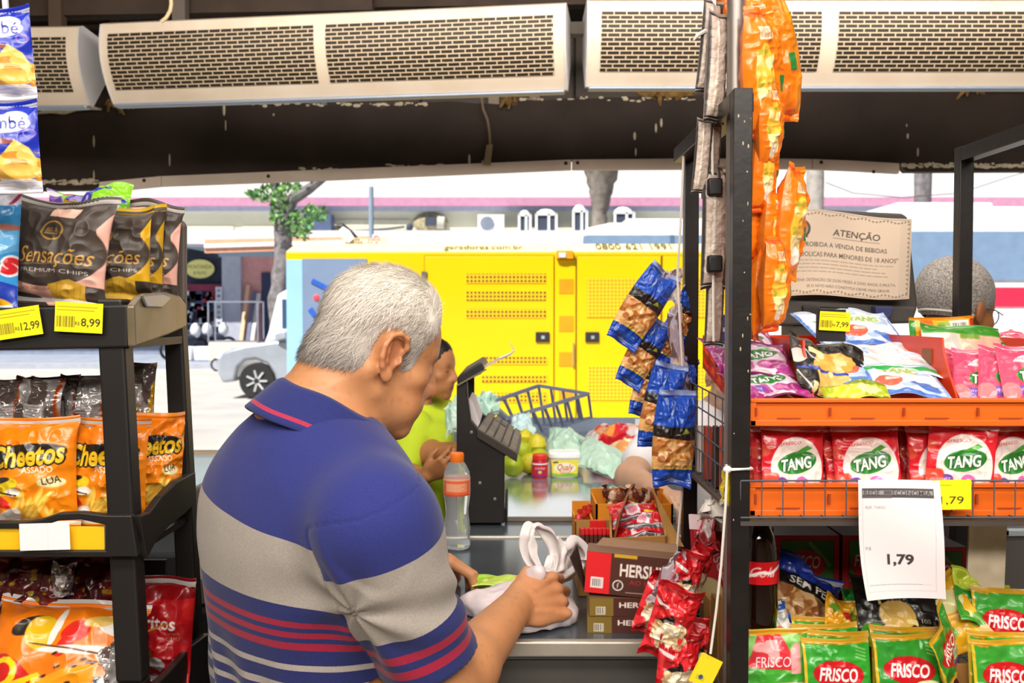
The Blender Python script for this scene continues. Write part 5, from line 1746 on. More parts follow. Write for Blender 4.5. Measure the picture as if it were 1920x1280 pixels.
                # --- shopping at the far end
def fruit_bag():
 t = thing('bag_of_limes', 'thin clear bag of yellow green limes beside the keyboard stand', 'bag of fruit', P(985, 893, 2.98))
 g = random.Random(3)
 m_l = [M('lime_skin', '#b9c22c', 0.4, col2='#8fa81c', scale=20, bump=.1, bscale=120), M('yellow_lime_skin', '#d8cc30', 0.4, col2='#b8ac20', scale=20, bump=.1, bscale=120)]
 for i, (px, py, r, Y) in enumerate(((962, 872, .036, 2.94), (993, 868, .034, 3.0), (978, 846, .034, 3.02), (1006, 834, .033, 3.06), (1012, 858, .03, 3.0), (985, 822, .028, 3.1))):
  p = P(px, py, Y)
  T = Matrix.Rotation(g.uniform(0, 6), 4, 'X') @ Matrix.Rotation(g.uniform(0, 6), 4, 'Z')
  mb = MB()
  prof = [(.001, -r * 1.08), (r * .3, -r), (r * .8, -r * .6), (r, 0), (r * .8, r * .62), (r * .32, r), (r * .12, r * 1.1), (.001, r * 1.14)]
  mb.lathe(prof, 18, T=Matrix.Translation(p) @ T)
  o = mb.build('lime', m_l[i % 2])
  tag(o, ('lime lowest beside the keyboard stand in the clear bag', 'lime touching the yogurt pot in the clear bag', 'yellowish lime in the middle of the clear bag', 'lime on top of the pile near the mint bag', 'yellow lime peeping over the yogurt pot lid', 'lime furthest back in the clear bag')[i], 'lime', 'limes in the clear bag')
 F = Field(np.array(P(985, 850, 3.0)) - .14, np.array(P(985, 850, 3.0)) + .14, .005)
 for px, py, r, Y in ((962, 868, .046, 2.96), (993, 866, .044, 3.0), (978, 846, .044, 3.02), (1006, 836, .042, 3.06), (985, 822, .038, 3.1), (1000, 806, .02, 3.12)):
  F.ell(P(px, py, Y), (r, r, r), k=.03)
 F.plane((0, 0, CZ + .001), (0, 0, -1))
 V, Q = F.mesh()
 N = vnormals(V, Q)
 V = V + N * (vnoise(V[:, 0] * 60, V[:, 1] * 60, V[:, 2] * 60, 3)[:, None] - .5) * .006
 quick('clear_film', V, Q, None, M('clear_film', '#f0f4e8', 0.08, trans=1.0, ior=1.02, alpha=.35), t, True)
fruit_bag()
def tub():
 base = P(1058, 893, 2.96)
 base.z = CZ
 t = thing('margarine_tub', 'yellow margarine tub with a white lid at the far counter', 'tub', base)
 def ring(w, d, z, n=40, e=4.0):
  out = []
  for j in range(n):
   a = 2 * math.pi * j / n
   c, s = math.cos(a), math.sin(a)
   k = (abs(c) ** e + abs(s) ** e) ** (-1 / e)
   out.append((w * k * c, d * k * s, z))
  return out
 def loftm(rings):
  mb = MB()
  n = len(rings[0])
  mb.add([p for r_ in rings for p in r_], [(i * n + j, i * n + (j + 1) % n, (i + 1) * n + (j + 1) % n, (i + 1) * n + j) for i in range(len(rings) - 1) for j in range(n)] + [tuple(range(n))[::-1], tuple((len(rings) - 1) * n + j for j in range(n))])
  return mb
 loftm([ring(.040, .03, 0), ring(.042, .032, .004), ring(.047, .036, .062)]).build('tub_body', M('tub_white', '#efe9d8', 0.4), t)
 loftm([ring(.049, .038, .060), ring(.0505, .0395, .062), ring(.0505, .0395, .073), ring(.047, .036, .078), ring(.046, .035, .077)]).build('lid', M('lid_white', '#f4f4f2', 0.4), t)
 cv = Canvas(110, .62, '#f5e23a').poly([(0, 0), (1, 0), (1, .1), (.7, .14), (.3, .08), (0, .14)], '#86c030').ell(.5, .33, .42, .2, '#f8f4d8').poly([(.06, .5), (.25, .52), (.24, .58), (.05, .56)], '#4a5a40')
 cv.text('Qualy', .52, .36, .24, '#d8301c', width=.62, shear=.3, bold=.01).text('CREMOSA', .5, .19, .05, '#d8301c', width=.35).lines(.3, .1, .7, .16, 2, '#a86018', .014)
 o = sheet('label_front', cv, .082, glossp, t, thick=.001, curl=lambda p, U, V: np.stack([p[..., 0] * (.93 + .07 * V), p[..., 1] - .0327 - .0035 * V, p[..., 2] + .004], -1))
 return t
tub()
def pot():
 base = P(1012, 893, 2.93)
 base.z = CZ
 t = thing('yogurt_pot', 'small red yogurt pot beside the margarine tub', 'yogurt', base)
 MB().lathe([(.001, .0), (.022, 0), (.024, .004), (.0245, .05), (.021, .056), (.021, .058)], 28).build('pot_body', M('pot_red', '#c01830', 0.35), t)
 MB().lathe([(.0215, .057), (.0225, .058), (.0225, .07), (.019, .074), (.001, .075)], 28).build('lid', M('pot_lid_red', '#e03028', 0.35), t)
 cv = Canvas(90, .34, '#c81e38').rect(0, 0, 1, .03, '#7a2a80').rect(0, .3, 1, .34, '#f2e8ea')
 for x in (.5, 0, 1):
  cv.text('ninho', x, .22, .08, '#f8eef0', width=.2, shear=.2).ell(x, .12, .07, .06, '#7a3090').ell(x, .12, .04, .04, '#f4c430')
 G = []
 for i in range(cv.ny):
  for j in range(cv.nx):
   a = 2 * math.pi * j / (cv.nx - 1) + math.pi / 2
   r = .02435 + .0006 * i / cv.ny + .0005
   G.append((r * math.cos(a), r * math.sin(a), .006 + .042 * i / (cv.ny - 1)))
 quick('label_band', np.array(G), _gridq(cv.nx, cv.ny), cv.lin(), glossp, t)
pot()
def drape(name, cv, c00, c10, c11, c01, mat, bulge=.02, wr=.006, seed=0, parent=None, thick=.001, up=(0, -.3, 1), back='#dcf2e6'):
 """crumpled film stretched between four places (bottom-left, bottom-right, top-right, top-left)"""
 U, V = cv.X, cv.Y / cv.a
 c = [np.array(q, float) for q in (c00, c10, c11, c01)]
 B = (c[0] * ((1 - U) * (1 - V))[..., None] + c[1] * (U * (1 - V))[..., None] + c[2] * (U * V)[..., None] + c[3] * ((1 - U) * V)[..., None])
 n = np.array(Vector(up).normalized())
 z = bulge * (16 * U * (1 - U) * V * (1 - V)) ** .6
 r1 = np.abs(vnoise(U * 7, V * 7, 0, seed) - .5)
 r2 = np.abs(vnoise(U * 4 + V * 3, V * 5 - U * 3, 0, seed + 3) - .5)
 z = z + wr * (1.6 - 3.2 * r1 - 4 * r2)
 e = wr * 2.5
 B[..., 0] += e * (vnoise(V * 5, U * 5, 1, seed + 7) - .5)
 B[..., 2] += e * (vnoise(V * 5, U * 5, 2, seed + 8) - .5)
 F = B + n * z[..., None]
 K = B - n * (z * .7 + thick)[..., None]
 F, K = F.reshape(-1, 3), K[::2, ::2]
 by, bx = K.shape[:2]
 cb = np.empty((by * bx, 3))
 cb[:] = srgb(back)[:3]
 return quick(name, np.vstack([F, K.reshape(-1, 3)]), np.vstack([_gridq(cv.nx, cv.ny), _gridq(bx, by, True, len(F))]), np.vstack([cv.lin(), cb]), mat, parent)
bagfilm = VM('mint_bag_film', 0.3, trans=.25, coat=.2)
cv = Canvas(110, .5, '#cdf0dc').noise(4, .1, 3).ring(.55, .25, .055, .06, .014, '#4a9a74').text('4', .55, .25, .06, '#4a9a74').text('cos', .74, .27, .1, '#4a9a74', width=.12, rot=0).lines(.6, .04, .78, .12, 2, '#6aae8c', .012).patch(3, .62, '#d4f2e0', 4)
o = drape('mint_shopping_bag', cv, P(1078, 868, 2.95), P(1145, 897, 2.82), P(1190, 862, 2.9), P(1100, 818, 3.15), bagfilm, .03, .0045, 4)
tag(o, 'mint green printed shopping bag flap trailing across the counter', 'shopping bag')
cv = Canvas(80, .8, '#c8eeda').noise(4, .12, 6).patch(3, .6, '#d0f0de', 4).poly([(.8, .3), (.95, .35), (.9, .5)], '#6ab890')
o = drape('mint_shopping_bag', cv, P(1024, 850, 3.12), P(1092, 868, 3.05), P(1098, 826, 3.2), P(1030, 806, 3.3), bagfilm, .05, .005, 8)
tag(o, 'puffed mint green shopping bag behind the margarine tub', 'shopping bag')
cv = Canvas(60, 1.0, '#cfeef2').noise(4, .1, 9)
o = drape('mint_shopping_bag', cv, P(955, 815, 3.2), P(1003, 818, 3.2), P(992, 774, 3.3), P(962, 785, 3.3), bagfilm, .02, .006, 11, back='#d8eef2')
tag(o, 'pale blue bag standing behind the limes', 'shopping bag')
cv = Canvas(60, .9, '#c4ecde').noise(4, .1, 10)
o = drape('mint_shopping_bag', cv, P(893, 778, 2.95), P(935, 772, 2.95), P(928, 748, 3.0), P(892, 748, 3.0), bagfilm, .03, .01, 12)
tag(o, 'pale mint bag crumpled behind the keyboard', 'shopping bag')
cv = Canvas(100, .6, '#e83038').poly([(0, .3), (.5, .5), (1, .4), (1, .6), (0, .6)], '#f4e2e2').patch(4, .58, '#f8eaea', 3).ell(.3, .25, .18, .12, '#f0a050').rect(.8, .45, 1, .6, '#f2c62c').ell(.72, .3, .16, .1, '#f6d8d0').poly([(.0, .0), (1, .0), (1, .1), (0, .14)], '#c01824')
o = drape('rice_packet', cv, P(1112, 838, 3.2), P(1212, 838, 3.2), P(1212, 806, 3.6), P(1095, 816, 3.6), film, .05, .008, 5, back='#c02028')
tag(o, 'red and white grocery packet lying flat behind the mint bag', 'packet')
cv = Canvas(80, .5, '#f0cda0').rect(0, .3, 1, .5, '#e02a34').text('6', .6, .2, .22, '#5a5070').ell(.2, .15, .15, .1, '#e8a060').rect(0, 0, 1, .03, '#e02a34')
o = drape('rice_packet', cv, P(1150, 858, 2.98), P(1222, 852, 2.98), P(1222, 822, 3.12), P(1140, 834, 3.12), film, .03, .006, 15, back='#c02028')
tag(o, 'red and cream grocery packet half under the cashier’s sleeve', 'packet')
m_wire = M('blue_grey_wire', '#7f8aa4', 0.5, metal=.1)
t = thing('wire_basket', 'tipped blue grey wire shopping basket at the counter end', 'basket', P(1030, 805, 3.5))
top = [P(920, 754, 3.5), P(1010, 723, 3.85), P(1103, 738, 3.7), P(952, 784, 3.32)]
low = [P(950, 800, 3.6), P(1021, 797, 3.95), P(1109, 782, 3.8), P(978, 822, 3.42)]
mb = MB()
for a, b_ in zip(top, top[1:] + top[:1]):
 mb.bar(a, b_, .012)
mb.build('rim', m_wire, t, True, smooth=0)
mb = MB()
for a, b_ in zip(low, low[1:] + low[:1]):
 mb.bar(a, b_, .009)
for k in range(1, 5):
 mb.bar(low[0].lerp(low[1], k / 5), low[3].lerp(low[2], k / 5), .006)
mb.build('basket_floor', m_wire, t, True, smooth=0)
mb = MB()
for i, n in ((0, 4), (1, 4), (2, 7), (3, 2)):
 for k in range(n):
  u = k / n
  mb.bar(top[i].lerp(top[(i + 1) % 4], u), low[i].lerp(low[(i + 1) % 4], u), .009)
mb.build('side_wires', m_wire, t, True, smooth=0)
                # --- chocolate cartons beside the rack
kraft = M('kraft_card', '#a8793e', 0.75, var=.12, scale=8)
orange_card = M('orange_card', '#dd8c1c', 0.6, var=.08, scale=5)
def open_carton(name, label, a, b, z0, z1, mat, th=.004, back_up=.0, tilt=(0, 0, 0), cat='carton'):
 """open topped carton between two floor corners"""
 c = Vector(((a[0] + b[0]) / 2, (a[1] + b[1]) / 2, z0))
 t = thing(name, label, cat, c, tilt)
 w, d, h = (b[0] - a[0]) / 2, (b[1] - a[1]) / 2, z1 - z0
 MB().box((-w, -d, 0), (w, d, th)).build('carton_floor', mat, t, smooth=0)
 MB().box((-w, -d, 0), (w, -d + th, h)).build('front_panel', mat, t, smooth=0)
 MB().box((-w, d - th, 0), (w, d, h + back_up)).build('back_panel', mat, t, smooth=0)
 MB().box((-w, -d, 0), (-w + th, d, h)).build('side_panel', mat, t, smooth=0)
 MB().box((w - th, -d, 0), (w, d, h)).build('side_panel', mat, t, smooth=0)
 return t
a, b_ = P(1117, 1000, 1.90), P(1262, 1000, 1.90)
zt, zf = P(1, 915, 2.03).z, P(1, 945, 1.9).z
bx = open_carton('chocolate_carton', 'orange open carton of wrapped sweets under the peanut strip', (a.x, 1.90), (b_.x, 2.03), CZ, zf, orange_card, back_up=zt - zf)
m_wrap = [M('dark_wrapper', '#5a2a20', 0.3, coat=.3), M('pale_wrapper', '#d8b49c', 0.3, coat=.3), M('brown_wrapper', '#7a4030', 0.3, coat=.3)]
g = random.Random(6)
for i in range(9):
 x = a.x + .045 + i * .0105 * (1.0)
 p = Vector((a.x + .03 + (b_.x - a.x - .06) * i / 8, g.uniform(1.93, 2.0), zf + g.uniform(-.004, .008)))
 T = Matrix.Translation(p) @ Euler((g.uniform(-.5, .5), g.uniform(-.5, .5), g.uniform(0, 3))).to_matrix().to_4x4()
 o = MB().lathe([(.001, -.02), (.008, -.019), (.003, -.012), (.009, -.006), (.009, .006), (.003, .012), (.008, .019), (.001, .02)], 10, T=T).build('wrapped_sweet', m_wrap[i % 3])
 tag(o, 'small twist wrapped sweet in the orange open carton', 'sweet', 'sweets in the orange carton')
a2_, b2c = P(1079, 1012, 1.88), P(1114, 1012, 1.88)
zf2 = P(1, 978, 1.88).z
open_carton('sweet_box', 'small orange box of red sweets at the left of the carton group', (a2_.x, 1.88), (b2c.x, 1.99), CZ, zf2, orange_card, back_up=.02)
for i in range(5):
 p = Vector((a2_.x + .008 + .006 * i, 1.905 + .017 * i, zf2 + .003))
 T = Matrix.Translation(p) @ Euler((0, .4, g.uniform(0, 3))).to_matrix().to_4x4()
 o = MB().lathe([(.001, -.014), (.006, -.013), (.0025, -.008), (.008, -.004), (.008, .004), (.0025, .008), (.006, .013), (.001, .014)], 10, T=T).build('wrapped_sweet', M('red_wrapper', '#c8302c', 0.3, coat=.3))
 tag(o, 'red wrapped sweet in the small orange box', 'sweet', 'red sweets in the small box')
zs = P(1, 1046, 1.72).z
tag(MB().box((P(1085, 1, 1.72).x, 1.70, CZ), (P(1245, 1, 1.72).x, 1.875, zs)).build('support_carton', kraft, bevel=.003), 'plain brown carton under the chocolate bar box', 'carton')
a3, b3 = P(1086, 1040, 1.715), P(1152, 1040, 1.715)
bb = open_carton('bar_box', 'brown box holding a row of red tipped chocolate bars', (a3.x, 1.71), (b3.x, 1.80), zs, P(1, 1024, 1.715).z, kraft, back_up=.03)
MB().box((-.006, .036, .02), (.024, .046, .052)).build('header_flap', M('flap_red', '#d8201c', 0.4), bb, smooth=0)
for i in range(7):
 x = a3.x + .008 + (b3.x - a3.x - .016) * i / 6
 t = thing('chocolate_bar', 'slim chocolate bar with a red tip standing in the brown box', 'chocolate bar', (x, 1.75 + .002 * (i % 2), zs + .005), (R(-8), 0, R(4)), 'chocolate bars in the brown box')
 MB().box((-.0035, -.012, 0), (.0035, .012, .038)).build('bar_wrapper', M('bar_brown', '#4a2218', 0.35), t, bevel=.001)
 MB().box((-.0037, -.0125, .030), (.0037, .0125, .042)).build('bar_tip', M('bar_red', '#c8141c', 0.35), t, bevel=.001)
bx2 = open_carton('wrapper_carton', 'tilted open brown carton filled with red packets', (P(1155, 1, 1.70).x, 1.685), (P(1262, 1, 1.70).x, 1.80), zs + .004, P(1, 990, 1.70).z, kraft, back_up=.01, tilt=(R(10), R(-4), R(-6)))
o = MB().hexa([(-.05, -.058, .03), (-.05, .058, .03), (-.047, .058, .03), (-.047, -.058, .03)], [(-.03, -.05, .10), (-.005, .05, .115), (-.002, .05, .115), (-.027, -.05, .10)]).build('flap', M('flap_brown', '#8a4a28', 0.6), bx2, smooth=0)
MB().hexa([(.046, -.058, .04), (.046, .058, .04), (.05, .058, .04), (.05, -.058, .04)], [(.075, -.05, .03), (.03, .06, .10), (.034, .06, .10), (.079, -.05, .03)]).build('flap', kraft, bx2, smooth=0)
cv = Canvas(90, .62, '#c8101c').rect(.32, .22, .62, .5, '#f0dfe4').rect(.38, .28, .56, .44, '#e88aa0').ell(.12, .35, .1, .09, '#a00c14').ell(.6, .57, .16, .06, '#f0c828').poly([(0, .05), (1, .12), (1, .24), (0, .16)], '#5a5056').poly([(.0, .1), (.9, .2), (.9, .22), (0, .12)], '#d8d4d8').text('18', .85, .18, .1, '#efe6e8')
for i, (dx, dy, dz_, rx, rz) in enumerate(((0, -.015, .028, -58, 4), (.006, .0, .042, -56, -6), (-.004, .016, .054, -55, 8))):
 o = pillow('chocolate_packet', cv, .092, .016, film, seed=110 + i, wr=.003, back='#a01018')
 put(o, ('red chocolate packet at the front of the tilted brown carton', 'red chocolate packet in the middle of the tilted brown carton', 'red chocolate packet on top in the tilted brown carton')[i], 'packet', Vector(bx2.location) + Vector((dx, dy - .03, dz_)), (R(rx), R(-4), R(rz)))
def cocoa(w, h, zbase, label, px, py, Y, rz, ry, d=.13, brown='#4a2218', accent='#d8141c', side='#c8141c'):
 cv = Canvas(150, h / w, brown)
 a_ = h / w
 if accent:
  cv.rect(0, 0, .27, a_, accent).rect(.06, .06, .2, .18, '#e8dcd8').bars(.08, .08, .18, .16, '#7a7070', 5, 8)
 else:
  cv.rect(0, 0, .3, a_, '#7d6420')
  cv.rect(.08, .02, .2, .12, '#d8d0c0').bars(.09, .03, .19, .11, '#6a6050', 5, 8)
 cv.text("HERSHEY'S", .70, a_ * .62, a_ * .3, '#e6d8d0', width=.66, bold=.03)
 if accent:
  cv.text('AO LEITE', .66, a_ * .34, a_ * .11, '#b81820', width=.36).ell(.36, .11, .06, .06, '#d8d0cc').ell(.36, .11, .045, .045, brown).text('f', .36, .11, .06, '#d8d0cc').ell(.85, .1, .09, .05, '#3a4a80').poly([(.3, a_ - .04), (.55, a_ - .04), (.55, a_), (.3, a_)], '#c8a020').line([(.45, .04), (.7, .045)], .01, '#a89088')
 o = printbox('chocolate_box', cv, w, d, card, side=side, top='#7a5a44')
 return put(o, label, 'box', P(px, py, Y), (0, R(ry), R(rz)))
o = cocoa(.13, .027, CZ, 'lowest olive and brown chocolate box on the counter edge', 1178, 1199, 1.505, -4, 0, accent=None, side='#8a6e28')
o.location.z = CZ
o = cocoa(.126, .029, CZ, 'olive and brown chocolate box second from the bottom of the stack', 1180, 1162, 1.505, -2, 0, accent=None, side='#8a6e28')
o.location.z = CZ + .0275
o = cocoa(.145, .066, CZ, 'large red and brown chocolate box on top of the olive boxes', 1181, 1128, 1.505, -7, 4, d=.055)
o.location.z = CZ + .059
mb = MB().hexa([(-.06, .045, .066), (.072, .045, .066), (.072, .049, .066), (-.06, .049, .066)], [(-.05, .06, .075), (.07, .05, .078), (.07, .054, .078), (-.05, .064, .075)])
f_ = mb.build('lid_flap', M('card_brown_grey', '#8a6a50', 0.7), o, smooth=0)
mb = MB().hexa([(-.0735, .0, .0), (-.071, .0, .0), (-.071, .05, .0), (-.0735, .05, .0)], [(-.10, .01, .05), (-.098, .01, .05), (-.09, .05, .06), (-.092, .05, .06)])
mb.build('torn_side_flap', M('flap_dark', '#2a1c14', 0.7), o, smooth=0)
cv = Canvas(110, .32, '#9ccc2c').ell(.4, .16, .3, .1, '#f0d8a0').blobs(.2, .08, .6, .24, 16, .04, ['#e8a850', '#d88838', '#f4cc80'], 3).rect(0, 0, .04, .32, '#d0e890').rect(.94, 0, 1, .32, '#b8dc60').patch(5, .6, '#c4e060', 4)
o = pillow('biscuit_packet', cv, .155, .02, film, seed=120, wr=.003, back='#90bc28')
put(o, 'lime green biscuit packet lying under the white carrier bag', 'packet', (.006, 1.70, CZ + .016), (R(-82), 0, R(3)))
                # --- the steel rack on the right
XL, XR, YF, YB, ZT = .306, .815, 1.29, 1.74, 1.795
m_frame = M('chipped_black_paint', '#1b1716', 0.35, var=.25, scale=30, bump=.03, bscale=90)
rk = thing('steel_rack', 'black steel rack with orange trays of drink sachets', 'rack', (.56, 1.52, 0))
for x, y in ((XL, YF), (XL + .017, YB), (XR, YF), (XR, YB)):
 MB().box((x - .0125, y - .0125, 0), (x + .0125, y + .0125, ZT)).build('post', m_frame, rk, True, smooth=0, bevel=.0012)
MB().box((XL - .0125, YF + .0125, ZT - .026), (XL + .02, YB + .0125, ZT - .001)).build('top_bar', m_frame, rk, True, smooth=0, bevel=.001)
MB().box((XR - .0125, YF + .0125, ZT - .026), (XR + .0125, YB - .0125, ZT - .001)).build('top_bar', m_frame, rk, True, smooth=0, bevel=.001)
g = random.Random(2)
mb = MB()
for i in range(16):
 z = g.uniform(1.2, 1.78)
 x = XL + g.uniform(-.01, .011)
 mb.ell((x, YF - .0127, z), (g.uniform(.0005, .0015), .0003, g.uniform(.0008, .003)), 6, 4)
s_ = mb.build('paint_scuffs', M('bare_metal', '#a8977c', 0.5), rk, True)
s_['kind'] = 'stuff'
tag(MB().tube([(.3155, 1.366, 0), (.3155, 1.366, 2.8)], .0125, 20).build('support_pole', M('grey_pole', '#8d8580', 0.35, metal=.5, var=.1, scale=4)), 'round grey steel pole rising behind the near rack post', 'pole')
m_bw_ = M('black_wire', '#1c1817', 0.4)
def basket(z0, z1, dx, label_part, n=18):
 mb = MB()
 xa, xb, ya, yb = XL + .0, XR, YF - .012, YB - .02
 for z in (z0, z1):
  mb.tube([(xa, ya, z), (xb, ya, z)], .0013, 6)
  mb.tube([(xa, ya, z), (xa, yb, z)], .0013, 6)
  mb.tube([(xb, ya, z), (xb, yb, z)], .0013, 6)
  mb.tube([(xa, yb, z), (xb, yb, z)], .0013, 6)
 for i in range(n + 1):
  x = xa + (xb - xa) * i / n
  mb.tube([(x, ya, z1), (x, ya, z0), (x, yb, z0), (x, yb, z1)], .001, 5)
 for i in range(1, 14):
  y = ya + (yb - ya) * i / 14
  mb.tube([(xa, y, z1), (xa, y, z0), (xb, y, z0), (xb, y, z1)], .001, 5)
 mb.build(label_part, m_bw_, rk, True)
 MB().box((xa, ya + .004, z0 - .007), (xb, yb, z0 - .001)).build('shelf_board', M('shelf_board_brown', '#6a5338', 0.7), rk, True, smooth=0)
 MB().box((xa, ya - .001, z0 - .011), (xb, ya + .005, z0 - .005)).build('shelf_rail', M('shelf_rail_grey', '#5b5350', 0.4, metal=.4), rk, True, smooth=0)
zb1, zt1 = P(1600, 970, 1.278).z, P(1600, 901, 1.278).z
basket(zb1, zt1, 0, 'wire_basket')
mb = MB()
for z in (zt1 + .03, zt1 + .07, zt1 + .105):
 mb.tube([(XL + .004, YF, z - .01), (XL + .004, YB - .02, z)], .0013, 6)
for i in range(9):
 y = YF + .02 + i * .05
 mb.tube([(XL + .004, y, zb1), (XL + .004, y, zt1 + .1)], .001, 5)
mb.build('side_wires', m_bw_, rk, True)
zb0, zt0 = P(1600, 1420, 1.278).z, P(1600, 1345, 1.278).z
basket(zb0, zt0, 0, 'wire_basket')
mb = MB()
mb.tube([P(1810, 1070, 1.5), P(1858, 1118, 1.40)], .0013, 6).tube([P(1829, 1090, 1.45), P(1829, 1120, 1.45)], .001, 5)
mb.build('sloping_wire', m_bw_, rk, True)
# ---- orange trays
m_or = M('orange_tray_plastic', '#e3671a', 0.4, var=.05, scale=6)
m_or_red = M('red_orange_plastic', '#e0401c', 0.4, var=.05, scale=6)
m_mark = M('embossed_mark', '#9a3a12', 0.6)
def tray(label, zlip0, zlip1, zfloor_f, zfloor_b, zrim, dividers, lip_front=1.297):
 t = thing('orange_tray', label, 'tray', (.56, 1.5, zfloor_f))
 xf0, xb0, xr = .322, .345, .80
 yb = 1.715
 th = .004
 MB().hexa([(xf0, lip_front + .01, zfloor_f - th), (xr, lip_front + .01, zfloor_f - th), (xr, yb, zfloor_b - th), (xb0, yb, zfloor_b - th)],
    [(xf0, lip_front + .01, zfloor_f), (xr, lip_front + .01, zfloor_f), (xr, yb, zfloor_b), (xb0, yb, zfloor_b)]).build('tray_floor', m_or, t, True, smooth=0)
 h = zlip1 - zlip0
 mb = MB().box((xf0, lip_front, zlip0), (xr, lip_front + .008, zlip1))
 mb.box((xf0, lip_front - .005, zlip1 - .005), (xr, lip_front, zlip1)).box((xf0, lip_front - .004, zlip0), (xr, lip_front, zlip0 + .008)).box((xf0, lip_front - .004, zlip0), (xf0 + .008, lip_front, zlip1))
 o = mb.build('front_lip', m_or, t, True, smooth=0, bevel=.001)
 for k in range(4):
  x = xf0 + .006 + k * .1
  mk = MB().box((x, lip_front - .0055, zlip0 + h * .38), (x + .003, lip_front - .003, zlip0 + h * .68)).build('embossed_mark', m_mark, o, False, smooth=0)
  mk.location = (0, 0, 0)
  MB().box((x + .03, lip_front - .0052, zlip0 + .010), (x + .062, lip_front - .0035, zlip0 + .0115)).build('embossed_line', m_mark, o, False, smooth=0)
 def sw(y):
  u = (y - lip_front) / (yb - lip_front)
  return xf0 + (xb0 - xf0) * u
 rows = MB()
 def strip(y0, y1, a0, a1, b0, b1):
  rows.hexa([(sw(y0) - .004, y0, a0), (sw(y0), y0, a0), (sw(y1), y1, b0), (sw(y1) - .004, y1, b0)], [(sw(y0) - .004, y0, a1), (sw(y0), y0, a1), (sw(y1), y1, b1), (sw(y1) - .004, y1, b1)])
 zf0, zf1, zr0, zr1 = zfloor_f, zlip1, zfloor_b, zrim
 for u0, u1 in ((0, .16), (.42, .58), (.84, 1.0)):
  strip(lip_front + .004, yb, zf0 + (zf1 - zf0) * u0, zf0 + (zf1 - zf0) * u1, zr0 + (zr1 - zr0) * u0, zr0 + (zr1 - zr0) * u1)
 for k in range(7):
  y0 = lip_front + .004 + k * (yb - lip_front - .018) / 6
  u = (y0 - lip_front) / (yb - lip_front)
  strip(y0, y0 + .014, zf0 + (zr0 - zf0) * u, zf1 + (zr1 - zf1) * u, zf0 + (zr0 - zf0) * u, zf1 + (zr1 - zf1) * u)
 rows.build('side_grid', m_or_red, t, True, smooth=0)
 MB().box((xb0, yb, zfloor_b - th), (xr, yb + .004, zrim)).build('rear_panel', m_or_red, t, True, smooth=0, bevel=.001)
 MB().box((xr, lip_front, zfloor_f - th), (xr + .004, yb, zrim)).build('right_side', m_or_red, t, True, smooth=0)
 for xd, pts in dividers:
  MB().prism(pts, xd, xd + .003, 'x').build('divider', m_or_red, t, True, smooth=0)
 return t
L0, L1 = P(1600, 798, 1.297).z, P(1600, 747, 1.297).z
ZR = P(1450, 628, 1.715).z
def divcurve(zf, zr, y0, y1):
 pts = [(y0, zf + .002)]
 for k in range(9):
  u = k / 8
  pts.append((y0 + (y1 - y0) * (.03 + .17 * (1 - (1 - u) ** 1.7)), zf + (zr - zf) * u ** .8))
 return pts + [(y1, zr), (y1, zf + .05)]
tray('orange tray with mixed sachets under the black monitor back', L0, L1, L0 + .004, L0 + .055, ZR, [(.425, divcurve(L0 + .008, ZR, 1.325, 1.712)), (.628, divcurve(L0 + .008, ZR + .004, 1.325, 1.712))])
K0, K1 = P(1600, 966, 1.297).z, P(1600, 906, 1.297).z
tray('lower orange tray packed with upright red and white sachets', K0, K1, K0 + .004, K0 + .02, P(1450, 812, 1.70).z, [(.445, [(1.36, K0 + .01), (1.39, K0 + .08), (1.712, K0 + .11), (1.712, K0 + .02)])])
q = P(1430, 628, 1.70)
MB().box((.4215, 1.432, P(1, 675, 1.44).z), (.4248, 1.458, P(1, 652, 1.44).z)).build('price_clip', M('clip_dark_blue', '#2a3144', 0.5), None, smooth=0)
tag(MB().box((.6262, 1.432, P(1, 682, 1.44).z), (.6279, 1.466, P(1, 654, 1.44).z)).build('sticker', M('brown_sticker', '#8a4a1c', .5), smooth=0), 'small brown sticker on the divider beside the pink sachets', 'sticker')
tag(bpy.data.objects['price_clip'], 'small dark blue clip on the divider beside the purple sachets', 'clip')
# ---- sachets
def tang(main, dark, centre, fruit, seed):
 cv = Canvas(110, 1.22, main)
 cv.ell(.55, .55, .42, .5, centre).patch(3, .58, main, seed).patch(5, .68, fruit, seed + 2, box=(.0, .0, .5, .9)).rect(0, 1.13, 1, 1.22, '#e4d0d2').rect(0, 1.10, 1, 1.13, dark).rect(0, 0, 1, .05, dark)
 cv.text('REFRESCO', .42, .94, .05, main, width=.4, shear=.2, rot=8)
 cv.ell(.54, .64, .31, .17, '#2f8a32', 14).ell(.59, .66, .28, .155, '#257a2a', 14).poly([(.5, .78), (.72, .92), (.8, .88), (.66, .8)], '#4aa43a')
 cv.text('TANG', .54, .63, .18, '#f8f8f4', width=.50, shear=.25, bold=.03, rot=10, outline='#1c5c24', ow=.015)
 cv.ell(.3, .32, .1, .09, '#7a50b0').ell(.62, .33, .11, .1, '#d868b0').text('VIT', .3, .33, .06, '#f0e8f8', width=.12).text('C', .62, .33, .08, '#f8e8f4')
 cv.ell(.12, .3, .14, .16, fruit, 30).ell(.86, .22, .1, .12, fruit).rect(.3, .07, .75, .13, '#f4eeee').lines(.32, .075, .73, .125, 2, dark, .01, seed)
 return cv
TR = tang('#d8202e', '#b81424', '#f4e8e2', '#e2503e', 3)
TP = tang('#e0486a', '#c83060', '#f4dfe0', '#ee7a80', 5)
TV = tang('#a02470', '#701050', '#ecd2e4', '#b03a8c', 7)
TB = tang('#4f7ed0', '#3058b0', '#e4ecf8', '#7aa4e4', 9)
W = .092
def sachet(name, cv, seed, t=.012, back='#c82838', w=W):
 return pillow(name, cv, w, t, film, seed=seed, wr=.0022, back=back, seal=.055, pinch=.03, pwr=3)
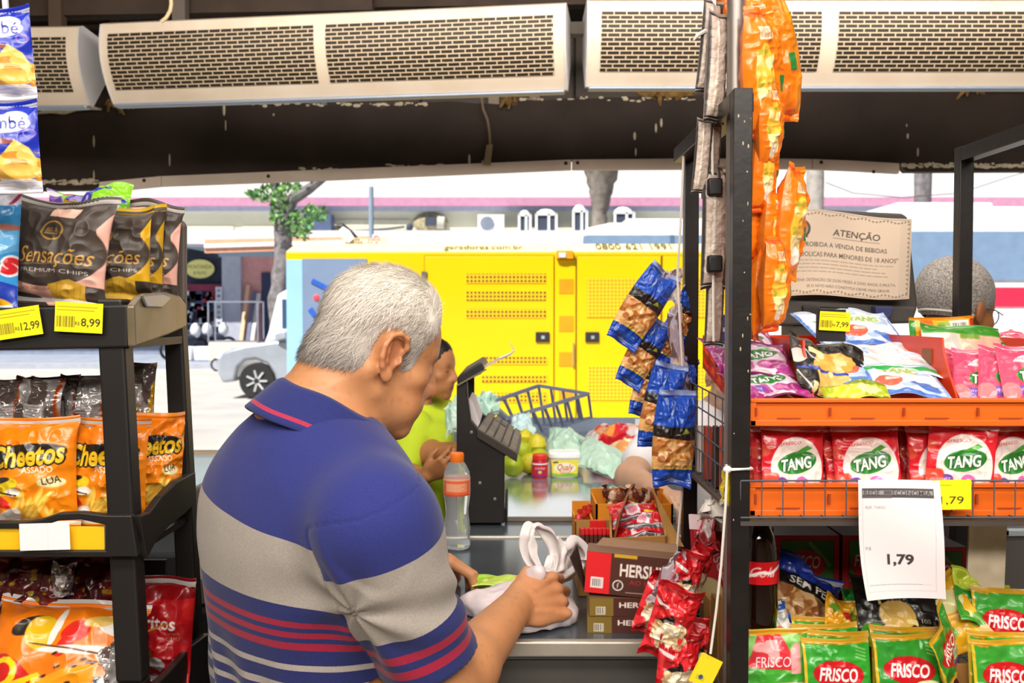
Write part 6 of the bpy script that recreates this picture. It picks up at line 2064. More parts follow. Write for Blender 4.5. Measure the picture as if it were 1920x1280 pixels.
protoR = [sachet('drink_sachet', TR, 200 + i) for i in range(3)]
protoP = [sachet('drink_sachet', TP, 210 + i, back='#d85070') for i in range(2)]
used = set()
def use(proto, label, loc, rot, group=None, cat='sachet'):
 if proto.name in used:
  o = proto.copy()
  COL.objects.link(o)
 else:
  used.add(proto.name)
  o = proto
 for k in ('label', 'group', 'category'):
  if k in o:
   del o[k]
 return put(o, label, cat, loc, rot, group)
ZK = K0 + .008
cols = [(1487, 0.0, 1, 'leftmost file'), (1632, .0, 1, 'second file'), (1788, -.012, -3, 'third file'), (1905, .0, 2, 'last file')]
for c, (px, dy, rz, nm) in enumerate(cols):
 for k in range(5):
  y = 1.325 + dy + .017 * k
  x = P(px, 900, 1.325).x - (.0 if c != 1 else .006 * k) - (.0 if c != 2 else .010 * (k > 0)) - .003 * k * (c == 0)
  lb = ('red and white sachet at the front of the ' + {0: 'file by the near post', 1: 'file behind the price sheet', 2: 'file above the 1,79 tag', 3: 'last file'}[c]) if k == 0 else \
    ('red and white sachet behind the front one in the ' + {0: 'file by the near post', 1: 'file behind the price sheet', 2: 'file above the 1,79 tag', 3: 'last file'}[c])
  use(protoR[(c + k) % 3], lb, (x, y, ZK + (.006 if c == 2 and k == 0 else .0) - .002 * k), (R((-9, -14, -5, -11)[c] - 1.5 * k), R((1, -2, 2, 0, -1)[k] + (2, -3, 4, -1)[c] * (k == 0)), R(rz + (6, -8, -5, 9)[c] * (k == 0))),
   None if k == 0 else 'sachets in the ' + nm)
for i, (px, py, Y, rz, lb) in enumerate(((1472, 862, 1.50, 3, 'sachet laid at the back of the lower tray above the first file'), (1725, 856, 1.48, -6, 'sachet at the back of the lower tray between second and third files'), (1850, 852, 1.52, 4, 'sachet at the back of the lower tray by the orange rear wall'))):
 use(protoR[i], lb, P(px, py, Y), (R(-26), R(3), R(rz)))
cv = Canvas(60, .3, '#e9dede').rect(.0, .22, 1, .3, '#b04038').lines(.1, .05, .9, .18, 3, '#b8a8a8', .01)
o = sheet('white_box_flap', cv, .085, card, thick=.003)
put(o, 'white cardboard flap at the back of the lower orange tray', 'card', P(1592, 842, 1.50), (R(-20), 0, 0))
protoV = [sachet('drink_sachet', TV, 230 + i, back='#7a2a60', w=.1) for i in range(2)]
for i, (px, py, Y, rx, rz, lb) in enumerate(((1466, 746, 1.325, -74, 8, 'purple pink sachet lying at the front of the upper tray'), (1424, 706, 1.40, -68, -8, 'purple sachet second from the front in the upper tray bin'), (1412, 692, 1.44, -66, 6, 'purple sachet third in the upper tray bin'), (1404, 680, 1.49, -64, -4, 'purple sachet at the back of the upper tray bin'))):
 use(protoV[i % 2], lb, P(px, py, Y), (R(rx), R(-3), R(rz)))
cv = Canvas(130, .95, '#26211e').rect(0, .86, 1, .95, '#1a1614').patch(5, .6, '#4a4440', 3).poly([(.2, .36), (.3, .62), (.55, .72), (.78, .7), (.9, .36)], '#e4a84a').poly([(.28, .02), (.26, .34), (.82, .36), (.8, .02)], '#e0b060').rect(.02, .33, .95, .37, '#2a3a9a').ell(.88, .3, .11, .1, '#2a3a9a').patch(9, .66, '#f0d8a0', 5, box=(.2, .02, .9, .7)).line([(.1, .7), (.3, .5)], .02, '#d8d0c8').line([(.02, .3), (.2, .05)], .02, '#d8d0c8').ell(.06, .55, .1, .12, '#d8d0c8')
o = pillow('cheese_packet', cv, .125, .018, film, seed=241, wr=.004, back='#2a2422', seal=.04, pinch=.03)
put(o, 'black grated cheese packet leaning in the middle bin of the upper tray', 'packet', P(1572, 748, 1.36), (R(-46), R(14), R(8)))
def bluew(seed):
 cv = Canvas(110, 1.2, '#dfe8f6')
 cv.patch(4, .58, '#b4c8ec', seed).rect(0, 1.1, 1, 1.2, '#c2cad8').poly([(0, 0), (1, 0), (1, .1), (0, .16)], '#4a76c8').rect(0, 0, .05, 1.2, '#5a84d0').rect(.95, 0, 1, 1.2, '#88a8e0')
 cv.ell(.5, .82, .3, .14, '#dfe8c8').text('TANG', .5, .82, .16, '#b8c458', width=.5, shear=.2, outline='#5a9048', ow=.012).ell(.25, .42, .2, .16, '#e06048', 30).ell(.32, .5, .1, .06, '#f0c8b8').ell(.72, .3, .22, .1, '#4a70c0', -40).ell(.5, .3, .1, .07, '#a8c0e8')
 return cv
def greenband(seed):
 cv = Canvas(110, .75, '#e4eaf0').patch(4, .6, '#c0d0e4', seed).rect(0, .08, 1, .17, '#2f9a48').rect(0, .0, 1, .06, '#f4f6f8').rect(0, .2, 1, .23, '#9aa6b0').rect(.1, .3, .9, .5, '#d8d4d4')
 return cv
pb_ = [sachet('drink_sachet', bluew(3 + i), 250 + i, back='#b8c4dc', w=.105) for i in range(2)]
pg_ = sachet('drink_sachet', greenband(3), 254, back='#ccd4dc', w=.12)
for p_, px, py, Y, rx, rz, lb in ((pb_[0], 1716, 744, 1.325, -72, -6, 'blue and white sachet at the front of the middle bin'), (pg_, 1690, 704, 1.40, -70, -4, 'white sachet with a green band in the middle bin'), (pg_, 1682, 688, 1.47, -68, -2, 'white sachet with a green band, further back in the middle bin'),
         (pb_[1], 1645, 722, 1.38, -66, 14, 'blue sachet tucked beside the black cheese packet'), (pb_[0], 1650, 652, 1.57, -60, 4, 'pale sachet leaning on the rear wall of the middle bin'), (pb_[1], 1602, 660, 1.59, -60, 20, 'pale blue sachet behind the cheese packet')):
 use(p_, lb, P(px, py, Y), (R(rx), R(3), R(rz)))
cv = Canvas(100, .4, '#a8b420').patch(4, .55, '#d8d43a', 4).patch(5, .66, '#5a7a1c', 6).rect(0, .3, 1, .4, '#7a8a1c').ell(.7, .2, .2, .08, '#e8e8a0')
o = pillow('seasoning_packet', cv, .095, .014, film, seed=261, wr=.004, back='#8a9a20')
put(o, 'yellow green seasoning packet along the front lip of the upper tray', 'packet', P(1610, 752, 1.315), (R(-52), R(-2), R(-3)))
for k in range(6):
 px = (1868, 1820, 1806, 1792, 1780, 1770)[k]
 use(protoP[k % 2], 'pink sachet at the front of the file in the end bin of the upper tray' if k == 0 else 'pink sachet in the file behind the front pink one', P(px + 30, 774, 1.335 + .016 * k), (R(-38 - k), R(8 - k), R(-16 + 1 * k)), None if k == 0 else 'pink sachets in the end bin')
use(protoP[0], 'pink sachet facing out at the picture edge in the upper tray', P(1950, 772, 1.325), (R(-36), R(4), R(-6)))
use(protoP[1], 'pale pink sachet lying behind the pink file', P(1850, 690, 1.50), (R(-66), R(2), R(8)))
use(protoP[0], 'pink sachet lying behind the pink file at the picture edge', P(1915, 684, 1.50), (R(-66), R(-4), R(-6)))
cv = Canvas(110, .5, '#f0a81c').rect(0, 0, .08, .5, '#2f8a30').poly([(.1, 0), (.3, .0), (.36, .5), (.16, .5)], '#e2641c').rect(.42, .08, .62, .42, '#8ab04a').rect(.62, .1, .92, .44, '#f0ece4').bars(.66, .14, .88, .4, '#3a3430', 5, 16).rect(.94, 0, 1, .5, '#c83018').rect(0, .46, 1, .5, '#d88a14').lines(.43, .1, .61, .4, 4, '#4a6a2a', .012)
o = pillow('soup_packet', cv, .105, .02, film, seed=271, wr=.002, back='#d89018', pinch=.02)
put(o, 'yellow and orange soup packet with a barcode below the hair net', 'packet', P(1768, 655, 1.52), (R(-8), R(-2), R(2)))
cv = Canvas(90, .5, '#d8ccb4').rect(0, .36, 1, .5, '#3f8a28').poly([(0, 0), (.5, 0), (.4, .36), (0, .36)], '#c8c4b8').poly([(.5, 0), (1, 0), (1, .36), (.45, .36)], '#e0b098').rect(.45, .3, .7, .36, '#7a9a3a')
o = pillow('soup_packet', cv, .13, .02, film, seed=273, wr=.003, back='#a8a498', pinch=.02)
put(o, 'beige packet with a green top edge in front of the soup packet', 'packet', P(1810, 682, 1.47), (R(-25), R(4), R(4)))
t = thing('red_clip_holder', 'red plastic clip standing up from the upper tray’s rear wall', 'clip', P(1898, 650, 1.6))
slab(MB(), [(1885, 652), (1885, 622), (1892, 620), (1897, 617), (1902, 620), (1910, 622), (1912, 652)], 1.6, .006).build('clip_tab', m_or_red, t, True, smooth=0, bevel=.001)
slab(MB(), [(1860, 655), (1862, 640), (1940, 632), (1940, 655)], 1.61, .006).build('clip_bar', m_or_red, t, True, smooth=0, bevel=.001)
# ---- signs and tags on the rack
cv = Canvas(160, 1.41, '#e9dfe1')
cv.rect(.045, 1.2, .92, 1.31, '#4c4748').rect(.055, 1.235, .91, 1.285, '#9a9496').text('REDE', .17, 1.262, .055, '#3a3638', width=.2, bold=.01).text('ECONOMIA', .66, 1.262, .055, '#3a3638', width=.46, bold=.01).rect(.045, 1.195, .42, 1.225, '#5a5456').rect(.32, 1.24, .42, 1.28, '#5a5456')
cv.text('REF. TANG', .21, 1.09, .035, '#8a8486', width=.24).text('R$', .11, .60, .04, '#8a8486', width=.07)
cv.text('1,79', .50, .47, .12, '#3c3637', width=.32, bold=.035)
for a_, b__ in (((.05, 1.19), (.05, .09)), ((.05, .09), (.90, .09)), ((.90, .09), (.92, 1.19)), ((.07, .165), (.86, .165))):
 cv.line([a_, b__], .004, '#b9b0b4')
cv.lines(.08, .15, .86, .18, 1, '#a098a0', .008, 5)
def curl(p, U, V):
 p = p.copy()
 p[..., 1] += .006 * np.sin(U * 3.1) + .012 * (V - .5) ** 2 + .004 * np.sin(V * 5 + U * 2) - .012 * ((1 - U) * (1 - V)) ** 2
 p[..., 0] += .010 * (1 - V) ** 2 * 1.2
 return p
o = sheet('price_sheet', cv, .1115, paper, curl=curl)
put(o, 'white A6 price sheet reading 1,79 hung on the rack shelf', 'sign', P(1683, 1124, 1.255), (R(-2), R(1.2), R(1)))
cv = Canvas(80, .78, '#fbe600').lines(.05, .6, .5, .68, 1, '#9a8a10', .02).text('R$', .06, .24, .13, '#3c3808').text('1,79', .5, .25, .2, '#2e2b08', width=.6)
o = sheet('price_tag', cv, .051, paper, thick=.001, back='#e8d800')
put(o, 'yellow price tag reading 1,79 behind the white price sheet', 'price tag', P(1785, 955, 1.268), (0, R(-1), 0))
pricetag('price_tag', .048, '7,99', 'yellow price tag reading 7,99 under the black monitor back', P(1564, 620, 1.50), (0, R(3), 0), seed=9)
tag(MB().tube([P(1537, 585, 1.503), P(1538, 575, 1.503), P(1590, 577, 1.503)], .0015, 5).box((P(1537, 1, 1.505).x, 1.504, P(1, 640, 1.505).z), (P(1592, 1, 1.505).x, 1.508, P(1, 580, 1.505).z)).build('tag_holder', M('black_holder', '#221f1e', .5), smooth=0),
 'thin black holder carrying the yellow 7,99 tag', 'tag holder')
# ---- black monitor back with the notice
m_mon = M('grey_black_monitor', '#4a4541', 0.5, var=.08, scale=10)
mon = thing('checkout_monitor', 'black monitor back carrying the paper notice, behind the orange tray', 'monitor', P(1565, 610, 2.1))
mb = MB()
slab(mb, [(1408, 398), (1416, 391), (1560, 393), (1692, 400), (1703, 406), (1722, 572), (1716, 582), (1408, 560)], 2.06, .06)
mb.build('rear_shell', m_mon, mon, True, smooth=0, bevel=.008)
mb = MB()
slab(mb, [(1412, 558), (1722, 575), (1712, 606), (1412, 612)], 2.04, .10)
mb.build('lower_shell', M('grey_black_monitor', '#4a4541', 0.5), mon, True, smooth=0, bevel=.006)
mb = MB()
slab(mb, [(1505, 572), (1536, 574), (1536, 606), (1509, 606)], 2.03, .02)
mb.build('socket', M('socket_black', '#2a2624', 0.5), mon, True, smooth=0, bevel=.003)
mb = MB()
slab(mb, [(1641, 574), (1676, 574), (1673, 592), (1666, 598), (1662, 612), (1655, 612), (1652, 598), (1643, 594)], 2.015, .03)
mb.build('blue_connector', M('connector_blue', '#3a3f6c', 0.5), mon, True, smooth=0, bevel=.003)
MB().box((P(1480, 1, 2.1).x, 2.05, CZ), (P(1650, 1, 2.1).x, 2.14, P(1, 606, 2.1).z)).build('stand_foot', m_mon, mon, True, smooth=0)
tag(MB().box((P(1380, 1, 2.1).x + .0, 1.95, 0), (P(1700, 1, 2.1).x, 2.30, CZ)).build('till_cabinet', m_front, smooth=0), 'dark till cabinet standing under the black monitor', 'cabinet')
cv = Canvas(230, .70, '#ddc8b2')
cv.noise(3, .05, 4)
g = random.Random(3)
for k in range(34):
 for y in (.665, .03):
  cv.ell(.03 + k * .0285, y + .008 * math.sin(k), .010, .006, '#8a7868', 30 * k)
for k in range(16):
 cv.ell(.975, .05 + k * .04, .006, .012, '#8a7868', 20 * k)
cv.line([(.01, .69), (.98, .685)], .004, '#a08c78').line([(.985, .02), (.985, .68)], .004, '#a08c78').line([(.02, .012), (.98, .012)], .004, '#a08c78')
cv.ell(.12, .54, .075, .075, '#6b5a4c').ell(.12, .54, .055, .055, '#a8927c')
for k in range(5):
 a_ = R(90 + 72 * k)
 cv.poly([(.12 + .05 * math.cos(a_), .54 + .05 * math.sin(a_)), (.12 + .018 * math.cos(a_ + .6), .54 + .018 * math.sin(a_ + .6)), (.12, .54), (.12 + .018 * math.cos(a_ - .6), .54 + .018 * math.sin(a_ - .6))], '#5a4a3e')
cv.ring(.12, .54, .068, .068, .012, '#55463a').poly([(.06, .47), (.18, .47), (.16, .495), (.08, .495)], '#55463a')
cv.text('ATENÇÃO', .56, .525, .055, '#4e443e', width=.37, bold=.012, shear=.12).line([(.38, .478), (.74, .478)], .005, '#8a7868')
cv.text('"PROIBIDA A VENDA DE BEBIDAS', .46, .415, .038, '#5a4e46', width=.68, bold=.008)
cv.text('ALCÓOLICAS PARA MENORES DE 18 ANOS"', .46, .335, .038, '#5a4e46', width=.86, bold=.006)
cv.lines(.06, .18, .9, .3, 4, '#9a8672', .007, 4)
cv.text('PENA: DETENÇÃO DE DOIS MESES A DOIS ANOS, E MULTA,', .48, .125, .024, '#6a5c50', width=.8)
cv.text('SE O FATO NÃO CONSTITUI CRIME MAIS GRAVE', .5, .075, .024, '#6a5c50', width=.66)
def ncurl(p, U, V):
 p = p.copy()
 p[..., 1] += .006 * np.sin(U * 5) + .02 * (U - .9).clip(0, 1) * 3 - .012 * ((1 - U).clip(0, 1) * (1 - V)) ** 2
 p[..., 2] -= .016 * U * (V) - .004 * np.sin(U * 6)
 return p
o = sheet('paper_notice', cv, .262, paper, curl=ncurl, back='#d8c4ae')
put(o, 'aged paper notice headed ATENÇÃO taped to the black monitor back', 'notice', P(1588, 557, 2.025), (R(1), R(1), 0))
# ---- orange bags hanging on the near post
ORB = Canvas(90, 2.0, '#f27c10')
ORB.rect(0, 1.84, 1, 2.0, '#ee5a10').rect(0, 0, 1, .16, '#ec4e10').ell(.32, .85, .2, .6, '#f2b83c').patch(7, .52, '#f6e2a0', 3, box=(.14, .35, .5, 1.3)).patch(6, .6, '#b8a42c', 8, box=(.14, .7, .5, 1.35)).ell(.3, .42, .12, .18, '#f4eadc').rect(.7, .7, .86, .95, '#2a7a3a').rect(.2, 1.5, .5, 1.7, '#f0d8b8').bars(.23, 1.53, .47, 1.67, '#b06030', 4, 10).poly([(.8, 0), (1, 0), (1, 2), (.86, 2)], '#f4901c')
protoO = [pillow('orange_bag', ORB, .07, .036, film, seed=300 + i, wr=.0025, back='#f07a14', pinch=.06, leaf=.55, seal=.05) for i in range(3)]
OG = 'orange bags hung on the near rack post'
for i, (px, py, Y, ry, rz, sc, lb) in enumerate((
  (1462, 236, 1.40, -13, 10, 1.45, 'long orange bag at the top of the hanging bunch, leaning out'),
  (1432, 262, 1.37, -10, 40, 1.3, 'orange bag with a yellow window in front of the top bag'),
  (1410, 190, 1.42, -2, 66, 1.3, 'narrow orange bag edge along the near rack post at the top'),
  (1440, 322, 1.37, -7, 50, .95, 'orange bag with a green spot in the second tier of the bunch'),
  (1424, 404, 1.38, 2, 52, 1.0, 'orange bag ending in a point above the notice corner'),
  (1472, 528, 1.40, 1, 54, 1.22, 'orange bag hanging separately over the emblem of the paper notice'),
  (1450, 624, 1.37, -5, 48, 1.0, 'lowest rounded orange bag, in front of the monitor back'),
  (1436, 520, 1.40, -4, 64, .95, 'orange bag squeezed above the lowest rounded one'),
  (1412, 640, 1.40, 0, 70, 1.0, 'orange bag edge against the post just above the upper tray'),
  (1408, 500, 1.41, 0, 70, 1.0, 'orange bag edge halfway down the near rack post'),
  (1352, 118, 1.44, 0, 74, .9, 'orange bag glimpsed to the left of the grey pole'),
  (1347, 530, 1.46, 0, 74, .35, 'tiny orange bag corner left of the near post'))):
 o = use(protoO[i % 3], lb, P(px, py, Y), (R(4), R(ry), R(rz)), None, 'snack bag')
 o.scale = (sc, sc, sc)
mb = MB()
mb.tube([P(x, y, 1.43) for x, y in ((1441, -10), (1444, 150), (1436, 330), (1433, 480), (1440, 620))], .0015, 5)
tag(mb.build('hanging_strip', M('clear_strip', '#e8e0d8', .3)), 'thin clear strip holding the bunch of orange bags', 'hanging strip')
# ---- grey slender packs beside the pole
GR = Canvas(50, 4.2, '#b5a295').patch(3, .55, '#c8b8a8', 3, .2).rect(0, 0, .08, 4.2, '#3a3232').rect(.8, 0, 1, 4.2, '#4a3c30').rect(0, 4.0, 1, 4.2, '#2e2828').rect(0, 0, 1, .2, '#241f1f').line([(.3, .5), (.35, 3.8)], .1, '#d8cabc')
protoG = [pillow('slim_pack', GR, .033, .02, film_matt, seed=320 + i, wr=.0008, back='#a08e82', pinch=.05, seal=.03) for i in range(2)]
for i, (px, py, Y, ry, rz, sc, lb) in enumerate((
  (1321, 178, 1.40, 5, 20, 1.0, 'slim grey pack hanging highest under the white hook'),
  (1336, 232, 1.38, 2, 30, 1.15, 'slim grey pack hanging close to the pole at the top'),
  (1347, 205, 1.41, -4, 70, .9, 'slim grey pack edge touching the grey pole'),
  (1311, 365, 1.40, 4, 10, .8, 'slim grey pack peeping left below the rack’s top bar'),
  (1330, 345, 1.42, 2, 20, .95, 'slim grey pack hanging behind the rack’s top bar'),
  (1337, 545, 1.41, 0, 15, 1.3, 'slim grey pack at the middle of the strip, over the bus'),
  (1351, 520, 1.43, -5, 60, 1.2, 'thin dark edged pack beside the middle grey pack'),
  (1337, 650, 1.42, 1, 10, .9, 'slim grey pack hanging lowest, just above the upper tray'))):
 o = use(protoG[i % 2], lb, P(px, py, Y), (R(2), R(ry), R(rz)), None, 'pack')
 o.scale = (sc, sc, sc)
tag(MB().tube([P(x, y, 1.39) for x, y in ((1300, 76), (1308, 66), (1322, 58), (1330, 62))], [.001, .003, .0035, .003], 7).build('hook', M('white_hook', '#d8d4d0', .4)), 'white curved plastic hook above the slim grey packs', 'hook')
tag(MB().box((P(1331, 1, 1.40).x, 1.398, P(1, 68, 1.4).z), (P(1342, 1, 1.40).x, 1.4, P(1, -60, 1.4).z)).tube([P(1333, 60, 1.40), P(1336, 330, 1.40), P(1338, 640, 1.40)], .002, 5).build('hanging_strip', M('clear_strip', '#e8e0d8', .3), smooth=0), 'pale plastic strip holding the slim grey packs', 'hanging strip')
for i, (y0, y1, lb) in enumerate(((333, 366, 'upper black band around the slim grey packs'), (478, 510, 'lower black band around the slim grey packs'))):
 a, b_ = P(1328, y1, 1.385), P(1356, y0, 1.385)
 tag(MB().box((a.x, 1.385, a.z), (b_.x, 1.44, b_.z)).build('black_band', M('black_band', '#151213', .5), bevel=.003), lb, 'band')
cv = Canvas(40, 2.4, '#3a62b4').poly([(0, 0), (1, .8), (1, 0)], '#e0e4ec').rect(0, 1.2, 1, 1.5, '#dfe6f0').rect(0, 2.2, 1, 2.4, '#2a3a80')
o = pillow('blue_pack', cv, .022, .012, film, seed=331, wr=.002)
put(o, 'small blue and white pack beside the lowest slim grey pack', 'pack', P(1356, 655, 1.44), (0, R(8), R(20)))
# ---- peanut packs on a strip in front of the far post
PN = Canvas(90, 2.15, '#1f4fb8')
PN.rect(0, 0, 1, .42, '#1c49b0').rect(0, .40, 1, .48, '#f0d028').rect(0, .46, 1, 1.12, '#c88a48').blobs(0, .48, 1, 1.1, 60, .1, ['#e0a864', '#c47a38', '#d89850', '#a8622c', '#eab878'], 3).poly([(0, 1.12), (1, 1.06), (1, 1.36), (0, 1.4)], '#241e1c').rect(0, 1.36, 1, 2.15, '#1f50bc').line([(.35, 1.6), (.45, 1.9)], .05, '#a8c0e8').poly([(.6, 1.2), (.8, 1.24), (.7, 1.34)], '#7a8a30').rect(0, 2.05, 1, 2.15, '#9fb0d8').ell(.5, .24, .3, .07, '#2f62cc')
protoN = [pillow('peanut_pack', PN, .056, .026, film_shiny if i == 1 else film, seed=340 + i, wr=.003, back='#8a96c0', pinch=.06, leaf=.3) for i in range(2)]
for i, (px, py, Y, ry, rz, sc, lb) in enumerate((
  (1160, 645, 1.66, 33, 14, 1.30, 'blue peanut pack swinging furthest out at the top of the strip'),
  (1172, 722, 1.68, 30, 18, 1.12, 'blue peanut pack second down the strip, pointing at the yellow vents'),
  (1196, 782, 1.70, 20, 24, 1.10, 'blue peanut pack third down the strip, over the counter end'),
  (1222, 842, 1.65, 12, 10, 1.28, 'blue peanut pack full of nuts in the middle of the strip'),
  (1257, 914, 1.63, 3, 6, 1.42, 'blue peanut pack hanging lowest on the strip'),
  (1236, 690, 1.71, 26, 40, 1.0, 'blue peanut pack tucked behind the top two'),
  (1270, 650, 1.72, 14, 50, .95, 'silvery peanut pack close to the far rack post'),
  (1274, 800, 1.71, 10, 48, 1.05, 'blue peanut pack against the far rack post'))):
 o = use(protoN[1 if i in (5, 6) else 0], lb, P(px, py, Y), (R(3), R(ry), R(rz)), None, 'peanut pack')
 o.scale = (sc, sc, sc)
clearp = M('clear_wrap', '#f4eef0', 0.08, trans=.85, ior=1.1, bump=.5, bscale=70)
cv = Canvas(60, 1.6, '#d8c8d4').patch(4, .5, '#f4eef4', 3).patch(5, .62, '#8a6a70', 5)
for i, (c0, c1, c2_, c3, lb) in enumerate((((1247, 560), (1275, 565), (1282, 503), (1228, 512), 'crumpled clear wrapper at the top of the peanut strip'), ((1256, 680), (1286, 690), (1280, 570), (1256, 575), 'long clear wrapper along the far rack post'), ((1262, 780), (1295, 775), (1290, 700), (1262, 690), 'crumpled clear wrapper halfway down the peanut strip'))):
 o = drape('clear_wrapper', cv, P(*c0, 1.68), P(*c1, 1.68), P(*c2_, 1.68), P(*c3, 1.68), VM('wrapper_film', .15, trans=.55, coat=.5), .006, .004, 350 + i, back='#e4d8e0')
 tag(o, lb, 'wrapper')
tag(MB().tube([P(x, y, 1.67) for x, y in ((1282, 285), (1276, 420), (1270, 520), (1280, 700), (1284, 860), (1268, 1040))], .0022, 6).build('hanging_strip', M('clear_strip', '#e8e0d8', .3)), 'thin clear strip holding the peanut packs beside the far post', 'hanging strip')
# ---- red popcorn packs hanging in front of the chocolate boxes
PC = Canvas(90, 1.75, '#b80f18')
PC.rect(0, 1.55, 1, 1.75, '#8a0c12').poly([(.1, .9), (.5, 1.15), (.9, .85), (.85, .3), (.2, .25)], '#1c1210').ell(.5, .55, .4, .4, '#e4d2ac').blobs(.15, .25, .85, .85, 24, .13, ['#f2e6cc', '#dcc49a', '#e8d6b0', '#c8a878'], 4).ell(.8, .2, .12, .07, '#e8d028').rect(0, 0, 1, .14, '#c8141c').poly([(.0, 1.3), (.3, 1.2), (.35, 1.28), (.0, 1.4)], '#d8c8c8').patch(5, .68, '#e03038', 5)
protoC = [pillow('popcorn_pack', PC, .06, .028, film, seed=360 + i, wr=.004, back='#b01018', pinch=.1) for i in range(2)]
for i, (px, py, Y, ry, rz, sc, lb) in enumerate((
  (1208, 1190, 1.42, 20, 18, .95, 'red popcorn pack swung out to the left over the chocolate boxes'),
  (1236, 1238, 1.34, 16, -8, 1.1, 'red popcorn pack showing its cream contents in front'),
  (1262, 1160, 1.40, 18, 30, 1.0, 'red popcorn pack just above the cream one'),
  (1284, 1130, 1.44, 26, 40, .9, 'red popcorn pack leaning on the far rack post'),
  (1262, 1330, 1.34, 4, 10, 1.1, 'red popcorn pack hanging lowest at the picture’s bottom'),
  (1292, 1290, 1.37, 8, 46, 1.0, 'red popcorn pack behind the lowest one by the wire basket'))):
 o = use(protoC[i % 2], lb, P(px, py, Y), (R(4), R(ry), R(rz)), None, 'popcorn pack')
 o.scale = (sc, sc, sc)
for i, (c0, c1, c2_, c3, lb) in enumerate((((1215, 1130), (1250, 1120), (1290, 1035), (1262, 1040), 'crumpled clear wrapper above the red popcorn packs'), ((1292, 1245), (1318, 1238), (1290, 1090), (1276, 1095), 'long clear wrapper beside the red popcorn packs'))):
 o = drape('clear_wrapper', cv, P(*c0, 1.40), P(*c1, 1.38), P(*c2_, 1.40), P(*c3, 1.40), VM('wrapper_film', .15, trans=.55, coat=.5), .006, .004, 370 + i, back='#e4d8e0')
 tag(o, lb, 'wrapper')
# ---- lower shelf: display boxes, bottle, sachet trays
def frisco(green, fruit, lab2, seed, white=False):
 cv = Canvas(115, 1.25, green)
 cv.rect(0, 0, .04, 1.25, '#d8b428').poly([(.0, 0), (1, 0), (1, .42), (0, .34)], fruit).patch(4, .6, '#f2c040', seed, box=(0, 0, 1, .4))
 for k in range(4):
  cv.line([(.78, .98 + .05 * k), (.92, .93 + .05 * k)], .02, '#7ac060')
 cv.ell(.5, .74, .38, .2, '#c8141e', -4).poly([(.3, .62), (.38, .46), (.5, .57)], '#c8141e').ell(.74, .5, .2, .09, '#d8dca8', 6).lines(.58, .46, .9, .54, 2, '#5a8a3a', .014, seed)
 cv.text('FRISCO', .5, .74, .19, '#f8f4f0', width=.58, bold=.03, shear=.12, rot=-3).rect(0, 1.17, 1, 1.25, '#d49a20' if not white else '#2a8a2a').ell(.3, .2, .14, .1, lab2).ell(.65, .16, .16, .1, lab2)
 return cv
FG = frisco('#2f9a2c', '#58b038', '#d8482c', 3)
FP = frisco('#2f8f2c', '#7a3a9a', '#5a1c38', 5)
FY = frisco('#3a9a30', '#f0b422', '#f4d040', 7)
protoF = [sachet('juice_sachet', c, 400 + i, back='#c89a28', w=.096) for i, c in enumerate((FG, FP, FY))]
FB = Canvas(110, 1.12, '#b0161e')
FB.rect(.1, .04, .92, 1.04, '#3f7a2c').poly([(.5, .9), (.92, .5), (.92, 1.04), (.55, 1.04)], '#2c6a28').line([(.55, 1.0), (.85, .66)], .06, '#6a9a4a').ell(.46, .66, .33, .23, '#b81420').ell(.42, .24, .3, .14, '#8a9a2c').poly([(.1, .04), (.5, .04), (.3, .4), (.1, .4)], '#8a1018')
FB.text('FRISCO', .45, .72, .19, '#e8d8d4', width=.52, bold=.02, shear=.1, rot=-4).line([(.1, .04), (.92, .04), (.92, 1.04), (.1, 1.04), (.1, .04)], .014, '#7a0c14')
zS = zb0 + .004
def dbox(px, Y, w, label, z0, rz=0):
 o = printbox('display_box', FB, w, .11, card, side='#7d0e16', top='#c8ccd8')
 return put(o, label, 'box', (P(px, 1100, Y).x, Y, z0), (0, 0, R(rz)))
zB = P(1, 1135, 1.55).z
tag(MB().box((XL + .03, 1.50, zS), (XR - .12, 1.71, zB - .001)).build('riser_carton', kraft, bevel=.003), 'brown carton raising the red display boxes on the lower shelf', 'carton')
dbox(1512, 1.54, .105, 'red display box with a white oval script, behind the blue peanut bag', zB)
dbox(1640, 1.54, .105, 'red display box half hidden by the white price sheet', zB)
dbox(1760, 1.53, .09, 'red display box with a green picture right of the price sheet', zB, 3)
o = printbox('display_box', Canvas(60, 1.3, '#a01420').text('FRISCO', .5, .8, .16, '#e0c8c8', rot=-65).ell(.3, .3, .25, .2, '#b8a878').rect(.1, .05, .6, .1, '#d8b8b0'), .1, .12, card, side='#96121c', top='#c898a0')
put(o, 'red display box standing left of the near post behind the string', 'box', P(1352, 1140, 1.60), (0, R(-4), R(-38)))
MB().box((-.05, -.002, .13), (.05, .004, .155)).build('white_flap', M('pink_white_card', '#e8ccd0', .6), o, smooth=0)
for i, (px, Y, lb) in enumerate(((1452, 1.56, 'red box flap with a white tip beside the cola bottle'),)):
 o = MB().hexa([(P(1438, 1, 1.5).x, 1.49, P(1, 1130, 1.5).z), (P(1456, 1, 1.5).x, 1.49, P(1, 1130, 1.5).z), (P(1456, 1, 1.5).x, 1.495, P(1, 1130, 1.5).z), (P(1438, 1, 1.5).x, 1.495, P(1, 1130, 1.5).z)],
     [(P(1442, 1, 1.5).x, 1.49, P(1, 1005, 1.5).z), (P(1456, 1, 1.5).x, 1.49, P(1, 985, 1.5).z), (P(1456, 1, 1.5).x, 1.495, P(1, 985, 1.5).z), (P(1442, 1, 1.5).x, 1.495, P(1, 1005, 1.5).z)]).build('box_flap', M('flap_dark_red', '#8a1820', .6), smooth=0)
 tag(o, lb, 'flap')
cola = M('dark_cola', '#1a0a06', 0.05, var=.1, coat=.8)
